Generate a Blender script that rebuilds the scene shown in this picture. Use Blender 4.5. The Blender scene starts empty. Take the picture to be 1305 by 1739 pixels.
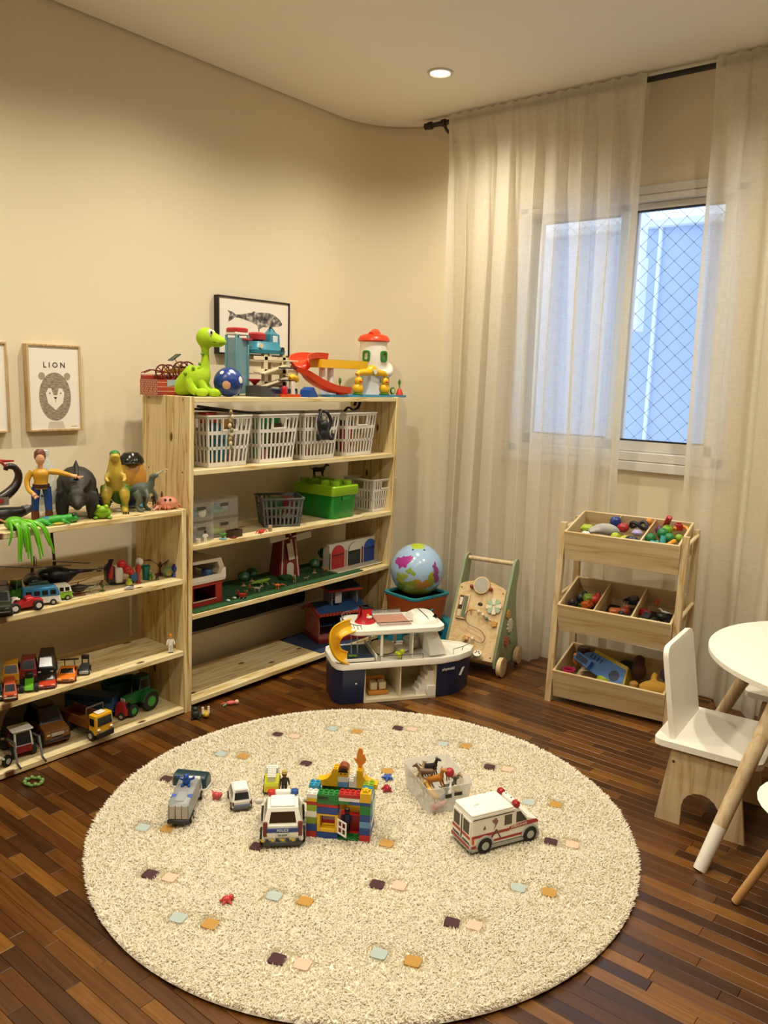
import bpy, bmesh, math, random
import numpy as np
from mathutils import Vector, Matrix
R = math.radians
random.seed(7)
scene = bpy.context.scene
COL = scene.collection

# ---------------------------------------------------------------- camera
CAM_H, FPX, CX, CY = 1.5, 1363.43, 652.5, 869.5
YAW, PITCH, ROLL = .67497, .16404, -.029627
_f = Vector((-math.sin(YAW)*math.cos(PITCH), math.cos(YAW)*math.cos(PITCH), -math.sin(PITCH)))
_r = Vector((math.cos(YAW), math.sin(YAW), 0)); _d = _f.cross(_r)
_c, _s = math.cos(ROLL), math.sin(ROLL)
CR, CD = _c*_r+_s*_d, -_s*_r+_c*_d
cam = bpy.data.objects.new('camera', bpy.data.cameras.new('camera')); COL.objects.link(cam)
cam.matrix_world = Matrix(((CR.x, -CD.x, -_f.x, 0), (CR.y, -CD.y, -_f.y, 0), (CR.z, -CD.z, -_f.z, CAM_H), (0, 0, 0, 1)))
cam.data.sensor_fit = 'VERTICAL'; cam.data.sensor_height = 36; cam.data.lens = FPX/1739*36
cam.data.clip_start = .02
scene.camera = cam
# ---------------------------------------------------------------- world (daylight outside the window)
w = bpy.data.worlds.new('sky'); scene.world = w; w.use_nodes = True
bg = w.node_tree.nodes['Background']; bg.inputs[0].default_value = (.58, .74, 1, 1); bg.inputs[1].default_value = 2.3
# ---------------------------------------------------------------- view
cy = scene.cycles; cy.max_bounces = 6; cy.diffuse_bounces = 4; cy.glossy_bounces = 2; cy.transmission_bounces = 3; cy.transparent_max_bounces = 10; cy.use_adaptive_sampling = True; cy.adaptive_threshold = .07; cy.adaptive_min_samples = 16; cy.caustics_reflective = cy.caustics_refractive = False
vs = scene.view_settings; vs.view_transform = 'Standard'; vs.look = 'None'; vs.exposure = 0; vs.gamma = 1; vs.use_curve_mapping = False
# ---------------------------------------------------------------- downlights (fixtures are built further down)
LAMP_XY = [(-2.38, 3.30), (-2.38, 2.2), (-2.38, 1.1), (-2.38, 0), (-.7, 3.2), (-.7, 2.1), (-.7, 1.0), (-.7, -.1)]
LAMP_W, LAMP_COL, CEIL_Z = 88, (1, .91, .72), 2.93

# ---------------------------------------------------------------- measuring: a pixel of the photograph onto a plane of the room
def ray(px, py): return CR*(px-CX)+CD*(py-CY)+_f*FPX
def PZ(px, py, z=0):
    d = ray(px, py); t = (z-CAM_H)/d.z; return Vector((d.x*t, d.y*t, z))
def PX(px, py, x):
    d = ray(px, py); t = x/d.x; return Vector((x, d.y*t, d.z*t+CAM_H))
def PY(px, py, y):
    d = ray(px, py); t = y/d.y; return Vector((d.x*t, y, d.z*t+CAM_H))
def _u(x, y, z):
    v = Vector((x, y, z-CAM_H)); return CX+FPX*v.dot(CR)/max(v.dot(_f), 1e-6)
def _v(x, y, z):
    v = Vector((x, y, z-CAM_H)); return CY+FPX*v.dot(CD)/max(v.dot(_f), 1e-6)
def YA(px, x, z):
    a, b = -1., 6.
    for _ in range(40):
        m = (a+b)/2
        if _u(x, m, z) > px: b = m
        else: a = m
    return m

# ---------------------------------------------------------------- materials
def lin(h):
    h = h.lstrip('#'); h = ''.join(q*2 for q in h) if len(h) == 3 else h; c = [int(h[i:i+2], 16)/255 for i in (0, 2, 4)]
    return tuple(v/12.92 if v <= .04045 else ((v+.055)/1.055)**2.4 for v in c)+(1,)
_M = {}
def pl(h, rough=.38, metal=0, coat=0, emit=0):
    k = (h, rough, metal, emit)
    if k in _M: return _M[k]
    m = bpy.data.materials.new('plastic '+h); m.use_nodes = True; b = m.node_tree.nodes['Principled BSDF']
    b.inputs['Base Color'].default_value = lin(h); b.inputs['Roughness'].default_value = rough; b.inputs['Metallic'].default_value = metal
    if emit: b.inputs['Emission Color'].default_value = lin(h); b.inputs['Emission Strength'].default_value = emit
    nt = m.node_tree; n = nt.nodes.new('ShaderNodeTexNoise'); n.inputs['Scale'].default_value = 60
    r = nt.nodes.new('ShaderNodeMapRange'); r.inputs[3].default_value = rough*.85; r.inputs[4].default_value = min(1, rough*1.2)
    nt.links.new(n.outputs[0], r.inputs[0]); nt.links.new(r.outputs[0], b.inputs['Roughness'])
    _M[k] = m; return m
def newmat(name):
    m = bpy.data.materials.new(name); m.use_nodes = True
    return m, m.node_tree, m.node_tree.nodes['Principled BSDF']
def ramp(nt, stops):
    r = nt.nodes.new('ShaderNodeValToRGB'); e = r.color_ramp.elements
    while len(e) < len(stops): e.new(.5)
    for q, (p, c) in zip(e, stops): q.position = p; q.color = lin(c) if isinstance(c, str) else c
    return r
def node(nt, t, **kw):
    n = nt.nodes.new(t)
    for k, v in kw.items(): setattr(n, k, v)
    return n
def wood(name, axis, light, mid, dark, rough=.5, freq=1., knots=True, seed=0, tint=0, thin=None):
    """sawn timber, grain running along the given axis"""
    m, nt, b = newmat(name); L = nt.links.new
    tc = node(nt, 'ShaderNodeTexCoord'); mp = node(nt, 'ShaderNodeMapping')
    s = [14*freq]*3; s[axis] = .9*freq; mp.inputs['Scale'].default_value = s; mp.inputs['Location'].default_value = (seed, seed*.7, seed*1.3)
    L(tc.outputs['Object'], mp.inputs[0])
    n1 = node(nt, 'ShaderNodeTexNoise'); n1.inputs['Scale'].default_value = 1.6; n1.inputs['Detail'].default_value = 3; n1.inputs['Distortion'].default_value = .5; L(mp.outputs[0], n1.inputs[0])
    mu = node(nt, 'ShaderNodeMath', operation='MULTIPLY'); mu.inputs[1].default_value = 9; L(n1.outputs[0], mu.inputs[0])
    fr = node(nt, 'ShaderNodeMath', operation='PINGPONG'); fr.inputs[1].default_value = 1; L(mu.outputs[0], fr.inputs[0])
    rp = ramp(nt, [(0, dark), (.22, mid), (.75, light), (1, light)]); L(fr.outputs[0], rp.inputs[0])
    n2 = node(nt, 'ShaderNodeTexNoise'); n2.inputs['Scale'].default_value = 9; n2.inputs['Detail'].default_value = 4; L(mp.outputs[0], n2.inputs[0])
    mx = node(nt, 'ShaderNodeMix', data_type='RGBA', blend_type='MULTIPLY'); mx.inputs[0].default_value = .28
    L(rp.outputs[0], mx.inputs[6]); L(n2.outputs[0], mx.inputs[7]); out = mx.outputs[2]
    if knots:
        mk = node(nt, 'ShaderNodeMapping'); s = [7]*3; s[axis] = 3.2
        if thin is not None: s[thin] = 0
        mk.inputs['Scale'].default_value = s; mk.inputs['Location'].default_value = (seed*3.1, seed, seed*2); L(tc.outputs['Object'], mk.inputs[0])
        vo = node(nt, 'ShaderNodeTexVoronoi'); vo.inputs['Scale'].default_value = .8
        if thin is None: L(mk.outputs[0], vo.inputs[0])
        else:
            vo.voronoi_dimensions = '2D'; sp3 = node(nt, 'ShaderNodeSeparateXYZ'); cb3 = node(nt, 'ShaderNodeCombineXYZ'); L(mk.outputs[0], sp3.inputs[0])
            L(sp3.outputs[axis], cb3.inputs[0]); L(sp3.outputs[3-axis-thin], cb3.inputs[1]); L(cb3.outputs[0], vo.inputs[0])
        kr = ramp(nt, [(0, (1, 1, 1, 1)), (.035, (1, 1, 1, 1)), (.065, (0, 0, 0, 1))]); L(vo.outputs['Distance'], kr.inputs[0])
        mk2 = node(nt, 'ShaderNodeMix', data_type='RGBA'); L(kr.outputs[0], mk2.inputs[0]); L(out, mk2.inputs[6]); mk2.inputs[7].default_value = lin('#5b3517'); out = mk2.outputs[2]
    if tint:
        oi = node(nt, 'ShaderNodeObjectInfo'); hv = node(nt, 'ShaderNodeHueSaturation'); mr = node(nt, 'ShaderNodeMapRange'); mr.inputs[3].default_value = 1-tint; mr.inputs[4].default_value = 1+tint*.5
        L(oi.outputs['Random'], mr.inputs[0]); L(mr.outputs[0], hv.inputs['Value']); L(out, hv.inputs['Color']); out = hv.outputs[0]
    L(out, b.inputs['Base Color']); b.inputs['Roughness'].default_value = rough
    bp = node(nt, 'ShaderNodeBump'); bp.inputs['Strength'].default_value = .08; bp.inputs['Distance'].default_value = .002; L(n2.outputs[0], bp.inputs['Height']); L(bp.outputs[0], b.inputs['Normal'])
    return m
PINE_Y = wood('pine board', 1, '#f3e2b4', '#e9d29b', '#c9a45f', seed=1, thin=2)
PINE_Z = wood('pine upright', 2, '#f0dcaa', '#e6ca8e', '#c39b57', seed=4, thin=1)
BIRCH = wood('birch slats', 0, '#e6cfa4', '#dcc091', '#cba875', knots=False, seed=2, freq=.7)
BIRCH_Z = wood('birch post', 2, '#e6cfa4', '#dabc8c', '#c7a26d', knots=False, seed=5, freq=.8)
BIRCH_Y = wood('birch side', 1, '#e6cfa4', '#dabc8c', '#c7a26d', knots=False, seed=3, freq=.8)
PALE = wood('pale timber', 2, '#e5cda6', '#dcc198', '#cfae80', knots=False, seed=8, freq=.9)
PLY = wood('beech ply', 2, '#ecd0a0', '#e6c591', '#dbb780', knots=False, seed=9, freq=.5)
def paint(name, h, rough=.85, bump=.04, scale=60):
    m, nt, b = newmat(name); b.inputs['Base Color'].default_value = lin(h); b.inputs['Roughness'].default_value = rough
    tc = node(nt, 'ShaderNodeTexCoord'); n = node(nt, 'ShaderNodeTexNoise'); n.inputs['Scale'].default_value = scale; n.inputs['Detail'].default_value = 5
    nt.links.new(tc.outputs['Object'], n.inputs[0]); bp = node(nt, 'ShaderNodeBump'); bp.inputs['Strength'].default_value = bump; bp.inputs['Distance'].default_value = .003
    nt.links.new(n.outputs[0], bp.inputs['Height']); nt.links.new(bp.outputs[0], b.inputs['Normal']); return m
WALL = paint('cream wall paint', '#e8dcc2'); CEILM = paint('white ceiling paint', '#f1ece0'); TRIM = paint('white gloss paint', '#efe8d6', .45, .01)
LACQ = paint('white lacquer', '#f4f0e4', .35, .01); WHITE = '#f3f0e6'
def seethru(name, h, alpha, rough=.25, bump=0):
    m, nt, b = newmat(name); b.inputs['Base Color'].default_value = lin(h); b.inputs['Roughness'].default_value = rough; b.inputs['Alpha'].default_value = alpha
    n = node(nt, 'ShaderNodeTexNoise'); n.inputs['Scale'].default_value = 30; r = node(nt, 'ShaderNodeMapRange'); r.inputs[3].default_value = alpha*.9; r.inputs[4].default_value = min(1, alpha*1.1)
    nt.links.new(n.outputs[0], r.inputs[0]); nt.links.new(r.outputs[0], b.inputs['Alpha']); return m
CLEAR = seethru('frosted clear plastic', '#e4e6e2', .13, .3); CLEAR2 = seethru('clear plastic', '#dfe8ea', .2, .08); GLASSP = seethru('window glass', '#eef4ff', .05, .02)
TEALCLR = seethru('smoky teal plastic', '#7fa9b5', .55, .15); MILKY = seethru('milky plastic', '#e6e6e2', .36, .35); DRAWP = seethru('clear drawer plastic', '#dfe2e0', .13, .3); CASEP = seethru('clear case plastic', '#dfe2e0', .07, .3)
def cloth(name, h, trans, sheer, weave=900):
    m = bpy.data.materials.new(name); m.use_nodes = True; nt = m.node_tree; nt.nodes.clear(); L = nt.links.new
    o = node(nt, 'ShaderNodeOutputMaterial'); tc = node(nt, 'ShaderNodeTexCoord'); mp = node(nt, 'ShaderNodeMapping'); mp.inputs['Scale'].default_value = (14, 14, 160); L(tc.outputs['Object'], mp.inputs[0])
    n = node(nt, 'ShaderNodeTexNoise'); n.inputs['Scale'].default_value = 1.5; n.inputs['Detail'].default_value = 4; L(mp.outputs[0], n.inputs[0])
    mp2 = node(nt, 'ShaderNodeMapping'); mp2.inputs['Scale'].default_value = (220, 220, 10); L(tc.outputs['Object'], mp2.inputs[0])
    n2 = node(nt, 'ShaderNodeTexNoise'); n2.inputs['Scale'].default_value = 1.5; n2.inputs['Detail'].default_value = 3; L(mp2.outputs[0], n2.inputs[0])
    ad = node(nt, 'ShaderNodeMath', operation='ADD'); L(n.outputs[0], ad.inputs[0]); L(n2.outputs[0], ad.inputs[1])
    c = lin(h); rp = ramp(nt, [(.7, tuple(v*.97 for v in c[:3])+(1,)), (1, c)]); hf = node(nt, 'ShaderNodeMath', operation='MULTIPLY'); hf.inputs[1].default_value = .85; L(ad.outputs[0], hf.inputs[0]); L(hf.outputs[0], rp.inputs[0])
    d = node(nt, 'ShaderNodeBsdfDiffuse'); t = node(nt, 'ShaderNodeBsdfTranslucent'); L(rp.outputs[0], d.inputs[0]); L(rp.outputs[0], t.inputs[0])
    bp = node(nt, 'ShaderNodeBump'); bp.inputs['Strength'].default_value = .06; bp.inputs['Distance'].default_value = .002; L(ad.outputs[0], bp.inputs['Height']); L(bp.outputs[0], d.inputs['Normal'])
    m1 = node(nt, 'ShaderNodeMixShader'); m1.inputs[0].default_value = trans; L(d.outputs[0], m1.inputs[1]); L(t.outputs[0], m1.inputs[2])
    tr = node(nt, 'ShaderNodeBsdfTransparent'); m2 = node(nt, 'ShaderNodeMixShader')
    sr = node(nt, 'ShaderNodeMapRange'); sr.inputs[1].default_value = .7; sr.inputs[2].default_value = 1.3; sr.inputs[3].default_value = sheer*1.15; sr.inputs[4].default_value = sheer*.85; L(ad.outputs[0], sr.inputs[0]); L(sr.outputs[0], m2.inputs[0])
    L(m1.outputs[0], m2.inputs[1]); L(tr.outputs[0], m2.inputs[2]); L(m2.outputs[0], o.inputs[0]); return m
LINEN = cloth('sheer linen', '#fbf6ea', .48, .26)

# ---------------------------------------------------------------- mesh builder
class MB:
    def __init__(s): s.v = []; s.f = []; s.m = Matrix()
    def at(s, x=0, y=0, z=0, rz=0, rx=0, ry=0, sc=1):
        s.m = Matrix.Translation((x, y, z)) @ Matrix.Rotation(R(rz), 4, 'Z') @ Matrix.Rotation(R(ry), 4, 'Y') @ Matrix.Rotation(R(rx), 4, 'X') @ Matrix.Diagonal((sc, sc, sc, 1)); return s
    def add(s, vs, fs):
        n = len(s.v); s.v += [tuple(s.m @ Vector(v)) for v in vs]; s.f += [tuple(i+n for i in f) for f in fs]; return s
    def box(s, x0, x1, y0, y1, z0, z1, b=0):
        if x0 > x1: x0, x1 = x1, x0
        if y0 > y1: y0, y1 = y1, y0
        if z0 > z1: z0, z1 = z1, z0
        b = min(b, .49*min(x1-x0, y1-y0, z1-z0))
        if b <= 0:
            return s.add([(x, y, z) for x in (x0, x1) for y in (y0, y1) for z in (z0, z1)], [(0, 1, 3, 2), (4, 6, 7, 5), (0, 4, 5, 1), (2, 3, 7, 6), (0, 2, 6, 4), (1, 5, 7, 3)])
        lo, hi = (x0, y0, z0), (x1, y1, z1); vs = []; ix = {}
        for sx in (0, 1):
            for sy in (0, 1):
                for sz in (0, 1):
                    S = (sx, sy, sz)
                    for a in range(3):
                        ix[S+(a,)] = len(vs); vs.append(tuple((hi[k] if S[k] else lo[k]) if k == a else (hi[k]-b if S[k] else lo[k]+b) for k in range(3)))
        fs = []
        for a in range(3):
            o = [k for k in range(3) if k != a]
            for sg in (0, 1):
                q = []
                for u, v_ in ((0, 0), (1, 0), (1, 1), (0, 1)):
                    S = [0]*3; S[a] = sg; S[o[0]] = u; S[o[1]] = v_; q.append(ix[tuple(S)+(a,)])
                fs.append(tuple(q))
            for u in (0, 1):
                for v_ in (0, 1):
                    S = [0]*3; S[o[0]] = u; S[o[1]] = v_; T = S[:]; T[a] = 1
                    fs.append((ix[tuple(S)+(o[0],)], ix[tuple(T)+(o[0],)], ix[tuple(T)+(o[1],)], ix[tuple(S)+(o[1],)]))
        for sx in (0, 1):
            for sy in (0, 1):
                for sz in (0, 1): fs.append(tuple(ix[(sx, sy, sz, a)] for a in range(3)))
        return s.add(vs, fs)
    def cbox(s, c, d, b=0): return s.box(c[0]-d[0]/2, c[0]+d[0]/2, c[1]-d[1]/2, c[1]+d[1]/2, c[2]-d[2]/2, c[2]+d[2]/2, b)
    def tube(s, pts, r, n=8, closed=False, flat=1):
        pts = [Vector(p) for p in pts]; k = len(pts); rs = list(r) if hasattr(r, '__len__') else [r]*k
        T = []
        for i in range(k):
            a = pts[i-1] if i or closed else pts[0]; c = pts[(i+1) % k] if i < k-1 or closed else pts[-1]
            t = c-a; T.append(t.normalized() if t.length > 1e-9 else Vector((0, 0, 1)))
        u = T[0].orthogonal().normalized()
        if abs(T[0].z) < .9: u = (Vector((0, 0, 1))-T[0]*T[0].z).normalized()
        vs, fs = [], []
        for i in range(k):
            u = (u-T[i]*u.dot(T[i])); u = u.normalized() if u.length > 1e-9 else T[i].orthogonal().normalized(); w_ = T[i].cross(u)
            for j in range(n):
                a = 2*math.pi*j/n; vs.append(tuple(pts[i]+u*math.cos(a)*rs[i]*flat+w_*math.sin(a)*rs[i]))
        for i in range(k if closed else k-1):
            i2 = (i+1) % k
            for j in range(n): fs.append((i*n+j, i*n+(j+1) % n, i2*n+(j+1) % n, i2*n+j))
        if not closed: fs.append(tuple(range(n))[::-1]); fs.append(tuple((k-1)*n+j for j in range(n)))
        return s.add(vs, fs)
    def cyl(s, p, q, r, r2=None, n=14): return s.tube([p, q], [r, r if r2 is None else r2], n)
    def ell(s, c, r, n=14, m=9):
        r = (r, r, r) if not hasattr(r, '__len__') else r; vs = [(c[0], c[1], c[2]+r[2])]; fs = []
        for i in range(1, m):
            t = math.pi*i/m
            for j in range(n): a = 2*math.pi*j/n; vs.append((c[0]+r[0]*math.sin(t)*math.cos(a), c[1]+r[1]*math.sin(t)*math.sin(a), c[2]+r[2]*math.cos(t)))
        vs.append((c[0], c[1], c[2]-r[2])); e = len(vs)-1
        for j in range(n): fs.append((0, 1+j, 1+(j+1) % n)); fs.append((e, 1+(m-2)*n+(j+1) % n, 1+(m-2)*n+j))
        for i in range(m-2):
            for j in range(n): fs.append((1+i*n+j, 1+(i+1)*n+j, 1+(i+1)*n+(j+1) % n, 1+i*n+(j+1) % n))
        return s.add(vs, fs)
    def lathe(s, prof, c=(0, 0, 0), n=20, cap=True):
        vs, fs = [], []; k = len(prof)
        for r, z in prof:
            for j in range(n): a = 2*math.pi*j/n; vs.append((c[0]+r*math.cos(a), c[1]+r*math.sin(a), c[2]+z))
        for i in range(k-1):
            for j in range(n): fs.append((i*n+j, i*n+(j+1) % n, (i+1)*n+(j+1) % n, (i+1)*n+j))
        if cap: fs.append(tuple(range(n))[::-1]); fs.append(tuple((k-1)*n+j for j in range(n)))
        return s.add(vs, fs)
    def prism(s, poly, axis, a0, a1):
        """polygon in the two other axes, extruded along axis"""
        def mk(p, a): return (a, p[0], p[1]) if axis == 0 else (p[0], a, p[1]) if axis == 1 else (p[0], p[1], a)
        n = len(poly); vs = [mk(p, a0) for p in poly]+[mk(p, a1) for p in poly]
        fs = [tuple(range(n))[::-1], tuple(range(n, 2*n))]+[(i, (i+1) % n, n+(i+1) % n, n+i) for i in range(n)]
        return s.add(vs, fs)
    def loft(s, rings, closed=True, cap=True):
        n = len(rings[0]); vs = [p for r_ in rings for p in r_]; fs = []
        for i in range(len(rings)-1):
            for j in range(n if closed else n-1): fs.append((i*n+j, i*n+(j+1) % n, (i+1)*n+(j+1) % n, (i+1)*n+j))
        if cap and closed: fs.append(tuple(range(n))[::-1]); fs.append(tuple((len(rings)-1)*n+j for j in range(n)))
        return s.add(vs, fs)
    def mesh(s, name, mat, ang=38, recalc=True):
        me = bpy.data.meshes.new(name); me.from_pydata(s.v, [], s.f)
        if recalc:
            bm = bmesh.new(); bm.from_mesh(me); bmesh.ops.recalc_face_normals(bm, faces=bm.faces); bm.to_mesh(me); bm.free()
        if ang: me.shade_smooth(); me.set_sharp_from_angle(angle=R(ang))
        me.materials.append(pl(mat) if isinstance(mat, str) else mat); return me
    def put(s, name, mat, parent=None, ang=38, remesh=0, label=None):
        o = bpy.data.objects.new(name, s.mesh(name, mat, ang)); COL.objects.link(o); o.parent = parent
        if remesh:
            md = o.modifiers.new('fuse', 'REMESH'); md.mode = 'VOXEL'; md.voxel_size = remesh; md.use_smooth_shade = True
            sm = o.modifiers.new('relax', 'SMOOTH'); sm.iterations = 4; sm.factor = .5
        if label: o['label'] = label
        return o
def thing(name, label, cat, loc=(0, 0, 0), rz=0, group=None, rx=0, ry=0):
    o = bpy.data.objects.new(name, None); COL.objects.link(o); o.empty_display_size = .05
    o.location = loc; o.rotation_euler = (R(rx), R(ry), R(rz)); return tag(o, label, cat, group)
def tag(o, label=None, cat=None, group=None, kind=None):
    if label: o['label'] = label
    if cat: o['category'] = cat
    if group: o['group'] = group
    if kind: o['kind'] = kind
    return o
def struct(o): o['kind'] = 'structure'; return o
def inst(src, parent=None, loc=None, rz=None):
    c = src.copy(); COL.objects.link(c); c.parent = parent
    if loc is not None: c.location = loc
    if rz is not None: c.rotation_euler = (0, 0, R(rz))
    return c
def copy_tree(o, parent=None):
    c = o.copy(); COL.objects.link(c); c.parent = parent
    for ch in list(o.children): copy_tree(ch, c)
    return c
def move(o, loc, rz=0): o.location = loc; o.rotation_euler = (0, 0, R(rz)); return o
def circ(n, r, c=(0, 0), a0=0, a1=360, ry=None):
    full = abs(a1-a0) >= 360
    return [(c[0]+r*math.cos(R(a0+(a1-a0)*i/(n if full else n-1))), c[1]+(ry or r)*math.sin(R(a0+(a1-a0)*i/(n if full else n-1)))) for i in range(n)]
def rrect(w_, h, r, n=4, c=(0, 0)):
    out = []
    for (sx, sy, a) in ((1, 1, 0), (-1, 1, 90), (-1, -1, 180), (1, -1, 270)):
        out += circ(n, r, (c[0]+sx*(w_/2-r), c[1]+sy*(h/2-r)), a, a+90)
    return out
def text(s, size, parent, name, mat, loc, rot, depth=.0006, sx=1):
    """flat lettering turned into a mesh part"""
    cu = bpy.data.curves.new('letters', 'FONT'); cu.body = s; cu.size = size; cu.align_x = 'CENTER'; cu.align_y = 'CENTER'; cu.extrude = depth; cu.resolution_u = 2
    t = bpy.data.objects.new('letters', cu); COL.objects.link(t)
    dg = bpy.context.evaluated_depsgraph_get(); me = bpy.data.meshes.new_from_object(t.evaluated_get(dg)); bpy.data.objects.remove(t); bpy.data.curves.remove(cu)
    me.name = name; me.materials.clear(); me.materials.append(pl(mat) if isinstance(mat, str) else mat)
    o = bpy.data.objects.new(name, me); COL.objects.link(o); o.parent = parent; o.location = loc; o.rotation_euler = [R(a) for a in rot]; o.scale = (sx, 1, 1); return o
def smoothpts(pts, k=4):
    """Catmull-Rom through the points"""
    P_ = [Vector(p) for p in pts]; out = []
    for i in range(len(P_)-1):
        a = P_[max(i-1, 0)]; b = P_[i]; c = P_[i+1]; d = P_[min(i+2, len(P_)-1)]
        for j in range(k):
            t = j/k; out.append(.5*((2*b)+(c-a)*t+(2*a-5*b+4*c-d)*t*t+(3*b-a-3*c+d)*t**3))
    return out+[P_[-1]]
def chain(b, pts, n=8, k=3, flat=1):
    """smooth tapered limb through (x, y, z, radius) points"""
    q = smoothpts([p[:3] for p in pts], k); rr = smoothpts([(p[3], 0, 0) for p in pts], k)
    return b.tube(q, [max(v.x, .0004) for v in rr], n, flat=flat)

# ================================================================ the room
XL, YW, RC, XR, YB = -3.22, 3.95, .42, 1.7, -1.9
YS = YW-RC
# floor: strip parquet running along x
fb = MB().box(XL-.15, XR+.15, YB-.15, YW+.15, -.06, -.012).put('floor', '#1a0e06'); struct(fb)
def parquet(name, rnd):
    m, nt, b = newmat(name); L = nt.links.new
    if rnd == 'obj': src = node(nt, 'ShaderNodeObjectInfo').outputs['Random']
    else: src = node(nt, 'ShaderNodeNewGeometry').outputs['Random Per Island']
    tone = ramp(nt, [(0, '#3d200a'), (.3, '#4f2c0d'), (.55, '#5e3812'), (.8, '#704618'), (1, '#845620')]); L(src, tone.inputs[0])
    geo = node(nt, 'ShaderNodeNewGeometry'); mp = node(nt, 'ShaderNodeMapping'); mp.inputs['Scale'].default_value = (3, 60, 60); L(geo.outputs['Position'], mp.inputs[0])
    off = node(nt, 'ShaderNodeVectorMath', operation='SCALE'); cmb = node(nt, 'ShaderNodeCombineXYZ'); L(src, cmb.inputs[0]); L(src, cmb.inputs[1]); L(cmb.outputs[0], off.inputs[0]); off.inputs['Scale'].default_value = 90; L(off.outputs[0], mp.inputs['Location'])
    n = node(nt, 'ShaderNodeTexNoise'); n.inputs['Scale'].default_value = 1.3; n.inputs['Detail'].default_value = 6; n.inputs['Distortion'].default_value = .8; L(mp.outputs[0], n.inputs[0])
    g = ramp(nt, [(.3, (.45, .40, .36, 1)), (.6, (1, 1, 1, 1))]); L(n.outputs[0], g.inputs[0])
    mx = node(nt, 'ShaderNodeMix', data_type='RGBA', blend_type='MULTIPLY'); mx.inputs[0].default_value = .75; L(tone.outputs[0], mx.inputs[6]); L(g.outputs[0], mx.inputs[7]); L(mx.outputs[2], b.inputs['Base Color'])
    rr = node(nt, 'ShaderNodeMapRange'); rr.inputs[3].default_value = .22; rr.inputs[4].default_value = .42; L(n.outputs[0], rr.inputs[0]); L(rr.outputs[0], b.inputs['Roughness'])
    bp = node(nt, 'ShaderNodeBump'); bp.inputs['Strength'].default_value = .05; bp.inputs['Distance'].default_value = .001; L(n.outputs[0], bp.inputs['Height']); L(bp.outputs[0], b.inputs['Normal']); return m
PQ, PQ2 = parquet('parquet strip', 'obj'), parquet('parquet field', 'isl')
PW = .043; LENS = (.2, .28, .36, .44, .55); RUG_C, RUG_R = (-1.62, 1.965), .905
pm = {}
def plank_geo(b, l):
    w2 = PW/2-.0005; h = l/2-.0005
    return b.loft([[(-h, -w2, -.012), (h, -w2, -.012), (h, w2, -.012), (-h, w2, -.012)], [(-h, -w2, -.0008), (h, -w2, -.0008), (h, w2, -.0008), (-h, w2, -.0008)], [(-h+.001, -w2+.001, 0), (h-.001, -w2+.001, 0), (h-.001, w2-.001, 0), (-h+.001, w2-.001, 0)]])
for l in LENS: pm[l] = plank_geo(MB(), l).mesh('plank', PQ)
rp_ = random.Random(3); cand = []; y = YB
while y < YW:
    x = XL-rp_.random()*.4
    while x < XR:
        l = rp_.choice(LENS); cx = x+l/2
        a_, e_ = max(x, XL-.1), min(x+l, XR+.1)
        if e_-a_ > .02: cand.append(((a_+e_)/2, y+PW/2, l if abs(e_-a_-l) < 1e-6 else e_-a_))
        x += l
    y += PW
def vis(c):
    if math.hypot(c[0]-RUG_C[0], c[1]-RUG_C[1]) < RUG_R-.12: return False
    if c[0] < -2.85 or c[2] not in pm: return False
    return all(True for _ in [0]) and -40 < _u(c[0], c[1], 0) < 1345 and _v(c[0], c[1], 0) < 1780 and Vector((c[0], c[1], -1.5)).dot(_f) > .3
cand.sort(key=lambda c: (not vis(c), math.hypot(c[0], c[1])))
for c in cand[:300]:
    o = bpy.data.objects.new('plank', pm[c[2]]); COL.objects.link(o); o.parent = fb; o.location = (c[0], c[1], 0)
fbld = MB()
for c in cand[300:]: fbld.at(c[0], c[1], 0); plank_geo(fbld, c[2])
tag(fbld.put('plank_field', PQ2, fb), kind='stuff')

# walls
BACKM = paint('taupe bounce-cutting paint', '#c6b89e')  # invented darker tone on the unseen walls, cuts bounced light
struct(MB().box(XL-.12, XL, YB-.12, YS, -.06, 3.1).put('wall_left', WALL))
arc = [(XL+RC-RC*math.cos(R(a)), YS+RC*math.sin(R(a))) for a in range(0, 91, 5)]
struct(MB().prism(arc+[(XL+RC, YW+.12), (XL-.12, YW+.12), (XL-.12, YS)], 2, -.06, 3.1).put('wall_corner', WALL, ang=20))
WX0, WX1, WZ0, WZ1 = -2.27, -1.13, 1.13, 2.41
ww = MB()
for a in ((XL+RC, WX0, -.06, 3.1), (WX1, XR, -.06, 3.1), (WX0, WX1, -.06, WZ0), (WX0, WX1, WZ1, 3.1)): ww.box(a[0], a[1], YW, YW+.16, a[2], a[3])
struct(ww.put('wall_window', WALL))
struct(MB().box(XR, XR+.12, YB-.12, YW+.16, -.06, 3.1).put('wall_right', BACKM))
struct(MB().box(XL-.12, XR+.12, YB-.12, YB, -.06, 3.1).put('wall_back', BACKM))
g = .012
arc2 = [(XL+RC-(RC-g)*math.cos(R(a)), YS+(RC-g)*math.sin(R(a))) for a in range(0, 91, 5)]
ce = MB().prism([(XL+g, YB+g)]+arc2+[(XR-g, YW-g), (XR-g, YB+g)], 2, CEIL_Z, CEIL_Z+.03).box(XL-.12, XR+.12, YB-.12, YW+.16, CEIL_Z+.03, CEIL_Z+.1)
struct(ce.put('ceiling', CEILM))
struct(MB().box(XL, XL+.014, YB, YS, 0, .185, .003).put('baseboard_left', TRIM))
struct(MB().box(XL+RC, XR, YW-.014, YW, 0, .185, .003).put('baseboard_window', TRIM))

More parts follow.
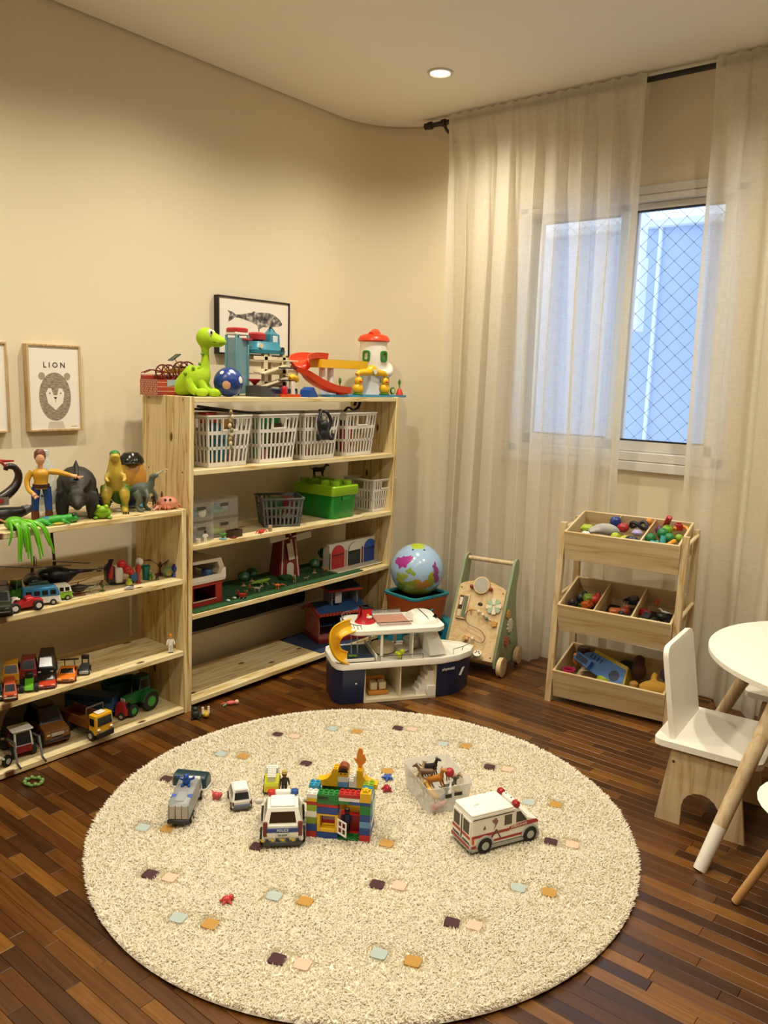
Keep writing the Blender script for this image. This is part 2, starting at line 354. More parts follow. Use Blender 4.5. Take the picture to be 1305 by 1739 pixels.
# window: outer frame, two sliding sashes, net outside
wn = struct(thing('window_1', None, None, ((WX0+WX1)/2, YW, WZ0)))
FRM = paint('window enamel', '#dcd9d2', .35, .0)
W2, WH = (WX1-WX0)/2, WZ1-WZ0
MB().box(-W2, -W2+.045, -.02, .12, 0, WH, .004).box(W2-.045, W2, -.02, .12, 0, WH, .004).box(-W2, W2, -.02, .12, WH-.03, WH, .004).box(-W2, W2, -.02, .12, 0, .045, .004).put('window_frame', FRM, wn)
MB().box(-W2-.05, W2+.05, -.03, -.002, -.05, -.002, .004).put('window_sill', FRM, wn)
MB().box(-W2-.05, W2+.05, -.012, -.002, WH+.002, WH+.045, .003).put('window_casing', FRM, wn)
for k, (a, b_, yy) in enumerate(((-W2+.04, .05, .065), (-.02, W2-.04, .015))):
    sa = MB().box(a, a+.055, yy, yy+.03, .045, WH-.03, .004).box(b_-.055, b_, yy, yy+.03, .045, WH-.03, .004).box(a, b_, yy, yy+.03, .045, .1, .004).box(a, b_, yy, yy+.03, WH-.065, WH-.03, .004).put('sash', FRM, wn)
    MB().box(a+.055, b_-.055, yy+.012, yy+.016, .1, WH-.065).put('pane', GLASSP, sa)
    MB().box(a+.053, a+.059, yy-.001, yy+.02, .1, WH-.065).box(a+.055, b_-.055, yy-.001, yy+.02, WH-.071, WH-.065).box(a+.055, b_-.055, yy-.001, yy+.02, .1, .106).put('gasket', '#16171a', sa)
nb = MB(); S_ = .0704; x0, x1, z0, z1 = -W2, W2, .03, WH-.03
def net_y(x, z): return .128
i0 = int((x0+z0)/S_)-30
for k in range(-40, 40):
    for sg in (1, -1):
        pts = []
        c_ = k*S_*1.25
        for j in range(0, 60):
            z = z0+(z1-z0)*j/59; x = c_+sg*(z-z0)*1.06
            if x0 <= x <= x1: pts.append((x, net_y(x, z), z))
        if len(pts) > 1: nb.tube([pts[0], pts[-1]], .0009, 4)
kn = MB()
for k in range(-40, 40):
    for j in range(0, 40):
        z = z0+j*S_*1.25/2/1.06; x = k*S_*1.25/2*1+0
        if (k+j) % 2 == 0 and x0 < x < x1 and z < z1: kn.cbox((x, .128, z), (.0055, .0055, .0055), .002)
net = nb.put('safety_net', pl('#5b6470', .7), wn, ang=0); kn.put('net_knots', pl('#3d454f', .7), net, ang=0)

# the neighbouring house seen through the window
nh = thing('neighbouring_house', 'pale rendered wall of the house next door seen through the window', 'building', (-2.4, 6.3, -3))
STUC = paint('pale render', '#b4c6e2', .9, .05, 20)
MB().box(-3.2, 3.6, 0, .3, 0, 5.70).put('wall', STUC, nh)
MB().box(-3.25, 3.65, -.06, .36, 5.70, 5.76, .01).put('coping', pl('#e8eef6', .8), nh)
MB().box(-.06, .05, -.5, -.4, 5.42, 6.6).box(-.075, .065, -.515, -.385, 4.9, 5.42).put('downpipe', pl('#f4f6fa', .6), nh)
MB().box(-.012, .012, -.03, 0, 0, 5.7).put('joint_cover', pl('#f0f4fa', .6), nh)
struct(MB().box(-8, 6, 4.2, 12, -3.1, -3).put('ground_outside', pl('#9aa09a', .9)))

# ceiling downlights
TRIMM, DISC = pl('#d8d4cb', .3), pl('#fff2d8', .5, emit=9)
first = None
lights = []
for k, (x, y) in enumerate(LAMP_XY):
    if first is None:
        t = first = thing('ceiling_downlight', 'recessed round ceiling downlight glowing above the curtain rod', 'lamp', (x, y, CEIL_Z), group='recessed ceiling downlights')
        MB().lathe([(.046, -.0005), (.062, -.0005), (.06, -.006), (.05, -.008), (.046, -.004)], n=32, cap=False).put('trim_ring', TRIMM, t)
        MB().lathe([(.0, -.002), (.046, -.002), (.046, -.0006), (0, -.0006)], n=32, cap=False).put('lens', DISC, t)
    else:
        t = copy_tree(first); t.location = (x, y, CEIL_Z); t['label'] = 'recessed round ceiling downlight outside the photographed corner'
        continue
    ld = bpy.data.lights.new('downlight_beam', 'SPOT'); ld.energy = LAMP_W; ld.color = LAMP_COL; ld.spot_size = R(150); ld.spot_blend = 1; ld.shadow_soft_size = .04
    lo = bpy.data.objects.new('downlight_beam', ld); COL.objects.link(lo); lo.parent = t; lo.location = (0, 0, -.014)

# curtain rod
rod = thing('curtain_rod', 'black metal curtain rod on brackets under the ceiling', 'curtain rod', (-1.2, 3.83, 2.895))
BLK = pl('#17130f', .45)
MB().cyl((-1.6, 0, 0), (1.25, 0, 0), .0125).put('rod', BLK, rod)
MB().lathe([(.0125, 0), (.02, .006), (.02, .03), (.016, .04), (.018, .05), (.0, .052)], n=14).put('finial', BLK, rod).matrix_local = Matrix.Translation((-1.6, 0, 0)) @ Matrix.Rotation(R(-90), 4, 'Y')
for bx in (-1.525, 1.15):
    br = MB().tube(smoothpts([(bx, 0, -.006), (bx, .03, -.03), (bx, .08, -.045), (bx, .112, -.045)]), .008, 8).cbox((bx, .115, -.045), (.03, .008, .07), .003).put('bracket', BLK, rod)
    MB().cyl((bx-.012, 0, 0), (bx+.012, 0, 0), .019).put('collar', BLK, br)

# curtains
def curtain(label, x0, x1, seed, nf, zb=.012):
    rnd = random.Random(seed); nx, nz = nf*16, 50; z1 = 2.917; zc = 2.895
    ph = [rnd.uniform(0, 6.28) for _ in range(8)]; amp = [rnd.uniform(.5, 1) for _ in range(nf+2)]; jit = [rnd.uniform(-.35, .35) for _ in range(nf+2)]
    vs = []; fs = []
    for j in range(nz+1):
        t = j/nz; z = z1+(zb-z1)*(t**1.15)
        top = max(0, 1-max(0, t-.03)*11)
        for i in range(nx+1):
            u = i/nx; q = u*nf
            k = int(min(q, nf-1)); w_ = math.sin(2*math.pi*(q+jit[k]*math.sin(math.pi*(q-k))**2*.6))
            a = (.018+.050*min(1, t*2.2))*amp[k]
            dy = a*w_ + .012*math.sin(3*u*6.28+ph[0]+t*2)+.008*math.sin(7*u*6.28+ph[1]-t*3)
            dy = dy*(1-top)+top*(-.031+.006*math.sin(2*math.pi*q*2.7+ph[2])+.003*math.sin(2*math.pi*q*5.3+ph[3])); dy -= .011*(1+math.sin(2*math.pi*q*2.7+ph[2]))*max(0, 1-abs(t-.08)*5)
            dx = .02*math.sin(2*math.pi*q*2+ph[3])*min(1, t*3)/1.5+.012*math.sin(t*5+ph[4]+u*9)*t
            dx += .036*amp[k]*math.sin(2*math.pi*q+ph[7]+.4*math.sin(3*t))*min(1, .25+t*2.5)*min(1, u*14)*min(1, (1-u)*14)
            edge = .01*math.sin(t*6+ph[5])*t
            vs.append((x0+(x1-x0)*u+dx+edge*(1-2*u), dy, z+(.006*math.sin(2*math.pi*q*2+ph[2]) if j == 0 else 0)+(.01*math.sin(u*9+ph[6]) if j == nz else 0)))
    for j in range(nz):
        for i in range(nx): a = j*(nx+1)+i; fs.append((a, a+1, a+nx+2, a+nx+1))
    c = thing('curtain', label, 'curtain', (0, 3.835, 0), group='linen curtains at the window')
    b = MB().add(vs, fs); o = b.put('fabric', LINEN, c, ang=0); o.data.shade_smooth()
    # rod pocket: second layer of cloth behind the rod
    hv = [];hf = []
    for j in range(3):
        for i in range(nx+1):
            v = vs[i]; z = (2.917, 2.895, 2.80)[j]; hv.append((v[0]-.002, (-.012, .017, .012)[j]+.3*(vs[i][1]+.031), z))
    for j in range(2):
        for i in range(nx): a = j*(nx+1)+i; hf.append((a, a+1, a+nx+2, a+nx+1))
    o2 = MB().add(hv, hf).put('rod_pocket', LINEN, c, ang=0); o2.data.shade_smooth()
    # hems down both sides and along the bottom
    for col_, sg in ((0, 1), (nx, -1)):
        ev = [];ef = []
        for j in range(nz+1):
            a = vs[j*(nx+1)+col_]; e = vs[j*(nx+1)+col_+sg*3]; ev += [(a[0], a[1]+.003, a[2]), (e[0], e[1]+.003, e[2])]
        for j in range(nz): ef.append((2*j, 2*j+1, 2*j+3, 2*j+2))
        h = MB().add(ev, ef).put('side_hem', LINEN, c, ang=0); h.data.shade_smooth()
    return c
curtain('long sheer linen curtain hanging left of the uncovered window strip', -2.668, -1.575, 5, 8)
curtain('long sheer linen curtain at the right edge behind the white table', -1.268, .05, 11, 9)

# ================================================================ shelving
GAPW = .004
def shelf_unit(name, label, ya, yb, top, levels, racking=0, yref=.7):
    """open pine shelving, uprights left and right, boards between them; front at x=-2.79"""
    xf, xb, t = -2.79, -3.135, .022
    s = thing(name, label, 'shelf', (0, 0, 0))
    def sh(b):
        b.v = [(v[0], v[1]+racking*(v[2]-yref), v[2]) for v in b.v]; return b
    for ys in (ya, yb-t):
        b = MB()
        b.box(xb, xf, ys, ys+t, 0, top, .002); sh(b).put('upright', PINE_Z, s)
    for z in levels:
        b = MB().box(xb, xf, ya+t+.0005, yb-t-.0005, z-t, z, .002); sh(b).put('shelf_board', PINE_Y, s)
        for ys, d in ((ya, -.0008), (yb, .0008)):
            pass
    sc = MB()
    for z in levels:
        for ys, d in ((ya, -1), (yb, 1)):
            for xx in (xf-.05, xb+.05): sc.cyl((xx, ys+racking*(z-yref), z-t/2), (xx, ys+racking*(z-yref)+d*.0012, z-t/2), .004, n=8)
    tag(sc.put('screw_heads', pl('#6d6252', .4, .6), s), kind='stuff')
    return s
LOW_L = (.028, .292, .617, .922); BIG_L = (.05, .445, .757, 1.087, 1.40)
shelf_unit('low_bookshelf', 'low open pine shelf full of toy vehicles along the left wall', .62, 2.125, .925, LOW_L)
shelf_unit('tall_bookshelf', 'tall open pine shelf with white baskets beside the curtain', 2.142, 3.582, 1.403, BIG_L, .024, .95)

# ================================================================ pictures
def picture(label, name, x, y0, y1, z0, z1, fm, fw, dep):
    p = thing(name, label, 'picture', (x, y0, z0)); W, H = y1-y0, z1-z0
    MB().box(0, dep, 0, fw, 0, H, .001).box(0, dep, W-fw, W, 0, H, .001).box(0, dep, fw, W-fw, 0, fw, .001).box(0, dep, fw, W-fw, H-fw, H, .001).put('frame', fm, p)
    MB().box(.002, dep-.006, fw, W-fw, fw, H-fw).put('print', pl('#f1ece0', .6), p)
    return p, W, H, dep-.006
OAK = wood('oak frame', 2, '#d9b98a', '#cba873', '#b8915d', knots=False, seed=6)
lp, W, H, d = picture('framed lion print with oak frame above the low shelf', 'lion_picture', XL, 1.652, 1.888, 1.245, 1.60, OAK, .008, .034)
def disc(b, c, ry, rz, dx, n=28): return b.prism(circ(n, ry, c, ry=rz), 0, dx, dx+.0006)
cx_, cz = W*.5, H*.385
for q in (-.056, .056): disc(MB(), (cx_+q, cz+.09), .014, .015, d).put('ear', pl('#a79a85', .8), lp)
def fur(name, a, b_, sc):
    m, nt, bb = newmat(name); tc = node(nt, 'ShaderNodeTexCoord'); mp = node(nt, 'ShaderNodeMapping'); mp.inputs['Scale'].default_value = (1, 60, 420); nt.links.new(tc.outputs['Object'], mp.inputs[0])
    n = node(nt, 'ShaderNodeTexNoise'); n.inputs['Scale'].default_value = sc; nt.links.new(mp.outputs[0], n.inputs[0]); r_ = ramp(nt, [(.35, a), (.65, b_)]); nt.links.new(n.outputs[0], r_.inputs[0]); nt.links.new(r_.outputs[0], bb.inputs[0]); bb.inputs['Roughness'].default_value = .8; return m
MB().prism([(cx_+.07*math.cos(R(a)), cz+.005+(.1 if math.sin(R(a)) > 0 else .098)*math.sin(R(a))*(1 if math.sin(R(a)) > 0 else 1)) for a in range(0, 360, 10)], 0, d, d+.0008).put('mane', fur('drawn fur', '#6f6353', '#b4a690', 1), lp)
MB().prism([(cx_-.038, 0.002+.008), (cx_-.03, .04), (cx_+.03, .04), (cx_+.04, .01)], 0, d, d+.0005).put('chest', pl('#cfc6b4', .8), lp)
MB().prism([(cx_, cz-.05), (cx_-.033, cz-.02), (cx_-.041, cz+.02), (cx_-.03, cz+.04), (cx_-.016, cz+.04), (cx_-.009, cz+.012), (cx_+.009, cz+.012), (cx_+.016, cz+.04), (cx_+.03, cz+.04), (cx_+.041, cz+.02), (cx_+.033, cz-.02)], 0, d+.0008, d+.0013).put('face', pl('#efe9dc', .8), lp)
MB().prism([(cx_-.008, cz+.004), (cx_+.008, cz+.004), (cx_, cz-.006)], 0, d+.0013, d+.0018).prism(circ(10, .003, (cx_-.024, cz+.02)), 0, d+.0013, d+.0018).prism(circ(10, .003, (cx_+.024, cz+.02)), 0, d+.0013, d+.0018).box(d+.0013, d+.0017, cx_-.0006, cx_+.0006, cz-.018, cz-.005).put('eyes_and_nose', pl('#2b2622', .8), lp)
text('L I O N', .031, lp, 'lettering', pl('#2c2824', .8), (d+.0008, W*.5, H*.765), (90, 0, 90))
MB().box(d, d+.0005, W-.05, W-.022, .017, .019).put('signature', pl('#8b8377', .8), lp)
picture('oak framed print cut by the left edge of the photo', 'animal_picture', XL, 1.33, 1.572, 1.245, 1.60, OAK, .008, .034)
wp, W, H, d = picture('framed whale print with black frame behind the toy garage', 'whale_picture', XL, 2.632, 3.122, 1.60, 1.885, pl('#161311', .5), .008, .034)
# whale: side silhouette as a flat print
wz = H*.60
pts = [(.062, wz+.045), (.078, wz+.03), (.07, wz+.006), (.066, wz-.012), (.09, wz+.0), (.112, wz+.014), (.15, wz+.012), (.2, wz+.002), (.24, wz-.008), (.262, wz-.018), (.27, wz-.05), (.284, wz-.03), (.3, wz-.022), (.35, wz-.02), (.4, wz-.014), (.43, wz-.008), (.438, wz+.002), (.42, wz+.022), (.385, wz+.042), (.34, wz+.052), (.29, wz+.05), (.255, wz+.047), (.238, wz+.054), (.225, wz+.045), (.18, wz+.036), (.14, wz+.029), (.115, wz+.028), (.09, wz+.04)]
WHM, nt, bb = newmat('ink wash'); n = node(nt, 'ShaderNodeTexNoise'); n.inputs['Scale'].default_value = 40; tc = node(nt, 'ShaderNodeTexCoord'); nt.links.new(tc.outputs['Object'], n.inputs[0]); r_ = ramp(nt, [(.28, '#2a292b'), (.5, '#716e6c'), (.68, '#c9c3ba')]); nt.links.new(n.outputs[0], r_.inputs[0]); nt.links.new(r_.outputs[0], bb.inputs[0]); bb.inputs['Roughness'].default_value = .8
MB().prism(pts, 0, d, d+.0008).put('whale_drawing', WHM, wp)
MB().prism([(.13, .045), (.2, .035), (.4, .05), (.42, .075), (.3, .065), (.2, .07)], 0, d, d+.0005).put('water_drawing', pl('#cfcac0', .8), wp)

# ================================================================ rug
def rug():
    rg = thing('round_rug', 'large round shaggy cream rug with scattered small coloured dots', 'rug', (RUG_C[0], RUG_C[1], 0))
    MB().lathe([(0, .001), (RUG_R-.012, .001), (RUG_R-.004, .007), (RUG_R-.012, .0145), (0, .0145)], n=96, cap=False).put('backing', pl('#f5eedc', .95), rg)
    dots = []
    for col_, ps in (('#4a2a30', [(472, 1247), (676, 1236), (520, 1296), (283, 1322), (437, 1437), (255, 1484), (641, 1501), (768, 1566), (471, 1628), (936, 1429), (832, 1302), (703, 1316)]),
                     ('#d6bba2', [(500, 1250), (289, 1490), (678, 1504), (806, 1571), (514, 1637), (972, 1434), (862, 1306), (700, 1238)]),
                     ('#b98c45', [(413, 1284), (606, 1242), (658, 1309), (657, 1432), (519, 1530), (358, 1569), (702, 1632), (933, 1515), (944, 1366), (791, 1267), (285, 1407)]),
                     ('#aebbb7', [(376, 1280), (565, 1237), (303, 1558), (466, 1521), (644, 1619), (881, 1507), (898, 1362), (752, 1263), (243, 1405)])):
        for p in ps:
            q = PZ(p[0], p[1], .02); dots.append((q.x-RUG_C[0], q.y-RUG_C[1], lin(col_)[:3]))
    for dx, dy, dc in dots:
        mt = bpy.data.materials.get('dot %.3f' % dc[0]) or pl('#%02x%02x%02x' % tuple(int(round(255*(1.055*v**(1/2.4)-.055))) for v in dc), .95)
        o = MB().prism(rrect(.042, .038, .008, 4), 2, .012, .0206).put('dot', mt, rg); o.location = (dx, dy, 0); o.rotation_euler = (0, 0, math.atan2(.34, .94))
    rng = np.random.default_rng(4); N = 210000
    rr = RUG_R*np.sqrt(rng.random(N))*.995; th = rng.random(N)*2*np.pi; x = rr*np.cos(th); y = rr*np.sin(th)
    base = np.array(lin('#f5eedc')[:3]); c = base[None, :]*(.92+.11*rng.random((N, 1)))*(1+np.array([[.0, -.01, -.05]])*rng.random((N, 1)))
    big = np.sin(x*9+1.3*np.sin(y*7))*np.sin(y*8+1.1*np.sin(x*6))
    dk = np.zeros(N, bool); nr = np.zeros(N, bool)
    for dx, dy, dc in dots:
        # slightly skewed square dots, pile mixes at the rim
        u = (x-dx)*.94+(y-dy)*.34; v = -(x-dx)*.34+(y-dy)*.94
        k = np.maximum(np.abs(u), np.abs(v))+rng.normal(0, .0008, N) < .0205
        nr |= np.maximum(np.abs(u), np.abs(v)) < .034; dk[k] = True; c[k] = np.array(dc)[None, :]*(.9+.2*rng.random((k.sum(), 1)))
    la = rng.random(N)*2*np.pi; lean = .4+.8*rng.random(N)+.1*big; lean = np.where(dk, lean*.12, np.where(nr, lean*.18, lean))
    h = .007+.006*rng.random(N)+.0015*big; wd = .0012+.0009*rng.random(N)
    ex, ey = np.cos(la), np.sin(la); z0 = .0135
    edge = rr > RUG_R*.985
    ex = np.where(edge, np.cos(th), ex); ey = np.where(edge, np.sin(th), ey); h = np.where(edge, h*.75, h); h = np.where(dk, h*.55, h)
    P0 = np.stack([x-ey*wd, y+ex*wd, np.full(N, z0)], 1); P1 = np.stack([x+ey*wd, y-ex*wd, np.full(N, z0)], 1)
    mx_, my = x+ex*lean*h*.45, y+ey*lean*h*.45; mz = z0+h*.62
    P2 = np.stack([mx_+ey*wd*1.2, my-ex*wd*1.2, mz], 1); P3 = np.stack([mx_-ey*wd*1.2, my+ex*wd*1.2, mz], 1)
    P4 = np.stack([x+ex*lean*h*1.1, y+ey*lean*h*1.1, z0+h*.86], 1)
    V = np.stack([P0, P1, P2, P3, P4], 1).reshape(-1, 3)
    i = np.arange(N)*5; quads = np.stack([i, i+1, i+2, i+3], 1); tris = np.stack([i+3, i+2, i+4], 1)
    me = bpy.data.meshes.new('pile'); me.vertices.add(len(V)); me.vertices.foreach_set('co', V.astype(np.float32).ravel())
    loops = np.concatenate([np.concatenate([quads, tris], 1).ravel()]); me.loops.add(len(loops)); me.loops.foreach_set('vertex_index', loops.astype(np.int32))
    me.polygons.add(2*N); ls = np.stack([np.arange(N)*7, np.arange(N)*7+4], 1).ravel(); me.polygons.foreach_set('loop_start', ls.astype(np.int32)); me.polygons.foreach_set('loop_total', np.tile([4, 3], N).astype(np.int32))
    me.update(); me.validate(); me.shade_smooth()
    at = me.color_attributes.new('pile_colour', 'FLOAT_COLOR', 'POINT'); cc = np.ones((N, 5, 4), np.float32); cc[:, :, :3] = c[:, None, :]; at.data.foreach_set('color', cc.ravel())
    m, nt, b = newmat('wool pile'); a = node(nt, 'ShaderNodeAttribute', attribute_name='pile_colour'); nt.links.new(a.outputs[0], b.inputs[0]); b.inputs['Roughness'].default_value = .95
    b.inputs['Specular IOR Level'].default_value = .1
    tl = node(nt, 'ShaderNodeBsdfTranslucent'); nt.links.new(a.outputs[0], tl.inputs[0]); ms = node(nt, 'ShaderNodeMixShader'); ms.inputs[0].default_value = .2; out = [n for n in nt.nodes if n.type == 'OUTPUT_MATERIAL'][0]
    nt.links.new(b.outputs[0], ms.inputs[1]); nt.links.new(tl.outputs[0], ms.inputs[2]); nt.links.new(ms.outputs[0], out.inputs[0])
    me.materials.append(m); o = bpy.data.objects.new('pile', me); COL.objects.link(o); o.parent = rg; tag(o, kind='stuff')
rug()

# ================================================================ furniture on the right
def simple(b, name, mat, label, cat, loc, rz=0, group=None, rx=0, ry=0, remesh=0, ang=38):
    o = b.put(name, mat, None, ang=ang, remesh=remesh); o.location = loc; o.rotation_euler = (R(rx), R(ry), R(rz)); return tag(o, label, cat, group)
# --- storage rack
RK = (-1.655, 3.375, 0); RKZ = 7
rack = thing('toy_storage_rack', 'three-tier birch rack of tilted toy trays in front of the curtains', 'storage rack', RK, RKZ)
RW, RD = .552, .33
for x, w_ in ((0, 0), (RW, 0)):
    b = MB(); b.loft([[(x-.014, -.014, 0), (x+.014, -.014, 0), (x+.014, .022, 0), (x-.014, .022, 0)], [(x-.014, .046, .862), (x+.014, .046, .862), (x+.014, .076, .862), (x-.014, .076, .862)]]).put('post', BIRCH_Z, rack)
    b = MB(); b.loft([[(x-.014, RD-.018, 0), (x+.014, RD-.018, 0), (x+.014, RD+.018, 0), (x-.014, RD+.018, 0)], [(x-.014, RD-.062, .862), (x+.014, RD-.062, .862), (x+.014, RD-.032, .862), (x-.014, RD-.032, .862)]]).put('post', BIRCH_Z, rack)
for x in (0, RW):
    for z, a, c in ((.825, .07, RD-.045), (.5, .045, RD-.03)): MB().cyl((x+(.008 if x else -.008), a, z), (x+(.008 if x else -.008), c, z+.012), .009, n=10).put('dowel', BIRCH_Y, rack)
TR = []
for k, (y0, z0, tilt, divs) in enumerate(((.012, .022, 13, ()), (.03, .345, 17, (.33, .66)), (.048, .688, 13, (.36, .67)))):
    t = MB(); m4 = Matrix.Translation((.016, y0, z0)) @ Matrix.Rotation(R(tilt), 4, 'X'); Wt, Dt, Ht, e = RW-.032, .29, .142, .011
    tr = bpy.data.objects.new('tray', None); COL.objects.link(tr); tr.parent = rack; tr.matrix_local = m4; tr.empty_display_size = .05
    MB().box(0, Wt, 0, e, 0, Ht, .002).put('front_panel', BIRCH, tr)
    MB().box(0, Wt, Dt-e, Dt, 0, Ht, .002).put('back_panel', BIRCH, tr)
    MB().box(0, e, e, Dt-e, 0, Ht, .002).put('side_panel', BIRCH_Y, tr); MB().box(Wt-e, Wt, e, Dt-e, 0, Ht, .002).put('side_panel', BIRCH_Y, tr)
    MB().box(e, Wt-e, e, Dt-e, .004, .012).put('base_panel', BIRCH, tr)
    for q in divs:
        if k == 2 and q < .5: MB().box(Wt*q-.003, Wt*q+.003, Dt-.03, Dt-e, .012, Ht-.004).put('divider', BIRCH_Y, tr)
        else: MB().box(Wt*q-.004, Wt*q+.004, e, Dt-e, .012, Ht-.004, .001).put('divider', BIRCH_Y, tr)
    TR.append(Matrix.Translation(RK) @ Matrix.Rotation(R(RKZ), 4, 'Z') @ m4)
def tray_at(k, u, v, h): return TR[k] @ Vector((u*(RW-.032), v*.29, .013+h))
# --- round table
tb = thing('round_table', 'small round white table on splayed wooden legs at the right edge', 'table', (-.345, 3.05, 0))
MB().lathe([(0, .578), (.485, .578), (.49, .581), (.49, .597), (.487, .60), (0, .60)], n=72, cap=False).put('table_top', LACQ, tb)
for a in (-117, -27, 63, 153):
    p0 = Vector((.665*math.cos(R(a)), .665*math.sin(R(a)), 0)); p1 = Vector((.37*math.cos(R(a)), .37*math.sin(R(a)), .577))
    q = p0.lerp(p1, .235); lg = MB().cyl(q, p1, .0225, .0255, 20).put('leg', PALE, tb); MB().cyl(p0, q, .0205, .0226, 20).put('painted_foot', LACQ, lg)
# --- child's chair with arched side panels
ch = thing('child_chair', 'small white seated pine chair tucked under the round table', 'chair', (-.725, 2.675, 0), 4)
def arch_side(y0, y1):
    xs = [(-.148, 0), (-.112, .262), (.112, .262), (.148, 0), (.062, 0), (.062, .05)]+circ(9, .062, (0, .072), 0, 180)+[(-.062, .05), (-.062, 0)]
    return MB().prism(xs, 1, y0, y1)
for y0 in (.008, .325): arch_side(y0, y0+.018).put('side_panel', PALE, ch)
MB().box(-.1, .1, .026, .325, .16, .178, .002).put('brace', PALE, ch)
MB().prism(rrect(.35, .385, .03, 5), 2, .262, .284).at().put('seat', LACQ, ch).location = (.005, .176, .018)
bk = MB().prism(rrect(.33, .36, .04, 5), 0, -.009, .009).put('backrest', LACQ, ch); bk.location = (-.135, .176, .442); bk.rotation_euler = (0, R(-9), 0)
for y0 in (.0075, .3435): MB().cyl((-.10, y0, .225), (-.10, y0-.001, .225), .005, n=8).put('bolt', pl('#574a3a', .4, .6), ch)
c2 = copy_tree(ch); move(c2, (-.60, 3.70, 0), 180); c2['label'] = 'small white seated pine chair half hidden behind the round table'
ch['group'] = c2['group'] = 'pine chairs at the round table'
# --- moulded chair mostly outside the right edge
mc = thing('moulded_chair', 'white moulded shell chair on plain wooden legs cut by the right edge', 'chair', (-.285, 2.42, 0), 10)
rings = []
for k in range(9):
    t = k/8; rr = .05+.15*t; rings.append([(rr*1.05*math.cos(R(a))+.0, rr*math.sin(R(a)), .30+.05*t**3+(.10*t**2*max(0, math.cos(R(a))))) for a in range(0, 360, 12)])
MB().loft(rings).put('seat_shell', LACQ, mc)
for a in (185, 85, 275, -5):
    p0 = Vector((.235*math.cos(R(a)), .235*math.sin(R(a)), 0)); p1 = Vector((.1*math.cos(R(a)), .1*math.sin(R(a)), .305)); lg = MB().cyl(p0+Vector((0, 0, .004)), p1, .0125, .0145, 14).put('leg', pl('#c99a63', .45), mc)
    MB().cyl(p0, p0+Vector((0, 0, .006)), .011, n=10).put('foot_pad', '#1b1714', lg); q = p0.lerp(p1, .42); MB().cyl(q+Vector((-.013, 0, 0)), q+Vector((.013, 0, 0)), .004, n=8).put('bolt', pl('#38302a', .4, .5), lg)
# --- activity walker
wk = thing('activity_walker', 'wooden activity walker with sage green sides and a handle bar', 'push walker', (-2.15, 3.462, 0), -81)
SAGE = pl('#8f9c79', .5); SAGEPL = pl('#a9bfa4', .5)
prof = [(.035, .045), (.045, .09), (-.115, .43), (-.15, .50), (-.165, .545), (-.185, .572), (-.215, .58), (-.24, .565), (-.245, .53), (-.235, .49), (-.215, .42), (-.215, .34), (-.25, .2), (-.285, .09), (-.285, .045), (-.2, .03), (-.06, .03)]
for y0 in (-.147, .133): MB().prism(prof, 1, y0, y0+.014).put('side_panel', SAGE, wk)
MB().cyl((-.212, -.133, .552), (-.212, .133, .552), .0125, n=14).put('handle_bar', PALE, wk)
for x, y, r_ in ((0, .166, .05), (0, -.166, .05), (-.24, .166, .046), (-.24, -.166, .046)):
    wh = MB().cyl((x, y-.011, r_), (x, y+.011, r_), r_, n=26).put('wheel', PLY, wk); sgn = 1 if y > 0 else -1
    MB().cyl((x, y+sgn*.0105, r_), (x, y+sgn*.0125, r_), r_*.78, n=24).cyl((x, y+sgn*.0105, r_), (x, y+sgn*.015, r_), .009, n=12).put('hub', PALE, wh)
MB().box(-.25, .01, -.132, .132, .05, .06).put('floor_board', PLY, wk)
# front board frame: u across, v up the slope, w out
sl = Vector((-.16, 0, .36)).normalized(); nrm = Vector((sl.z, 0, -sl.x)); BM4 = Matrix(((0, sl.x, nrm.x, .038), (1, 0, 0, 0), (0, sl.z, nrm.z, .078), (0, 0, 0, 1)))
bd = MB().prism([(-.132, 0), (.132, 0), (.132, .375), (.11, .39), (.05, .408), (0, .413), (-.05, .408), (-.11, .39), (-.132, .375)], 2, 0, .01).put('front_board', PLY, wk); bd.matrix_local = BM4
def onb(b, name, mat): o = b.put(name, mat, bd); return o
onb(MB().cyl((-.005, .385, .01), (-.005, .385, .026), .046, n=30), 'mirror_ring', PLY); onb(MB().cyl((-.005, .385, .026), (-.005, .385, .0275), .039, n=30), 'mirror', pl('#bcb9ae', .25, .3))
for u in (-.058, .052): onb(MB().cyl((u, .37, .01), (u, .37, .02), .006, n=10).ell((u, .37, .026), .011), 'red_peg', '#8e3b2d')
for u, v in ((-.118, .36), (.118, .36), (-.118, .02), (.118, .02)): onb(MB().cyl((u, v, .01), (u, v, .0115), .004, n=8), 'screw', '#6b5030')
onb(MB().box(-.118, -.058, .19, .325, .01, .022, .003), 'slot_frame', PLY); onb(MB().box(-.112, -.088, .2, .315, .0222, .0228), 'slot', '#3a3222'); onb(MB().box(-.085, -.064, .2, .315, .0222, .0228), 'slot_strip', '#66715a'); onb(MB().box(-.108, -.091, .262, .305, .0229, .028, .002), 'slider', '#e9dcc0'); onb(MB().box(-.11, -.088, .2, .24, .0229, .027, .002), 'slider', '#d8c49a')
onb(MB().prism(rrect(.026, .016, .006, 3, (.005, .285)), 2, .01, .0118), 'badge', '#2d211a')
ft = [(.085, .285)]
fl = onb(MB().cyl((.085, .285, .01), (.085, .285, .018), .012, n=12), 'flower_hub', '#e8dcc2')
for k in range(8):
    a = R(k*45+10); c_, s_ = math.cos(a), math.sin(a)
    pet = [(.085+c_*u-s_*v, .285+s_*u+c_*v) for u, v in ((.008, -.004), (.036, -.013), (.043, -.008), (.043, .008), (.036, .013), (.008, .004))]
    MB().prism(pet, 2, .016, .023).put('petal', SAGEPL if k % 2 else pl('#e4dabc', .5), fl)
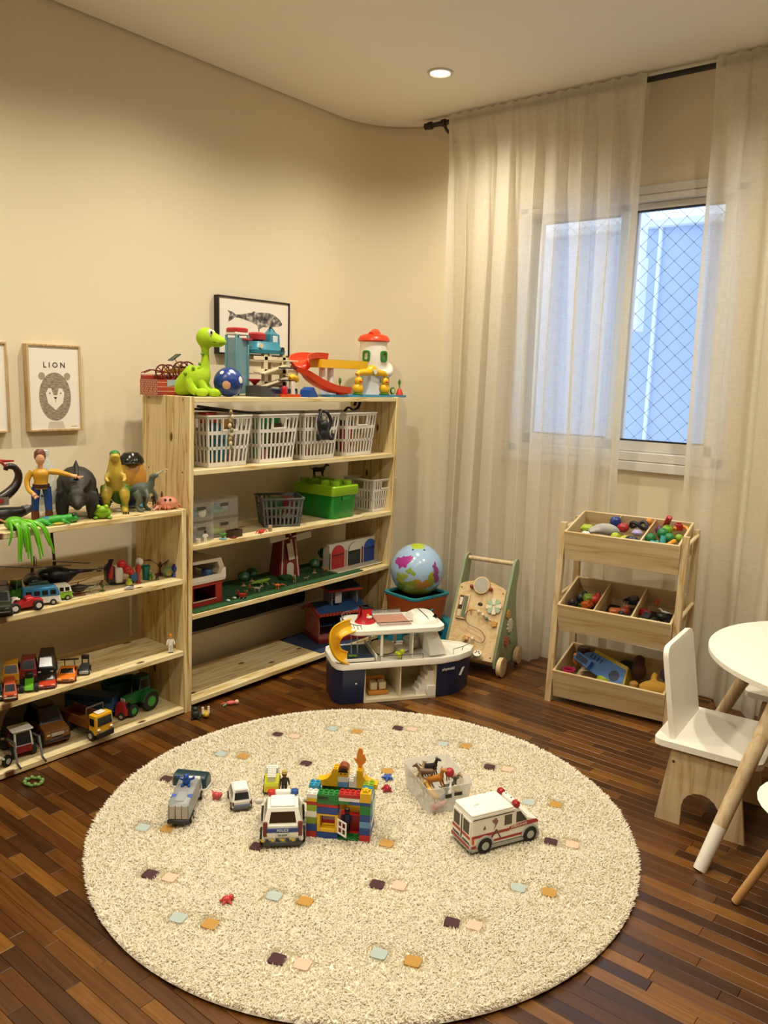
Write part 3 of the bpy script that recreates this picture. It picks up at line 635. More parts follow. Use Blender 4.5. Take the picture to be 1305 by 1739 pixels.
wire = smoothpts([(-.02, .03, .016), (-.03, .08, .024), (-.005, .1, .026), (.055, .085, .026), (.075, .115, .028), (.04, .15, .03), (-.03, .17, .03), (-.06, .205, .03), (-.035, .245, .026), (.02, .24, .026), (.06, .215, .024), (.098, .2, .016)], 5)
onb(MB().tube(wire, .0018, 6), 'bead_wire', '#4a3a2c')
for k, h_ in ((40, '#c79243'), (44, '#e8d3bd'), (47, '#e9ded0'), (50, '#5f7a68'), (7, '#d9a08c'), (11, '#efd8c4')): p = wire[k]; onb(MB().ell(p, .009), 'bead', h_)
for u, v in ((.105, .195), (-.035, .095)): onb(MB().prism([(u+.018*math.cos(R(a))*(1 if k % 2 else .7), v+.018*math.sin(R(a))*(1 if k % 2 else .7)) for k, a in enumerate(range(0, 360, 36))], 2, .01, .024), 'cloud_knob', '#c89a4e')
for k, u in enumerate((-.05, .012, .058)):
    rl = onb(MB().cyl((u, .012, .02), (u, .030, .045), .021, n=22), 'roller', '#e9e3d4')
    for j in range(6): a = R(60*j); MB().ell((u+.012*math.cos(a), .03+.010*math.sin(a), .0455), .0035, 8, 5).put('roller_dot', '#2f2a26', rl)
for (x, z, r_, h_) in ((-.135, .235, .035, '#e0d6bb'), (-.105, .305, .022, '#cf9f3f'), (-.1, .16, .026, '#b05a3f'), (-.16, .165, .026, '#8f9c79')):
    n = 11; pts = []
    for k in range(n*2): a = R(360*k/(n*2)); q = r_*(1.12 if k % 2 else .86); pts.append((x+q*math.cos(a), z+q*math.sin(a)))
    MB().prism(pts, 1, .147, .155).put('gear', h_, wk)
# --- globe beach ball on an orange wagon
wg = thing('toy_wagon', 'orange plastic wagon with teal wheels beside the tall shelf', 'toy wagon', (-2.615, 3.585, 0), -10)
def rr3(w_, d_, r_, z): return [(p[0], p[1], z) for p in rrect(w_, d_, r_, 4)]
MB().loft([rr3(.20, .2, .03, .09), rr3(.235, .25, .035, .2), rr3(.255, .28, .04, .285), rr3(.262, .288, .04, .292), rr3(.262, .288, .04, .302), rr3(.25, .27, .035, .302), rr3(.225, .235, .03, .2), rr3(.2, .2, .03, .115)]).put('tub', pl('#d0692d', .45), wg)
MB().loft([rr3(.262, .288, .04, .303), rr3(.272, .298, .04, .305), rr3(.272, .298, .04, .316), rr3(.235, .255, .035, .316), rr3(.23, .25, .035, .303)]).put('rim', pl('#2f8793', .4), wg)
for x in (-.085, .085):
    for y in (-.13, .13):
        wh = MB().cyl((x, y-.022, .085), (x, y+.022, .085), .085, n=26).put('wheel', pl('#2a8fa3', .4), wg)
        MB().cyl((x, y-.026, .085), (x, y+.026, .085), .03, n=16).put('hub_cap', '#1d5f72', wh)
MB().tube([(.09, -.16, .12), (.13, -.1, .2), (.135, 0, .24)], .008, 8).put('pull_loop', pl('#20707f', .4), wg)
gb = thing('globe_ball', 'inflatable blue globe ball resting on the orange wagon', 'ball', (-2.622, 3.592, .438), 0)
MB().ell((0, 0, 0), .15, 40, 26).put('ball', pl('#a8c6e8', .2), gb)
def patch(el, az, rad, col_, sq=1, seed=0):
    rn = random.Random(seed); e, a = R(el), R(az); d0 = Vector((math.cos(e)*math.cos(a), math.cos(e)*math.sin(a), math.sin(e))); u = Vector((-math.sin(a), math.cos(a), 0)); v = d0.cross(u)
    n = 26; ph = [rn.uniform(0, 6.28) for _ in range(4)]; rings = []
    for q in (0.02, .35, .7, 1):
        rg = []
        for k in range(n):
            t = 2*math.pi*k/n; rr_ = R(rad)*q*(1+.25*math.sin(2*t+ph[0])+.2*math.sin(3*t+ph[1])+.15*math.sin(5*t+ph[2])+.1*math.sin(7*t+ph[3]))
            d = (d0*math.cos(rr_)+(u*math.cos(t)*sq+v*math.sin(t))*math.sin(rr_)).normalized()*(.1506 if q < 1 else .1499); rg.append(tuple(d))
        rings.append(rg)
    MB().loft(rings, cap=True).put('land_patch', pl(col_, .3), gb)
for p in ((28, -92, 16, '#b03a94', 1.1, 1), (86, -40, 19, '#b6c832', 1.2, 2), (-36, -70, 25, '#a9b043', 1.3, 3), (-22, -42, 17, '#c08a3e', 1, 4), (0, -8, 16, '#8d3f86', .7, 5), (-8, -20, 15, '#9aa23a', .8, 6), (-50, -20, 22, '#9aa23a', 1.2, 7), (-5, -88, 10, '#9db24a', 1.1, 8), (15, 60, 25, '#c8a040', 1, 9), (10, 150, 28, '#b0b640', 1, 10), (8, -68, 7, '#8aa84a', 1.4, 11), (-14, -95, 9, '#a9b043', 1, 12), (-18, -64, 8, '#8e9c3c', 1.5, 13), (20, -10, 8, '#8d3f86', .6, 14), (-30, -95, 13, '#7f9a3a', 1, 15), (-62, -60, 20, '#b59a3a', 1.2, 16)): patch(*p)
for az in (-75, -25): e = R(60); MB().ell((.149*math.cos(e)*math.cos(R(az)), .149*math.cos(e)*math.sin(R(az)), .149*math.sin(e)), .006, 8, 6).put('printed_dot', '#27465e', gb)
# --- toy cruise ship
BT0 = Vector((-2.277, 2.735, .002))-1.165*(Matrix.Rotation(R(54.6), 3, 'Z') @ Vector((.12, -.1, 0)))
bt = thing('toy_ship', 'white and navy toy cruise ship with yellow slide on the floor', 'toy ship', BT0, 54.6); bt.scale = (1.165, 1.165, 1.165)
NAVY, CRM, SHW = pl('#1c2748', .3), pl('#e9dfc0', .45), pl('#f0ece0', .3)
def plan(k, z, dy=0):   # hull outline, narrower lower down; x 0 stern .. .62 bow
    h = .115*k+dy; return [(x+(1-k)*.25*(.3-x), y*h/.115 if True else y, z) for x, y in ((.03, -.115), (.01, -.1), (0, -.06), (0, .06), (.01, .1), (.03, .115), (.44, .115), (.52, .095), (.585, .055), (.622, 0), (.585, -.055), (.52, -.095), (.44, -.115))]
def cut(x0, x1, k0=.82, k1=1, z0=0, z1=.15):
    """hull slice between x0 and x1"""
    def half(x, k):
        if x < .03: return .115*k*(.55+.45*min(1, (x+.005)/.03))
        if x < .44: return .115*k
        return .115*k*math.cos(min(1, (x-.44)/.185)*math.pi/2)**.75
    rings = []
    for i in range(9):
        x = x0+(x1-x0)*i/8; ht, hb = half(x, k1), half(x if x < .44 else x+.03*(x-.44)/.18, k0); hb = max(hb, .002); ht = max(ht, .003)
        rings.append([(x, -hb, z0), (x, hb, z0), (x, (hb*.4+ht*.6), z0+(z1-z0)*.6), (x, ht, z1), (x, -ht, z1), (x, -(hb*.4+ht*.6), z0+(z1-z0)*.6)])
    return MB().loft(rings)
cut(0, .12).put('stern_hull', NAVY, bt); cut(.425, .60).put('bow_hull', NAVY, bt)
MB().box(.12, .425, -.10, .108, 0, .012).box(.12, .425, .1, .108, .012, .15).box(.12, .126, -.1, .1, .012, .15).box(.27, .275, -.098, .1, .012, .15).box(.418, .425, -.1, .1, .012, .15).put('cabin_shell', CRM, bt)
st = MB()
for k in range(5): st.box(.415-.012*(5-k)-.012, .418-.0*k, -.09, -.03, .012+.02*k, .032+.02*k)
st.put('stairs', SHW, bt); MB().box(.385, .425, -.102, -.096, .005, .055, .003).put('gangway_door', SHW, bt)
bed = MB().box(.15, .235, -.06, 0, .012, .03, .004).box(.152, .233, -.004, .004, .012, .075, .004).put('bunk', '#d08a2c', bt); MB().box(.16, .19, -.05, -.01, .031, .062, .003).box(.197, .227, -.05, -.01, .031, .062, .003).put('pillows', '#e8dcb8', bed)
MB().ell((.085, -.104, .09), (.009, .003, .009), 14, 8).put('porthole', '#e6e2da', bt)
def outl(z, g=0): return [(p[0]+(.0 if p[0] > .3 else -g)+(g*.6 if p[0] > .55 else 0), p[1]*(1+g*8), z) for p in plan(1, z)]
MB().loft([outl(.148, .0), outl(.152, .006), outl(.17, .008), outl(.176, .006), outl(.176, -.004), outl(.168, -.006)]).put('main_deck', SHW, bt)
MB().box(.045, .165, -.095, .09, .1765, .182, .002).put('pool', pl('#20466b', .2), bt)
MB().prism([(.02, -.09), (.16, -.09), (.16, -.1), (.02, -.1)], 2, .176, .186).box(.165, .172, -.1, .09, .176, .2, .002).put('pool_rim', SHW, bt)
MB().lathe([(.05, 0), (.05, .022), (.046, .03), (0, .03)], (.225, .02, .176), n=22).put('bar_counter', CRM, bt); MB().lathe([(.028, 0), (.028, .012), (.0, .014)], (.31, .01, .176), n=20).put('round_sofa', SHW, bt); MB().lathe([(.035, 0), (.035, .035), (0, .037)], (.36, .05, .176), n=20).put('lounge', pl('#d9d4c8', .4), bt)
for x, y in ((.19, -.095), (.19, .09), (.3, .09)): MB().cyl((x, y, .176), (x, y, .285), .006, n=10).put('post', SHW, bt)
MB().loft([[(.40, -.09, .176), (.475, -.075, .176), (.475, .075, .176), (.40, .09, .176)], [(.375, -.09, .285), (.425, -.08, .285), (.425, .08, .285), (.375, .09, .285)]]).put('bridge_front', SHW, bt)
MB().box(.32, .325, -.09, -.05, .176, .285, .001).put('bridge_post', SHW, bt); MB().prism([(.36, .178), (.45, .178), (.41, .28), (.37, .28)], 1, -.0925, -.0905).put('bridge_window', CLEAR2, bt)
def oval(x0, x1, hw, z, sx=1): 
    r_ = .045; return [(p[0], p[1], z) for p in rrect(x1-x0, 2*hw, r_, 6, ((x0+x1)/2, 0))]
MB().loft([oval(.06, .455, .105, .283), oval(.055, .46, .11, .288), oval(.055, .46, .11, .303), oval(.06, .455, .105, .308)]).put('upper_deck', SHW, bt)
MB().loft([oval(.33, .445, .085, .3085), oval(.335, .44, .08, .322), oval(.345, .43, .06, .335)]).put('roof_dome', SHW, bt)
MB().loft([oval(.385, .44, .06, .3225), oval(.39, .435, .055, .333)]).put('skylight', pl('#27323d', .2), bt)
MB().box(.185, .32, -.07, .06, .3085, .316, .002).put('sun_deck', '#b98570', bt)
for y in (-.085, .09): MB().box(.17, .32, y-.002, y+.002, .309, .326, .001).put('deck_rail', CLEAR2, bt); MB().tube([(.17, y, .327), (.32, y, .327)], .0018, 6).put('rail_bar', '#2a2e36', bt)
fn = MB().loft([oval(.1, .185, .045, .3085), oval(.112, .175, .036, .325), oval(.118, .168, .03, .345), oval(.12, .166, .028, .368)]).put('funnel', '#c01f27', bt)
MB().loft([oval(.124, .162, .024, .3681), oval(.126, .16, .022, .374)]).put('funnel_top', '#221c22', fn); MB().ell((.152, -.034, .337), (.013, .004, .006), 14, 8).put('emblem_wave', '#e7e2d8', fn); MB().ell((.146, -.0335, .345), (.006, .003, .005), 12, 8).put('emblem_sun', '#e7b52d', fn)
rl = MB()
for k in range(13):
    a = R(95+k*170/12); x, y = .11+.055*math.cos(a)*1.02, .1*math.sin(a); rl.cyl((x, y, .308), (x-.006, y*1.03, .325), .0013, n=5)
rl.tube([(.11+.058*math.cos(R(95+k*17))-.003, .103*math.sin(R(95+k*17)), .325) for k in range(11)], .0018, 6).put('stern_railing', '#5c6167', bt)
MB().tube([(.545, -.07, .185), (.55, -.068, .2), (.6, -.03, .2), (.62, 0, .2)], .0018, 6).tube([(.5, -.09, .176), (.5, -.088, .198), (.55, -.068, .2)], .0018, 6).put('bow_rail', pl('#a6a8ac', .3, .6), bt)
MB().tube([(.18, -.112, .196), (.36, -.112, .196)], .0016, 6).tube([(.18, -.112, .176), (.18, -.112, .196)], .0014, 5).tube([(.27, -.112, .176), (.27, -.112, .196)], .0014, 5).tube([(.36, -.112, .176), (.36, -.112, .196)], .0014, 5).put('side_rail', '#2e333b', bt)
# slide: half pipe
sp = smoothpts([(.07, -.075, .315), (.03, -.095, .312), (-.005, -.1, .29), (-.012, -.1, .25), (.005, -.098, .21), (.035, -.095, .19), (.05, -.094, .186)], 5); rings = []
for i, p in enumerate(sp):
    t = (sp[min(i+1, len(sp)-1)]-sp[max(i-1, 0)]).normalized(); u0 = Vector((.45, -.55, .6)); up = (u0-t*u0.dot(t)).normalized(); side = t.cross(up).normalized()
    cs = [(-.026, .016), (-.024, .004), (-.014, -.004), (0, -.006), (.014, -.004), (.024, .004), (.026, .016), (.022, .016), (.02, .006), (.012, 0), (0, -.002), (-.012, 0), (-.02, .006), (-.022, .016)]
    rings.append([tuple(p+side*a*1.1+up*c_) for a, c_ in cs])
MB().loft(rings).put('slide', pl('#e8b118', .3), bt)
MB().tube([(.075, -.06, .176), (.07, -.065, .3)], .002, 6).tube([(.1, -.06, .176), (.095, -.065, .3)], .002, 6).put('ladder', pl('#9a9c9e', .3, .5), bt)
MB().ell((.075, -.055, .186), (.012, .01, .006), 10, 6).ell((.09, -.06, .186), (.009, .008, .006), 10, 6).put('pool_frog', '#6fa423', bt)
tx = text('playmobil', .016, bt, 'hull_lettering', '#e8e6e0', (.472, -.1125, .124), (86, 0, 9)); tx.scale = (.95, 1, 1)
MB().prism([(.528, .085), (.536, .085), (.55, .12), (.54, .115)], 1, -.092, -.088).put('anchor_mark', '#dcdad4', bt).rotation_euler = (0, 0, 0)
gz = MB().ell((0, 0, .016), (.018, .018, .016), 16, 10).ell((.012, .004, .032), .013, 14, 9).ell((-.006, -.012, .024), .01, 12, 8)
simple(gz, 'lime_squeeze_toy', pl('#b5c522', .35), 'round lime green toy sitting on the ship\'s main deck', 'toy', Matrix.LocRotScale(BT0, Matrix.Rotation(R(54.6), 3, 'Z'), Vector((1.165, 1.165, 1.165))) @ Vector((.268, -.085, .176)))

# ================================================================ toy builders
GLS = pl('#15181c', .15); TYRE = pl('#171615', .7); HUBM = pl('#b9b6ae', .35, .4)
def shell(poly, W, b=.003, tum=0, mb=None):
    """side profile given in x, z drawn out to the width, edges eased, sides leaning in by tum"""
    zs = [p[1] for p in poly]; z0, z1 = min(zs), max(zs); cx = sum(p[0] for p in poly)/len(poly); cz = (z0+z1)/2; rings = []
    for y, k in ((-W/2, 1-b/max(z1-z0, .004)*1.2), (-W/2+b, 1), (W/2-b, 1), (W/2, 1-b/max(z1-z0, .004)*1.2)):
        rings.append([(cx+(p[0]-cx)*(1-(1-k)*.4), y*(1-tum*(p[1]-z0)/max(z1-z0, 1e-6)), cz+(p[1]-cz)*k) for p in poly])
    return (mb or MB()).loft(rings)
def quad(b, ps, off):
    """thin plate over a four-cornered area"""
    p = [Vector(q) for q in ps]; n = (p[1]-p[0]).cross(p[3]-p[0]).normalized()*off; return b.loft([[tuple(q) for q in p], [tuple(q+n) for q in p]])
def lerp4(ps, u, v):
    a = Vector(ps[0]).lerp(Vector(ps[1]), u); c = Vector(ps[3]).lerp(Vector(ps[2]), u); return a.lerp(c, v)
def pane(b, ps, u0, u1, v0, v1, off): return quad(b, [lerp4(ps, u0, v0), lerp4(ps, u1, v0), lerp4(ps, u1, v1), lerp4(ps, u0, v1)], off)
def wheelset(T, xs, hw, r, w_, tyre=TYRE, hub=HUBM, names='wheel'):
    src = None
    for x in xs:
        for sg in (-1, 1):
            if src is None:
                src = MB().tube([(0, -w_/2, 0), (0, -w_/2+w_*.15, 0), (0, w_/2-w_*.15, 0), (0, w_/2, 0)], [r*.9, r, r, r*.9], 20).put(names, tyre, T); MB().cyl((0, -w_/2-.0008, 0), (0, w_/2+.0008, 0), r*.52, n=14).put('hub', hub, src); o = src
            else: o = copy_tree(src, T)
            o.location = (x, sg*hw, r)
def cabin(T, x0, x1, x2, x3, z0, z1, W, tum, col_, glass=GLS, side=1, front=True, rear=True, name='cabin', rim=.1):
    c = shell([(x0, z0), (x1, z1), (x2, z1), (x3, z0)], W, min(.003, (z1-z0)*.12), tum).put(name, col_, T)
    wb, wt = W/2, W/2*(1-tum); e = .0007
    def wn_(ps, u0, u1, v0, v1): pane(MB(), ps, u0, u1, v0, v1, e).put('window', glass, c)
    if front: wn_([(x3, wb, z0), (x3, -wb, z0), (x2, -wt, z1), (x2, wt, z1)][::-1] if False else [(x3, -wb, z0), (x3, wb, z0), (x2, wt, z1), (x2, -wt, z1)], rim, 1-rim, .14, .9)
    if rear: wn_([(x0, wb, z0), (x0, -wb, z0), (x1, -wt, z1), (x1, wt, z1)], rim, 1-rim, .2, .88)
    for sg in (-1, 1):
        ps = [(x0, -wb, z0), (x3, -wb, z0), (x2, -wt, z1), (x1, -wt, z1)] if sg < 0 else [(x3, wb, z0), (x0, wb, z0), (x1, wt, z1), (x2, wt, z1)]
        for k in range(side): wn_(ps, .08+k*.86/side, .08+(k+1)*.86/side-.06, .2, .85)
    return c
def car(T, L, W, H, col_, style='suv', roof=None, glass=GLS, hub=HUBM, r=None, light='#f1ead2', tail='#a81f1c', bump=None):
    r = r or H*.2; gc = r*.7; h = L/2
    if style == 'suv': body = [(-h, gc), (-h, H*.55), (-h*.96, H*.6), (h*.55, H*.6), (h*.95, H*.52), (h, H*.45), (h, gc)]; cb = (-h*.94, -h*.82, h*.2, h*.5, H*.58, H)
    elif style == 'sport': body = [(-h, gc), (-h, H*.62), (-h*.5, H*.66), (h*.35, H*.6), (h*.8, H*.45), (h, H*.3), (h, gc)]; cb = (-h*.62, -h*.25, h*.12, h*.42, H*.6, H)
    elif style == 'van': body = [(-h, gc), (-h, H*.56), (h*.8, H*.56), (h*.98, H*.48), (h, H*.4), (h, gc)]; cb = (-h*.98, -h*.93, h*.5, h*.84, H*.54, H)
    else: body = [(-h, gc), (-h, H*.5), (-h*.9, H*.56), (h*.4, H*.58), (h*.9, H*.48), (h, H*.4), (h, gc)]; cb = (-h*.75, -h*.5, h*.15, h*.45, H*.55, H)
    shell(body, W, min(.004, H*.08), .04).put('body', col_, T)
    cabin(T, *cb[:4], cb[4], cb[5], W*.93, .16, roof or col_, glass, side=2 if style in ('suv', 'van') else 1)
    wheelset(T, (-h*.62, h*.6), W/2-.002, r, W*.16, hub=hub)
    for sg in (-1, 1):
        MB().cbox((h*.97, sg*W*.34, H*.42), (L*.03, W*.2, H*.1), H*.03).put('headlight', light, T)
        MB().cbox((-h*.985, sg*W*.4, H*.48), (L*.025, W*.12, H*.14), H*.02).put('tail_light', tail, T)
    for x in (h, -h): MB().cbox((x, 0, gc+H*.07), (L*.035, W*.98, H*.1), H*.03).put('bumper', bump or '#1c1b1a', T)
    MB().cbox((h*.995, 0, H*.36), (L*.015, W*.4, H*.08), .001).put('grille', '#141414', T)
def twopx(pa, pb, z):
    a, b = PZ(*pa, z), PZ(*pb, z); d = b-a; return (a+b)/2, math.degrees(math.atan2(d.y, d.x)), d.length
def figure(T, h, skin='#e3b58e', hair='#5a3418', top='#333', legs='#223', arm=None, hat=None, spread=12, ankle=None):
    """small jointed toy person, front towards +x"""
    s = h
    for sg in (-1, 1):
        lg = MB().loft([[(p[0]*.055*s, sg*.062*s+p[1]*.05*s, z) for p in rrect(2, 2, .5, 2)] for z in (0.03*s, .42*s)]).put('leg', legs, T); MB().cbox((.02*s, sg*.062*s, .018*s), (.15*s, .1*s, .036*s), .01*s).put('shoe', ankle or legs, lg)
    MB().loft([[(p[0]*.06*s, p[1]*w_*s, z) for p in rrect(2, 2, .6, 3)] for z, w_ in ((.40*s, .115), (.55*s, .12), (.7*s, .13), (.73*s, .09))]).put('torso', top, T)
    for sg in (-1, 1):
        ar = MB().tube([(0, sg*.13*s, .69*s), (.01*s, sg*.175*s, .58*s), (.05*s, sg*.185*s, .46*s)], [.042*s, .04*s, .032*s], 8).put('arm', arm or top, T); MB().ell((.06*s, sg*.187*s, .435*s), .034*s, 10, 7).put('hand', skin, ar)
    hd = MB().cyl((0, 0, .72*s), (0, 0, .77*s), .04*s, n=10).ell((0, 0, .85*s), (.095*s, .095*s, .105*s), 16, 10).put('head', skin, T)
    for sg in (-1, 1): MB().ell((.09*s, sg*.035*s, .86*s), (.008*s, .012*s, .016*s), 8, 6).put('eye', '#1a1512', hd)
    MB().tube([(.093*s, -.022*s, .81*s), (.096*s, 0, .803*s), (.093*s, .022*s, .81*s)], .006*s, 5).put('mouth', '#8a4a36', hd)
    MB().lathe([(.1*s, 0), (.108*s, .05*s), (.095*s, .11*s), (.05*s, .14*s), (0, .145*s)], (-.012*s, 0, .855*s), n=16).put('hair', hair, hd)
    if hat: MB().lathe([(.1*s, 0), (.112*s, .01*s), (.1*s, .02*s), (.095*s, .09*s), (.04*s, .11*s), (0, .11*s)], (0, 0, .93*s), n=16).put('hat', hat, hd)
def critter(b, s, kind='dog'):
    """four-legged body along +x, feet at z=0, shoulder height about s"""
    chain(b, [(-.62*s, 0, .62*s, .13*s), (-.45*s, 0, .68*s, .22*s), (0, 0, .66*s, .23*s), (.4*s, 0, .7*s, .22*s), (.58*s, 0, .8*s, .15*s)], 10)
    chain(b, [(.5*s, 0, .78*s, .15*s), (.68*s, 0, 1.02*s, .12*s), (.78*s, 0, 1.14*s, .13*s)], 8); chain(b, [(.74*s, 0, 1.15*s, .14*s), (.9*s, 0, 1.1*s, .11*s), (1.08*s, 0, 1.02*s, .06*s)], 8)
    for x in (-.45, .4):
        for sg in (-1, 1): chain(b, [(x*s, sg*.13*s, .6*s, .11*s), ((x-.03)*s, sg*.14*s, .3*s, .065*s), (x*s, sg*.14*s, .04*s, .055*s), ((x+.06)*s, sg*.14*s, .02*s, .05*s)], 7)
    chain(b, [(-.6*s, 0, .7*s, .06*s), (-.8*s, 0, .78*s, .045*s), (-.95*s, 0, .95*s, .025*s)], 6)
    for sg in (-1, 1): b.tube([(.74*s, sg*.08*s, 1.22*s), (.72*s, sg*.11*s, 1.36*s)], [.05*s, .01*s], 6)
    return b

# ================================================================ toys on the rug
RZ = .020
# 1 police car, seen from behind
c, a, L = twopx((480, 1440), (481, 1374), RZ); L = .205; W = .132; H = .128
pc = thing('police_car', 'white toy police car with red and blue light bar on the rug', 'toy car', (PZ(480, 1440, RZ)+Vector((math.cos(R(a)), math.sin(R(a)), 0))*L/2), a)
shell([(-.1, .02), (-.104, .05), (-.1, .075), (.035, .078), (.09, .068), (.103, .055), (.103, .02)], W, .006, .06).put('body', WHITE, pc)
cb = cabin(pc, -.098, -.078, .0, .045, .074, H-.004, W*.93, .2, WHITE, pl('#2b1f16', .15), side=2, rear=False)
pane(MB(), [(-.098, W*.465, .074), (-.098, -W*.465, .074), (-.078, -W*.372, H-.004), (-.078, W*.372, H-.004)], .14, .86, .16, .78, .001).put('rear_window', pl('#3a2a1c', .12), pc)
MB().box(-.074, -.004, -.04, .04, H-.004, H+.002, .003).put('roof_panel', '#f4f2ea', pc)
for x0, x1, y0, y1, h_ in ((-.006, .012, -.05, .05, '#eceae2'),): MB().box(x0, x1, -.026, .026, H-.002, H+.014, .004).put('light_bar', h_, pc)
MB().box(-.007, .013, .026, .05, H-.002, H+.015, .004).put('red_beacon', '#c4281f', pc); MB().box(-.007, .013, -.05, -.026, H-.002, H+.015, .004).put('blue_beacon', '#1f4f9a', pc)
for sg in (-1, 1):
    MB().cbox((-.1, sg*.055, .064), (.01, .014, .05), .003).put('tail_light', '#6b201c', pc); MB().ell((.03, sg*.08, .088), (.008, .014, .01), 12, 8).put('mirror', '#c9c9c2', pc)
MB().box(-.1055, -.1035, -.05, .05, .055, .068).put('police_band', '#243f86', pc); text('POLICE', .0115, pc, 'lettering', '#f2f2ee', (-.1058, 0, .0615), (90, 0, -90))
MB().box(-.1065, -.104, -.022, .022, .038, .053, .001).put('number_plate', '#d9d6cc', pc); text('FB-6207', .009, pc, 'plate_lettering', '#3a3a3c', (-.1068, 0, .0455), (90, 0, -90))
MB().box(-.109, -.098, -.063, .063, .008, .024, .004).put('rear_bumper', '#3a3a3c', pc)
for k in range(8): y = -.056+k*.016; quad(MB(), [(-.1055, y+.01, .024), (-.1055, y, .024), (-.1055, y+.006, .034), (-.1055, y+.016, .034)], .001).put('chevron', '#c8b62c' if k % 2 else '#26282c', pc)
MB().box(-.1, .1, -.061, .061, .01, .022, .003).put('underbody', '#29292b', pc)
wheelset(pc, (-.066, .066), W/2-.004, .025, .02)
# 2 white van
p0 = PZ(411, 1378, RZ); p1 = PZ(399, 1333, RZ); d = p1-p0; a = math.degrees(math.atan2(d.y, d.x)); L = .125
wv = thing('white_van', 'small white toy emergency van left of the police car', 'toy car', p0+d.normalized()*L/2, a); W, H = .068, .07
shell([(-.062, .012), (-.064, .036), (.045, .038), (.06, .03), (.062, .012)], W, .004, .05).put('body', '#e9e7e0', wv)
cabin(wv, -.063, -.053, .02, .046, .036, H, W*.95, .16, '#eeece6', pl('#2a2b2d', .15), side=3)
MB().box(-.05, .012, -.024, .024, H, H+.004, .002).put('roof_rack', '#f2f0ea', wv); MB().box(-.056, -.046, -.02, .02, H-.001, H+.006, .002).put('rear_beacon', '#c8c6c0', wv)
MB().box(-.068, -.06, -.034, .034, .008, .016, .002).put('bumper', '#4b4a4a', wv); MB().box(-.0658, -.0645, -.028, .028, .021, .026).put('stripe', '#5a6ea0', wv)
for sg in (-1, 1): MB().cbox((-.063, sg*.03, .03), (.004, .006, .014), .001).put('tail_light', '#6d2b27', wv)
wheelset(wv, (-.04, .04), W/2-.003, .013, .012)
# 3 yellow and white rescue truck
p0 = PZ(461, 1352, RZ); p1 = PZ(464, 1312, RZ); d = p1-p0; a = math.degrees(math.atan2(d.y, d.x))
yt = thing('rescue_truck', 'yellow and white toy truck half hidden behind the police car', 'toy truck', p0+d.normalized()*.06, a)
shell([(-.058, .014), (-.058, .036), (.05, .036), (.058, .03), (.058, .014)], .054, .003).put('chassis', '#d6b92a', yt)
shell([(-.058, .036), (-.054, .046), (.022, .046), (.022, .036)], .05, .002).put('hose_bed', '#c8cf3a', yt)
cabin(yt, .018, .022, .044, .056, .034, .066, .05, .12, '#f2f0e8', side=1)
bed = MB().box(-.05, .034, -.016, .016, .066, .07, .002).put('ladder', '#f4f2ea', yt)
for k in range(6): MB().box(-.046+k*.013, -.042+k*.013, -.015, .015, .07, .0725).put('rung', '#cfccc2', bed)
for x in (-.04, .02): MB().box(x-.003, x+.003, -.012, .012, .036, .066).put('ladder_post', '#e4e2d8', yt)
wheelset(yt, (-.036, .036), .024, .014, .012)
# 4 black figure
fg = thing('black_figure', 'toy figure in black with gold helmet beside the rescue truck', 'figurine', PZ(483, 1349, RZ), -30)
figure(fg, .088, '#7a4a30', '#5a2f1c', '#221c1c', '#191718', hat='#b89a4a')
# 5 grey truck with blue figure on top
p0 = PZ(303, 1406, RZ); p1 = PZ(338, 1328, RZ); d = p1-p0; a = math.degrees(math.atan2(d.y, d.x)); L = .215
gt = thing('grey_lorry', 'grey toy lorry with ribbed rear door on the left of the rug', 'toy truck', p0+d.normalized()*L/2, a); W = .07
GRY = pl('#8c8f92', .35)
shell([(-.105, .026), (-.107, .078), (-.1, .084), (.05, .094), (.056, .088), (.056, .026)], W, .004, .04).put('container', GRY, gt)
for x0 in (-.09, -.02): quad(MB(), [(x0, -.014, .0849+.00067*(x0+.1)*100*.1), (x0+.055, -.014, .0885+.0006*(x0+.09)*10), (x0+.055, .014, .0885+.0006*(x0+.09)*10), (x0, .014, .0849+.00067*(x0+.1)*100*.1)], .0016).put('roof_panel', '#9fa2a6', gt)
for sg in (-1, 1): quad(MB(), [(-.07, sg*.034, .0862), (-.045, sg*.034, .0878), (-.05, sg*.018, .088), (-.062, sg*.018, .087)][::sg], .001).put('blue_mark', '#4a68b0', gt)
for k in range(3): MB().box(-.1095, -.1065, -.03+k*.0205, -.0125+k*.0205, .032, .078, .001).put('rear_panel', '#b5ada0', gt)
MB().box(-.111, -.104, -.036, .036, .014, .028, .002).put('rear_bumper', '#232426', gt); MB().box(-.1, .1, -.024, .024, .014, .027).put('chassis', '#2b2c2e', gt)
cabin(gt, .06, .062, .088, .104, .03, .082, W*.95, .08, '#d9d9d6', side=1, rear=False, name='cab'); MB().box(.06, .105, -.033, .033, .014, .032, .003).put('cab_base', '#c9c9c6', gt)
wheelset(gt, (-.075, -.048, .08), W/2-.004, .015, .014)
bf = MB(); bf.ell((0, 0, .016), (.012, .014, .014), 12, 8).ell((.004, 0, .034), .01, 12, 8)
for sg in (-1, 1): bf.tube([(0, sg*.012, .022), (0, sg*.024, .026), (.004, sg*.027, .036)], [.005, .0045, .004], 7).tube([(0, sg*.007, .008), (.012, sg*.011, .003), (.018, sg*.012, .004)], [.006, .005, .004], 7)
m4 = Matrix.Translation(gt.location) @ Matrix.Rotation(R(a), 4, 'Z')
simple(bf, 'blue_creature', pl('#1d4fa0', .35), 'small blue toy creature riding on the grey lorry roof', 'figurine', m4 @ Vector((.01, 0, .0885)), a+180)
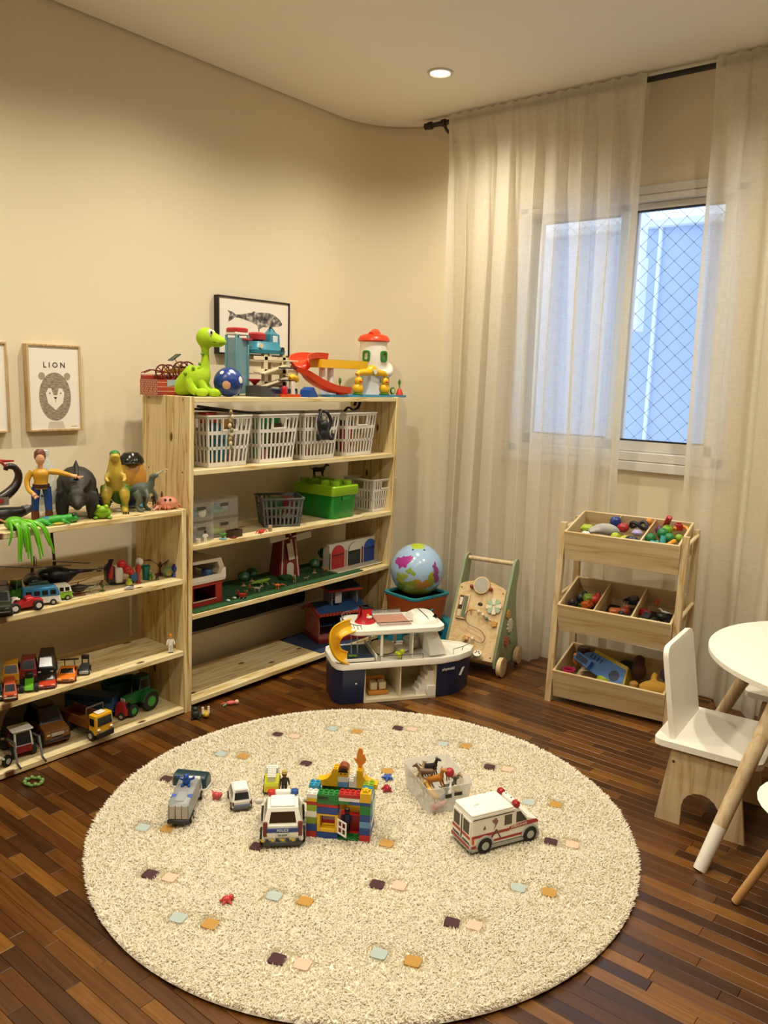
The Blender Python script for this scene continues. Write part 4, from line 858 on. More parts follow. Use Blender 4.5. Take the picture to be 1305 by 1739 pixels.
# 6 dark teal shell with white rim
p0, p1 = PZ(297, 1337, RZ), PZ(352, 1343, RZ); d = p1-p0; a = math.degrees(math.atan2(d.y, d.x)); 
ts = thing('teal_shell', 'dark teal toy cover with white rim behind the grey lorry', 'toy part', (p0+p1)/2+Vector((-.02, .02, 0)), a)
sec = [(-.03, .004), (-.03, .03), (-.022, .044), (-.008, .05), (.01, .05), (.024, .044), (.03, .03), (.03, .004)]
MB().loft([[(x, p[0]*k, p[1]*k2+.002) for p in sec] for x, k, k2 in ((-.064, .8, .85), (-.058, 1, 1), (.058, 1, 1), (.064, .8, .85))]).put('cover', pl('#1f3a43', .3), ts)
MB().loft([[(p[0], p[1], z) for p in rrect(.134*k, .066*k, .012, 4)] for z, k in ((0, 1), (.007, 1.01), (.008, .9))]).put('rim', '#e8e4d8', ts)
# 7 pink toy
pt = MB().ell((0, 0, .014), (.017, .012, .013), 12, 8).ell((.014, 0, .02), .009, 10, 7).tube([(-.012, .0, .02), (-.02, .004, .028)], [.004, .002], 6)
for x in (-.008, .008):
    for sg in (-1, 1): pt.tube([(x, sg*.007, .01), (x, sg*.009, 0)], .0035, 6)
simple(pt, 'pink_animal', pl('#c7504f', .4), 'tiny pink toy animal between the grey lorry and white van', 'figurine', PZ(368, 1357, RZ), 20)
# 8 brick house
hb = thing('toy_brick_house', 'colourful house of toy building bricks in the middle of the rug', 'brick model', PZ(519, 1421, RZ)+Vector((.002, 0, 0)), 32.5)
U, BH = .01745, .0238
BC = dict(red='#b3241f', blue='#1d3f8c', lime='#8fae2b', olive='#7c8e22', white='#e4e0d6', green='#1f7a34', dkgreen='#156428', yellow='#e2b31c', cyan='#2f92b4', sky='#5f8fc0', orange='#e08a1e', brown='#8c4a22', black='#222')
def brick(x, y, z, nx, ny, h=1, col_='red', studs=False):
    b = MB().box(x*U+.0003, (x+nx)*U-.0003, y*U+.0003, (y+ny)*U-.0003, z*BH+.0002, (z+h)*BH-.0002, .0008)
    if studs:
        for i in range(nx):
            for j in range(ny): b.lathe([(.0054, 0), (.0054, .0042), (.0036, .0046), (.003, .003)], ((x+i+.5)*U, (y+j+.5)*U, (z+h)*BH-.0003), n=10)
    return b.put('brick', BC[col_], hb)
for z, h, c_ in ((0, 1, 'red'), (1, 1, 'blue'), (2, 1, 'olive'), (3, .9, 'white'), (3.9, .9, 'lime'), (4.8, .45, 'red'), (5.25, .5, 'yellow')): brick(0, 0, z, 2, 2, h, c_)
brick(0, 0, 5.75, 2, 2, .65, 'white', True); brick(0, 2, 5.75, 2, 2, 1.2, 'cyan', True)
brick(2, 0, 0, 4, 2, 1, 'blue')
brick(2, 0, 3.6, 4, 2, 1, 'blue'); brick(2, 0, 4.6, 4, 2, .45, 'red'); brick(2, 0, 5.05, 4, 2, .45, 'green'); brick(2, 0, 5.5, 4, 2, 1, 'green', True)
MB().box(2.15*U, 4.1*U, -.0008, .0005, 5.75*BH, 6.15*BH).put('printed_tile', '#14301c', hb)
wf = MB()
x0, x1, z0, z1 = 2*U+.0004, 6*U-.0004, BH, 3.6*BH
wf.box(x0, x0+.01, 0, 2*U, z0, z1, .001).box(x1-.01, x1, 0, 2*U, z0, z1, .001).box(x0+.01, x1-.01, 0, 2*U, z0, z0+.012, .001).box(x0+.01, x1-.01, 0, 2*U, z1-.006, z1, .001).put('window_surround', BC['yellow'], hb)
sh = MB(); w_, h_ = .042, .05
sh.box(0, .005, -.003, 0, 0, h_).box(w_-.005, w_, -.003, 0, 0, h_).box(.005, w_-.005, -.003, 0, 0, .005).box(.005, w_-.005, -.003, 0, h_-.005, h_).box(w_/2-.002, w_/2+.002, -.003, 0, .005, h_-.005).box(.005, w_/2-.002, -.003, 0, h_/2-.002, h_/2+.002).box(w_/2+.002, w_-.005, -.003, 0, h_/2-.002, h_/2+.002)
o = sh.put('shutter', '#efe9e2', hb); o.location = (x1, 0, z0+.002); o.rotation_euler = (0, 0, R(-38))
brick(2, 0, -.0, 10, 7, .02, 'green'); brick(6, 0, .0, 4, 2, .28, 'dkgreen', True)
brick(2, 2, .02, 8, 4, .28, 'red'); brick(6, 3, .3, 4, 2, 2.2, 'red'); brick(7, 4, 2.5, 3, 2, .7, 'yellow'); brick(7, 4, 3.2, 3, 2, .6, 'yellow'); brick(6, 5, 3.8, 4, 2, 1, 'brown')
for z, h, c_ in ((0, 1, 'red'), (1, 1, 'blue'), (2, .95, 'sky'), (2.95, .95, 'blue'), (3.9, 1.35, 'green')): brick(10, 0, z, 2, 2, h, c_)
brick(8, 0, 5.25, 4, 2, .45, 'blue'); brick(6, 0, 5.25, 2, 2, .45, 'green'); brick(6, 0, 5.7, 4, 2, .5, 'white'); brick(6, 0, 6.2, 4, 2, .55, 'red', True); brick(10, 0, 5.7, 2, 2, 1.35, 'yellow')
for z, h, c_ in ((0, 1, 'blue'), (1, 1, 'white'), (2, 1, 'red'), (3, 1, 'white'), (4, 1, 'sky'), (5, .8, 'white')):
    brick(10, 2, z, 2, 5, h, c_)
MB().box(12*U, 12*U+.001, 2.2*U, 6.6*U, 2.2*BH, 5*BH).put('printed_panel', '#5f9db0', hb); MB().box(12*U+.001, 12*U+.0016, 3*U, 5.6*U, 2.8*BH, 4.4*BH).put('print_window', '#cfe0e4', hb)
brick(0, 2, 0, 2, 5, 1, 'blue'); brick(0, 2, 1, 2, 5, 1, 'green'); brick(0, 2, 2, 2, 5, 1, 'yellow'); brick(0, 2, 3, 2, 5, 1, 'red'); brick(0, 2, 4, 2, 5, .9, 'blue'); brick(0, 4, 4.9, 2, 3, .9, 'white')
for z, h, c_ in ((0, 2, 'white'), (2, 2, 'yellow'), (4, 1.8, 'green')): brick(2, 6, z, 8, 1, h, c_)
brick(10, 2, 5.8, 2, 2, .8, 'cyan', True); brick(10, 4, 5.8, 2, 2, 1, 'lime', True)
def slope(x0, flip, y0=5, c_='yellow'):
    pr = [(0, 0), (4*U, 0), (4*U, 2.6*BH), (3*U, 2.6*BH), (2.7*U, 1.7*BH), (2*U, 1.1*BH), (1*U, .8*BH), (0, .7*BH)]
    if flip: pr = [(4*U-p[0], p[1]) for p in pr]
    b = MB().prism([(x0*U+p[0], 5.8*BH+p[1]) for p in pr], 1, y0*U, (y0+2)*U); tx_ = x0*U+(3.5*U if not flip else .5*U)
    for j in (.5, 1.5): b.lathe([(.0054, 0), (.0054, .0042), (.0036, .0046), (.003, .003)], (tx_, (y0+j)*U, 8.4*BH), n=10)
    return b.put('curved_brick', BC[c_], hb)
slope(1, False); slope(8.6, True); brick(4.9, 5, 5.8, 1, 2, 1, 'orange', True)
brick(5, 4.9, 5.8, 2, 2, .75, 'sky'); brick(5, 4.9, 6.55, 2, 2, .75, 'white')
fb_ = brick(5, 4.9, 7.3, 2, 2, 1, 'yellow'); MB().prism([(5*U+U+U*.98*math.cos(R(a_)), 8.3*BH+U*.9*math.sin(R(a_))) for a_ in range(0, 181, 15)], 1, 5.1*U, 6.9*U).put('arch_brick', BC['brown'], hb); MB().prism([(6*U+U*.98*math.cos(R(a_)), 8.0*BH+U*.8*math.sin(R(a_))) for a_ in range(0, 181, 20)], 1, 4.86*U, 4.9*U).put('printed_fringe', '#1d130e', hb)
for sx in (5.6, 6.4): MB().ell((sx*U, 4.9*U, 7.75*BH), (.0022, .0008, .003), 8, 6).put('printed_eye', '#1d130e', hb)
brick(7.1, 5, 5.8, 1, 2, 1, 'white', True); brick(8, 5, 5.8, 2, 2, 1.8, 'white', True)
fl_ = [(-.006, 0), (-.008, .012), (-.018, .026), (-.022, .034), (-.012, .03), (-.012, .046), (-.008, .062), (-.004, .07), (.004, .068), (.009, .058), (.008, .046), (.016, .05), (.014, .042), (.02, .032), (.018, .022), (.008, .012), (.006, 0)]
MB().prism([(9.1*U+p[0], 8.5*BH+p[1]) for p in fl_], 1, 6*U-.0025, 6*U+.0025).put('flame_piece', pl('#e0851c', .3), hb)
fs_ = []
for k in range(10): q = .016 if k % 2 == 0 else .0075; fs_.append((11*U+q*math.cos(R(36*k+15)), 1*U+q*math.sin(R(36*k+15))))
MB().prism(fs_, 2, 7.1*BH, 7.1*BH+.006).lathe([(.0054, 0), (.0054, .0035), (0, .0035)], (11*U, U, 7.1*BH+.006), n=10).put('flower_piece', '#e6bd22', hb)
nf = thing('dark_figure', 'small dark toy figure standing inside the brick house doorway', 'figurine', Matrix.LocRotScale(hb.location, Matrix.Rotation(R(32.5), 3, 'Z'), None) @ Vector((7.3*U, 2.5*U, .32*BH)), -58)
figure(nf, .082, '#5a3a2c', '#1c1a2a', '#1f2c5c', '#1a1c28')
# 9 small pieces next to the house
b = MB()
for k in range(5): a_ = R(72*k); b.tube([(0, 0, .012), (.014*math.cos(a_), .014*math.sin(a_), .011), (.022*math.cos(a_), .022*math.sin(a_), .006+.006*(k % 2))], [.008, .006, .003], 8)
simple(b, 'blue_star_toy', pl('#2b55a8', .35), 'small blue star-shaped toy to the right of the brick house', 'toy', PZ(658, 1324, RZ), 15)
b = MB().ell((0, 0, .012), (.018, .012, .011), 14, 9).ell((.012, 0, .016), (.01, .009, .009), 12, 8)
for sg in (-1, 1): b.tube([(-.004, sg*.01, .01), (-.01, sg*.018, .003)], [.005, .003], 7).tube([(.01, sg*.009, .01), (.016, sg*.015, .003)], [.005, .003], 7)
simple(b, 'red_turtle_toy', pl('#a51f2c', .35), 'small red toy turtle to the right of the brick house', 'toy', PZ(657, 1343, RZ), -40)
b = MB().ell((0, 0, .011), (.014, .011, .01), 12, 8).ell((.013, .004, .014), .008, 10, 7)
for k in range(5): a_ = R(72*k+20); b.tube([(.008*math.cos(a_), .008*math.sin(a_), .01), (.02*math.cos(a_), .018*math.sin(a_), .004)], [.005, .003], 7)
simple(b, 'red_figure', pl('#c23a34', .4), 'tiny red toy lying alone on the near half of the rug', 'figurine', PZ(385, 1533, RZ), 50)
# 10 ambulance
rn, fn_, rf = PZ(800, 1454, RZ), PZ(912, 1424, RZ), PZ(757, 1424, RZ)
d = (fn_-rn); a = math.degrees(math.atan2(d.y, d.x)); L = d.length*1.02; W = .118; H = .128
u_ = d.normalized(); v_ = Vector((-u_.y, u_.x, 0))
am = thing('ambulance', 'white toy ambulance with red stripes and red beacons on the rug', 'toy ambulance', rn+u_*L/2+v_*W/2, a)
h = L/2
shell([(-h, .022), (-h, H*.93), (-h*.97, H), (h*.22, H), (h*.36, H*.97), (h*.66, H*.66), (h*.96, H*.55), (h, H*.48), (h, .022)], W, .005, .05).put('body', '#f0ece0', am)
MB().loft([[(p[0]-h*.38, p[1], z) for p in rrect(h*1.22*k, W*.93*k, .008, 4)] for z, k in ((H-.001, 1), (H+.004, 1), (H+.006, .97))]).put('roof', '#f3f0e6', am)
MB().prism([(-h*.7, -.004), (-h*.55, .006), (-h*.55, -.004)], 2, H+.006, H+.009).put('roof_hatch', '#e4e0d4', am)
lb = MB().box(h*.27, h*.42, -.03, .03, H-.004, H+.012, .005).put('light_bar', '#efece2', am)
for sg in (-1, 1): MB().box(h*.25, h*.43, sg*.03, sg*.056, H-.006, H+.016, .006).put('beacon', pl('#9c1b20', .2), lb)
for yy in (-.015, .015): MB().ell((h*.34, yy, H+.012), .003, 8, 6).put('rivet', '#222', lb)
def side(poly, col_, name, off=.0008, sides=(-1, 1)):
    for sg in sides:
        def Y(z): return W/2*(1-.05*(z-.022)/(H-.022))
        q = [(p[0]*h, sg*Y(p[1]*H), p[1]*H) for p in poly]; b = MB(); n = len(q)
        b.loft([[(x, y-sg*.001, z) for x, y, z in q], [(x, y+sg*off, z) for x, y, z in q]]); b.put(name, col_, am)
side([(-.99, .43), (.1, .43), (.12, .5), (-.99, .5)], '#a32620', 'red_stripe'); side([(.1, .45), (.99, .48), (.92, .57), (.62, .58), (.1, .53)], '#a32620', 'red_stripe', .0012)
side([(-.35, .24), (.5, .24), (.5, .3), (-.35, .3)], '#a32620', 'lower_stripe'); side([(-.99, .17), (-.8, .17), (-.8, .24), (-.99, .24)], '#a32620', 'lower_stripe')
side([(-.05, .6), (.17, .6), (.17, .86), (-.05, .86)], pl('#4d472f', .15), 'side_window'); side([(.3, .6), (.63, .6), (.42, .88), (.3, .88)], pl('#2c2018', .12), 'cab_window', .001)
side([(-.97, .905), (.22, .905), (.22, .925), (-.97, .925)], '#3a332a', 'gutter'); side([(-.99, .3), (-.93, .3), (-.93, .43), (-.99, .43)], '#cf5a1c', 'marker_light', .003)
side([(-.5, .3), (-.3, .55), (-.27, .55), (-.14, .3), (-.16, .27), (-.285, .5), (-.47, .27)], '#5a3a36', 'ecg_line', .0014)
side([(-.42, .8), (-.3, .86), (-.24, .76), (-.3, .66), (-.36, .55), (-.32, .68)], '#8f5a58', 'printed_tulip', .0014); side([(-.68, .62), (-.62, .72), (-.6, .62)], '#4a4038', 'printed_mark', .0014)
t = text('AMBULANCE', .0105, am, 'lettering', '#e9dcc8', (h*.38, -W/2*.985-.0016, H*.515), (90, 0, 0)); t.rotation_euler = (R(90), R(-3), 0)
side([(-.99, .08), (.99, .08), (.99, .17), (-.99, .17)], '#a9a9a6', 'sill')
for sg, o_ in ((1, 0), (-1, 0)):
    MB().box(-h-.003, -h, sg*.004, sg*.054, .035, H*.9, .001).put('rear_door', '#efebdf', am); MB().box(-h-.004, -h-.0028, sg*.012, sg*.046, H*.52, H*.84).put('rear_window', pl('#2a2218', .15), am); MB().box(-h-.0042, -h-.0028, sg*.006, sg*.052, H*.40, H*.47).put('rear_stripe', '#a32620', am)
    MB().box(-h-.004, -h-.0028, sg*.01, sg*.05, H*.28, H*.31).put('door_step', '#26221c', am)
MB().box(-h-.003, -h-.0028, -.003, .003, .035, H*.88).put('door_gap', '#1d1a16', am); MB().box(-h-.006, -h+.004, -W/2, W/2, .012, .03, .003).put('rear_bumper', '#a9a9a6', am); MB().box(-h-.0065, -h-.0055, -W/2+.004, W/2-.004, .022, .03).put('bumper_stripe', '#a32620', am)
MB().box(h-.004, h+.006, -W/2, W/2, .012, .032, .003).put('front_bumper', '#b4b4b0', am); quad(MB(), [(h*.655, -W*.42, H*.68), (h*.655, W*.42, H*.68), (h*.375, W*.4, H*.955), (h*.375, -W*.4, H*.955)], .001).put('windscreen', GLS, am)
MB().box(-h*.98, h*.98, -W/2+.006, W/2-.006, .01, .024).put('underbody', '#7d7d7a', am)
for x in (-.62, .72):
    for sg in (-1, 1):
        ar_ = [(x*h+.033*math.cos(R(q)), .026+.033*math.sin(R(q))) for q in range(0, 181, 15)]+[(x*h+.027*math.cos(R(q)), .026+.027*math.sin(R(q))) for q in range(180, -1, -15)]
        MB().prism(ar_, 1, sg*(W/2-.004), sg*(W/2+.004)).put('wheel_arch', '#b0b0ac', am)
wheelset(am, (-h*.62, h*.72), W/2-.004, .026, .02, hub=pl('#aeb0ae', .35, .3))
# 11 frosted box of animals
q0, q1 = PZ(727, 1386, RZ), PZ(802, 1372, RZ); d = q1-q0; a = math.degrees(math.atan2(d.y, d.x)); bl, bw, bh = .165, .22, .098
ab = thing('animal_box', 'frosted plastic box full of toy animals behind the ambulance', 'box', q0, a)
def ring(k, z): return [(bl/2+p[0], bw/2+p[1], z) for p in rrect(bl*k, bw*k, .016, 4)]
MB().loft([ring(.94, 0), ring(1.06, bh), ring(1.075, bh+.002), ring(1.06, bh+.003), ring(1.035, bh), ring(.92, .003)]).put('tub', MILKY, ab)
MB().box(.06, .085, -.0075, -.0065, .058, .072).box(.095, .125, -.0078, -.0068, .062, .074).put('box_lettering', '#262422', ab)
m4 = Matrix.Translation(q0) @ Matrix.Rotation(R(a), 4, 'Z')
def inbox(u, v, z): return m4 @ Vector((u*bl, v*bw, z))
for k, (u, v, z, h_, rz, nm, lab, s) in enumerate(((.55, .78, .05, '#1f1a1a', -55, 'black_wolf', 'black toy wolf sticking up from the back of the animal box', .05), (.52, .45, .04, '#b9752c', -50, 'toy_tiger', 'orange brown toy tiger standing in the animal box', .055), (.22, .72, .05, '#b09a74', 30, 'toy_deer', 'beige toy deer in the left back of the animal box', .045), (.18, .45, .04, '#8e7a58', 80, 'toy_antelope', 'dark beige toy antelope in the left middle of the animal box', .042), (.25, .22, .03, '#d0a245', 100, 'toy_giraffe', 'yellow toy giraffe in the front left of the animal box', .045), (.75, .3, .03, '#4c4a3e', -20, 'toy_hippo', 'dark grey toy hippo in the front of the animal box', .04), (.86, .5, .045, '#9c7f5e', -70, 'toy_camel', 'tan toy camel leaning over the right side of the animal box', .042), (.5, .14, .02, '#2c4a74', 10, 'toy_shark', 'blue toy shark at the front of the animal box', .032), (.32, .6, .06, '#6e5138', 140, 'toy_moose', 'dark brown toy moose in the middle of the animal box', .045), (.62, .2, .035, '#e0dccf', 60, 'toy_goat', 'white toy goat among the dark animals in the box', .032), (.8, .16, .03, '#c9c08a', 200, 'toy_sheep', 'cream toy sheep at the front right of the animal box', .03))):
    b = critter(MB(), s); simple(b, nm, pl(h_, .45), lab, 'toy animal', inbox(u, v, z), a+rz, 'animals in the frosted box', rx=random.uniform(-18, 18), ry=random.uniform(-25, 10))
simple(MB().ell((0, 0, 0), .017, 16, 10), 'red_ball', pl('#a8202c', .35), 'small red ball on top of the animals in the box', 'ball', inbox(.7, .35, .105))
simple(MB().tube([(-.03, 0, 0), (.03, 0, 0)], [.012, .01], 10), 'pink_peg', pl('#d79a94', .4), 'pink rod showing through the side of the frosted animal box', 'toy', inbox(.3, .09, .022), a+20)
# 12 things left on the floor boards by the tall shelf
b = MB().ell((0, 0, .022), (.02, .02, .022), 14, 9).ell((.004, 0, .046), .012, 12, 8)
for sg in (-1, 1): b.tube([(0, sg*.012, .05), (0, sg*.016, .062)], [.005, .002], 6).tube([(.008, sg*.012, .006), (.02, sg*.014, .004)], .006, 7)
simple(b, 'dark_round_toy', pl('#2a2a30', .4), 'little dark round toy on the floor against the tall shelf corner', 'toy', PZ(328, 1216, 0)+Vector((.03, -.01, 0)), -40)
yd = thing('yellow_rabbit', 'little yellow toy rabbit with white ears on the floor by the shelf', 'toy', PZ(349, 1217, 0), -30)
b = MB().ell((0, 0, .014), (.03, .016, .014), 14, 9).ell((.026, 0, .02), .012, 12, 8); b.put('body', '#caa52c', yd)
for sg in (-1, 1): MB().tube([(.01, sg*.012, .02), (.008, sg*.013, .05)], [.006, .005], 8).put('ear', '#e7e2d4', yd)
b = MB().ell((0, 0, .011), (.014, .012, .011), 12, 8).ell((.012, .0, .015), .008, 10, 7); simple(b, 'green_snail_toy', pl('#3f6e2e', .4), 'little green toy between the dark toy and yellow rabbit', 'toy', PZ(338, 1219, 0), -60)
pk = thing('pink_doll', 'little pink toy doll lying on the floor in front of the tall shelf', 'figurine', PZ(389, 1198, 0), 60); MB().ell((.008, 0, .012), (.024, .012, .01), 12, 8).put('body', '#c9605a', pk); MB().ell((.036, 0, .013), .011, 12, 8).put('head', '#e0b08e', pk); MB().tube([(-.014, .006, .01), (-.032, .012, .005)], [.006, .004], 7).put('leg', '#c9605a', pk); MB().tube([(-.014, -.006, .01), (-.03, -.014, .005)], [.006, .004], 7).put('leg', '#5d8f4a', pk)
b = MB().tube([(.034*math.cos(R(q)), .026*math.sin(R(q)), .006) for q in range(0, 360, 15)], .005, 8, closed=True)
for q in range(0, 360, 45): b.ell((.034*math.cos(R(q)), .026*math.sin(R(q)), .009), .008, 8, 6)
simple(b, 'green_ring', pl('#6b8f4a', .4), 'green beaded ring on the floor under the low shelf', 'toy', PZ(48, 1324, 0)+Vector((.04, 0, 0)), 20)

# ================================================================ on top of the tall shelf
ZT = BIG_L[4]
# brick-print play box at the far left
bx = thing('brick_print_box', 'red brick patterned cardboard tray at the left end of the tall shelf top', 'box', (-3.11, 2.125, ZT))
m, nt, bb = newmat('printed bricks'); tc = node(nt, 'ShaderNodeTexCoord'); mp = node(nt, 'ShaderNodeMapping'); mp.inputs['Rotation'].default_value = (R(90), 0, R(90)); nt.links.new(tc.outputs['Object'], mp.inputs[0])
bt_ = node(nt, 'ShaderNodeTexBrick'); bt_.inputs['Scale'].default_value = 26; bt_.inputs['Color1'].default_value = lin('#b5452f'); bt_.inputs['Color2'].default_value = lin('#8e2f24'); bt_.inputs['Mortar'].default_value = lin('#d8b8a0'); bt_.inputs['Mortar Size'].default_value = .03
nt.links.new(mp.outputs[0], bt_.inputs[0]); nt.links.new(bt_.outputs[0], bb.inputs[0])
MB().box(0, .13, 0, .004, 0, .07).box(0, .13, .276, .28, 0, .07).box(0, .004, .004, .276, 0, .09).box(.126, .13, .004, .276, 0, .07).box(.004, .126, .004, .276, 0, .004).box(.004, .126, .004, .276, .06, .066).put('tray', m, bx)
MB().prism([(.05, .04), (.1, .048), (.15, .042), (.2, .055), (.2, .069), (.05, .069)], 0, .1302, .1312).put('sky_print', '#9fb3c4', bx); MB().prism([(.16, .002), (.276, .002), (.276, .03), (.2, .036)], 0, .1302, .131).put('brown_print', '#6a4a3c', bx)  # pale blue and brown patches on the tray front
# carriage
cg = thing('toy_carriage', 'toy horse carriage with red spoked wheels on the brick tray', 'toy carriage', (-3.05, 2.275, ZT+.0665), 80)
def spoked(b, c, r_, n=8):
    b.tube([(c[0]+r_*math.cos(R(q)), c[1], c[2]+r_*math.sin(R(q))) for q in range(0, 360, 18)], .0035, 7, closed=True)
    for k in range(n): q = R(360*k/n); b.tube([c, (c[0]+r_*math.cos(q), c[1], c[2]+r_*math.sin(q))], .0022, 5)
    return b.ell(c, .006, 8, 6)
for x, r_ in ((.04, .042), (-.05, .034)):
    for y in (-.03, .03): spoked(MB(), (x, y, r_), r_).put('wheel', '#6d1f1d', cg)
MB().loft([[(-.05, -.02, .03), (.05, -.02, .03), (.05, .02, .03), (-.05, .02, .03)], [(-.045, -.024, .05), (.06, -.024, .055), (.06, .024, .055), (-.045, .024, .05)]]).put('body', '#caa032', cg)
MB().box(.0, .04, -.022, .022, .055, .064, .003).put('seat', '#4a2b22', cg); t_ = MB().box(-.02, .03, -.024, .024, 0, .004).put('canopy', '#22382c', cg); t_.location = (-.01, 0, .098); t_.rotation_euler = (0, R(-35), 0); MB().tube([(.03, 0, .05), (-.01, 0, .1)], .0025, 6).put('canopy_post', '#caa032', cg)
for y in (-.014, .014): MB().tube([(-.05, y, .035), (-.12, y, .045), (-.16, y, .03)], .0022, 6).put('shaft', '#6d1f1d', cg)
# green plush
px_ = YA(340, -2.90, 1.45)
pd = thing('green_plush_dinosaur', 'lime green long-necked plush dinosaur sitting on the tall shelf', 'plush toy', (-2.93, px_, ZT), 40); pd.scale = (.86, .9, .98)
LIME = paint('lime plush', '#a5c81e', .9, .3, 300)
b = MB(); chain(b, [(-.19, .0, .02, .008), (-.13, 0, .022, .022), (-.06, 0, .05, .05), (-.01, 0, .075, .068), (.03, 0, .10, .055), (.045, 0, .13, .03), (.05, 0, .16, .022), (.05, 0, .2, .02), (.045, 0, .235, .024), (.05, 0, .258, .04)], 14)
b.ell((.055, 0, .262), (.052, .046, .046), 18, 12).ell((.11, 0, .247), (.048, .036, .026), 18, 12).ell((.085, 0, .255), (.05, .04, .032), 16, 10)
b.put('body', LIME, pd, remesh=.006)
for sx, sy in ((.055, .035), (.055, -.035), (-.0, .065), (-.0, -.065)): lg = MB(); chain(lg, [(sx-.03, sy*.9, .07, .026), (sx-.005, sy, .035, .023), (sx+.02, sy*1.1, .018, .018)], 10); lg.ell((sx+.045, sy*1.15, .019), (.034, .023, .019), 14, 9); lg.put('leg', LIME, pd)
for sg in (-1, 1): MB().ell((.082, sg*.033, .283), (.014, .008, .016), 12, 8).put('eye', '#f2efe4', pd); MB().ell((.09, sg*.04, .284), (.006, .004, .008), 10, 7).put('pupil', '#26180f', pd)
MB().tube([(.098, -.036, .244), (.135, -.026, .236), (.157, 0, .236), (.135, .026, .236), (.098, .036, .244)], .0018, 6).put('mouth', '#4e6a14', pd)
for x, y, z in ((-.04, -.06, .1), (-.0, -.055, .125), (-.05, .05, .11), (.03, -.04, .145), (.04, -.022, .19)): MB().ell((x, y, z), (.009, .006, .008), 10, 7).put('spot', '#6f9a1c', pd)
# ball
bl_ = thing('blue_ball', 'dark blue ball with white patches beside the plush dinosaur', 'ball', (-2.865, YA(388, -2.865, 1.46), ZT+.066))
MB().ell((0, 0, 0), .066, 28, 18).put('ball', pl('#1c3a86', .3), bl_)
for az, el, r_ in ((-75, 40, 9), (-20, 48, 10), (-48, -12, 17), (20, 10, 14)):
    e, a_ = R(el), R(az); d0 = Vector((math.cos(e)*math.cos(a_), math.cos(e)*math.sin(a_), math.sin(e))); u = Vector((-math.sin(a_), math.cos(a_), 0)); v = d0.cross(u)
    MB().loft([[tuple((d0*math.cos(R(r_*q))+(u*math.cos(t)+v*math.sin(t))*math.sin(R(r_*q))).normalized()*rad) for t in [2*math.pi*k/16 for k in range(16)]] for q, rad in ((.05, .0666), (.6, .0666), (1, .0658))]).put('patch', '#dfe0dd' if el > 0 else '#d9a588', bl_)
# parking garage
gy = YA(403, -2.99, 1.55)
gr = thing('toy_garage', 'multi-storey toy garage with teal roof and clear lift tower', 'toy garage', (-2.99, gy, ZT))
MB().box(-.036, -.032, -.036, .036, .012, .272).box(.032, .036, -.036, .036, .012, .272).box(-.032, .032, -.036, -.032, .012, .272).box(-.032, .032, .032, .036, .012, .272).put('lift_shaft', TEALCLR, gr)
for x in (-.036, .036):
    for y in (-.036, .036): MB().box(x-.005, x+.005, y-.005, y+.005, 0, .284, .001).put('shaft_post', '#5f93a3', gr)
for z in (.07, .13, .19): MB().box(-.031, .031, -.031, .031, z, z+.004).put('lift_floor', CLEAR, gr)
MB().box(-.038, .038, -.04, .04, .284, .298, .003).put('shaft_cap', '#e8e2d4', gr); MB().loft([[(p[0], p[1], z) for p in rrect(.076*k, .082*k, .012, 4)] for z, k in ((.299, 1), (.314, 1), (.319, .85))]).put('red_cap', '#b8251f', gr)
MB().box(.0, .05, -.0, .055, .26, .272, .003).put('red_flap', '#9a3038', gr)
BEI = pl('#dccfae', .45)
for z in (.045, .105, .165): MB().box(-.07, .06, .05, .27, z, z+.008, .002).put('parking_deck', BEI, gr); MB().box(.058, .062, .05, .27, z+.008, z+.026, .001).put('parapet', BEI, gr)
for x, y in ((-.06, .06), (.05, .13), (-.06, .26), (.05, .25)): MB().box(x-.012, x+.012, y-.012, y+.012, .008, .205, .002).put('pillar', '#cdbf9c', gr)
for z, s in ((.05, 1), (.11, -1)): quad(MB(), [(.064, .08, z), (.064, .26, z+.05), (.10, .26, z+.05), (.10, .08, z)], .006).put('ramp', '#d8cbab', gr)
for z in (.075, .135): MB().box(.105, .107, .17, .30, z, z+.008).put('black_sign', '#33312e', gr)
MB().box(.0, .1, .24, .31, .105, .112, .002).box(.0, .1, .24, .31, .17, .177, .002).box(.097, .1, .24, .31, .112, .13).put('outer_deck', BEI, gr)
TEAL = pl('#2d7f98', .35)
MB().loft([[(p[0]-.0, p[1]+.155, z) for p in rrect(w_, d_, .012, 3)] for z, w_, d_ in ((.205, .13, .2), (.222, .135, .205), (.232, .115, .18), (.262, .09, .14))]).put('teal_roof', TEAL, gr)
MB().loft([[(p[0]-.0, p[1]+.215, z) for p in rrect(w_, w_, .008, 3)] for z, w_ in ((.25, .07), (.3, .066), (.304, .05), (.335, .006))]).put('turret', pl('#3b8298', .4), gr)
MB().box(.0335, .0355, .198, .23, .262, .293, .001).put('turret_window', '#d8dfe0', gr)
MB().loft([[(p[0]-.0, p[1]+.12, z) for p in rrect(w_, w_, .02, 4)] for z, w_ in ((.262, .05), (.272, .075), (.296, .08), (.304, .06))]).put('helipad_ring', '#b02e32', gr); MB().cyl((0, .12, .304), (0, .12, .3055), .026, n=18).put('helipad', '#c2b6a2', gr)
MB().cyl((.066, .09, .24), (.07, .09, .24), .012, n=14).put('round_badge', '#d8c8a8', gr); MB().cyl((.073, .225, .228), (.078, .225, .228), .011, n=14).put('round_badge', '#2b2a2c', gr)
MB().box(.0, .11, .1, .3, .0, .04, .004).put('navy_base', pl('#1d2746', .35), gr); MB().box(.1102, .1112, .25, .285, .006, .028).put('grey_panel', '#8e9195', gr)
MB().prism([(-.03, 0), (.06, 0), (.06, .012), (-.0, .052), (-.03, .05)], 0, .04, .15).at().put('grey_ramp', pl('#3c3d40', .5), gr).location = (.02, .03, 0)
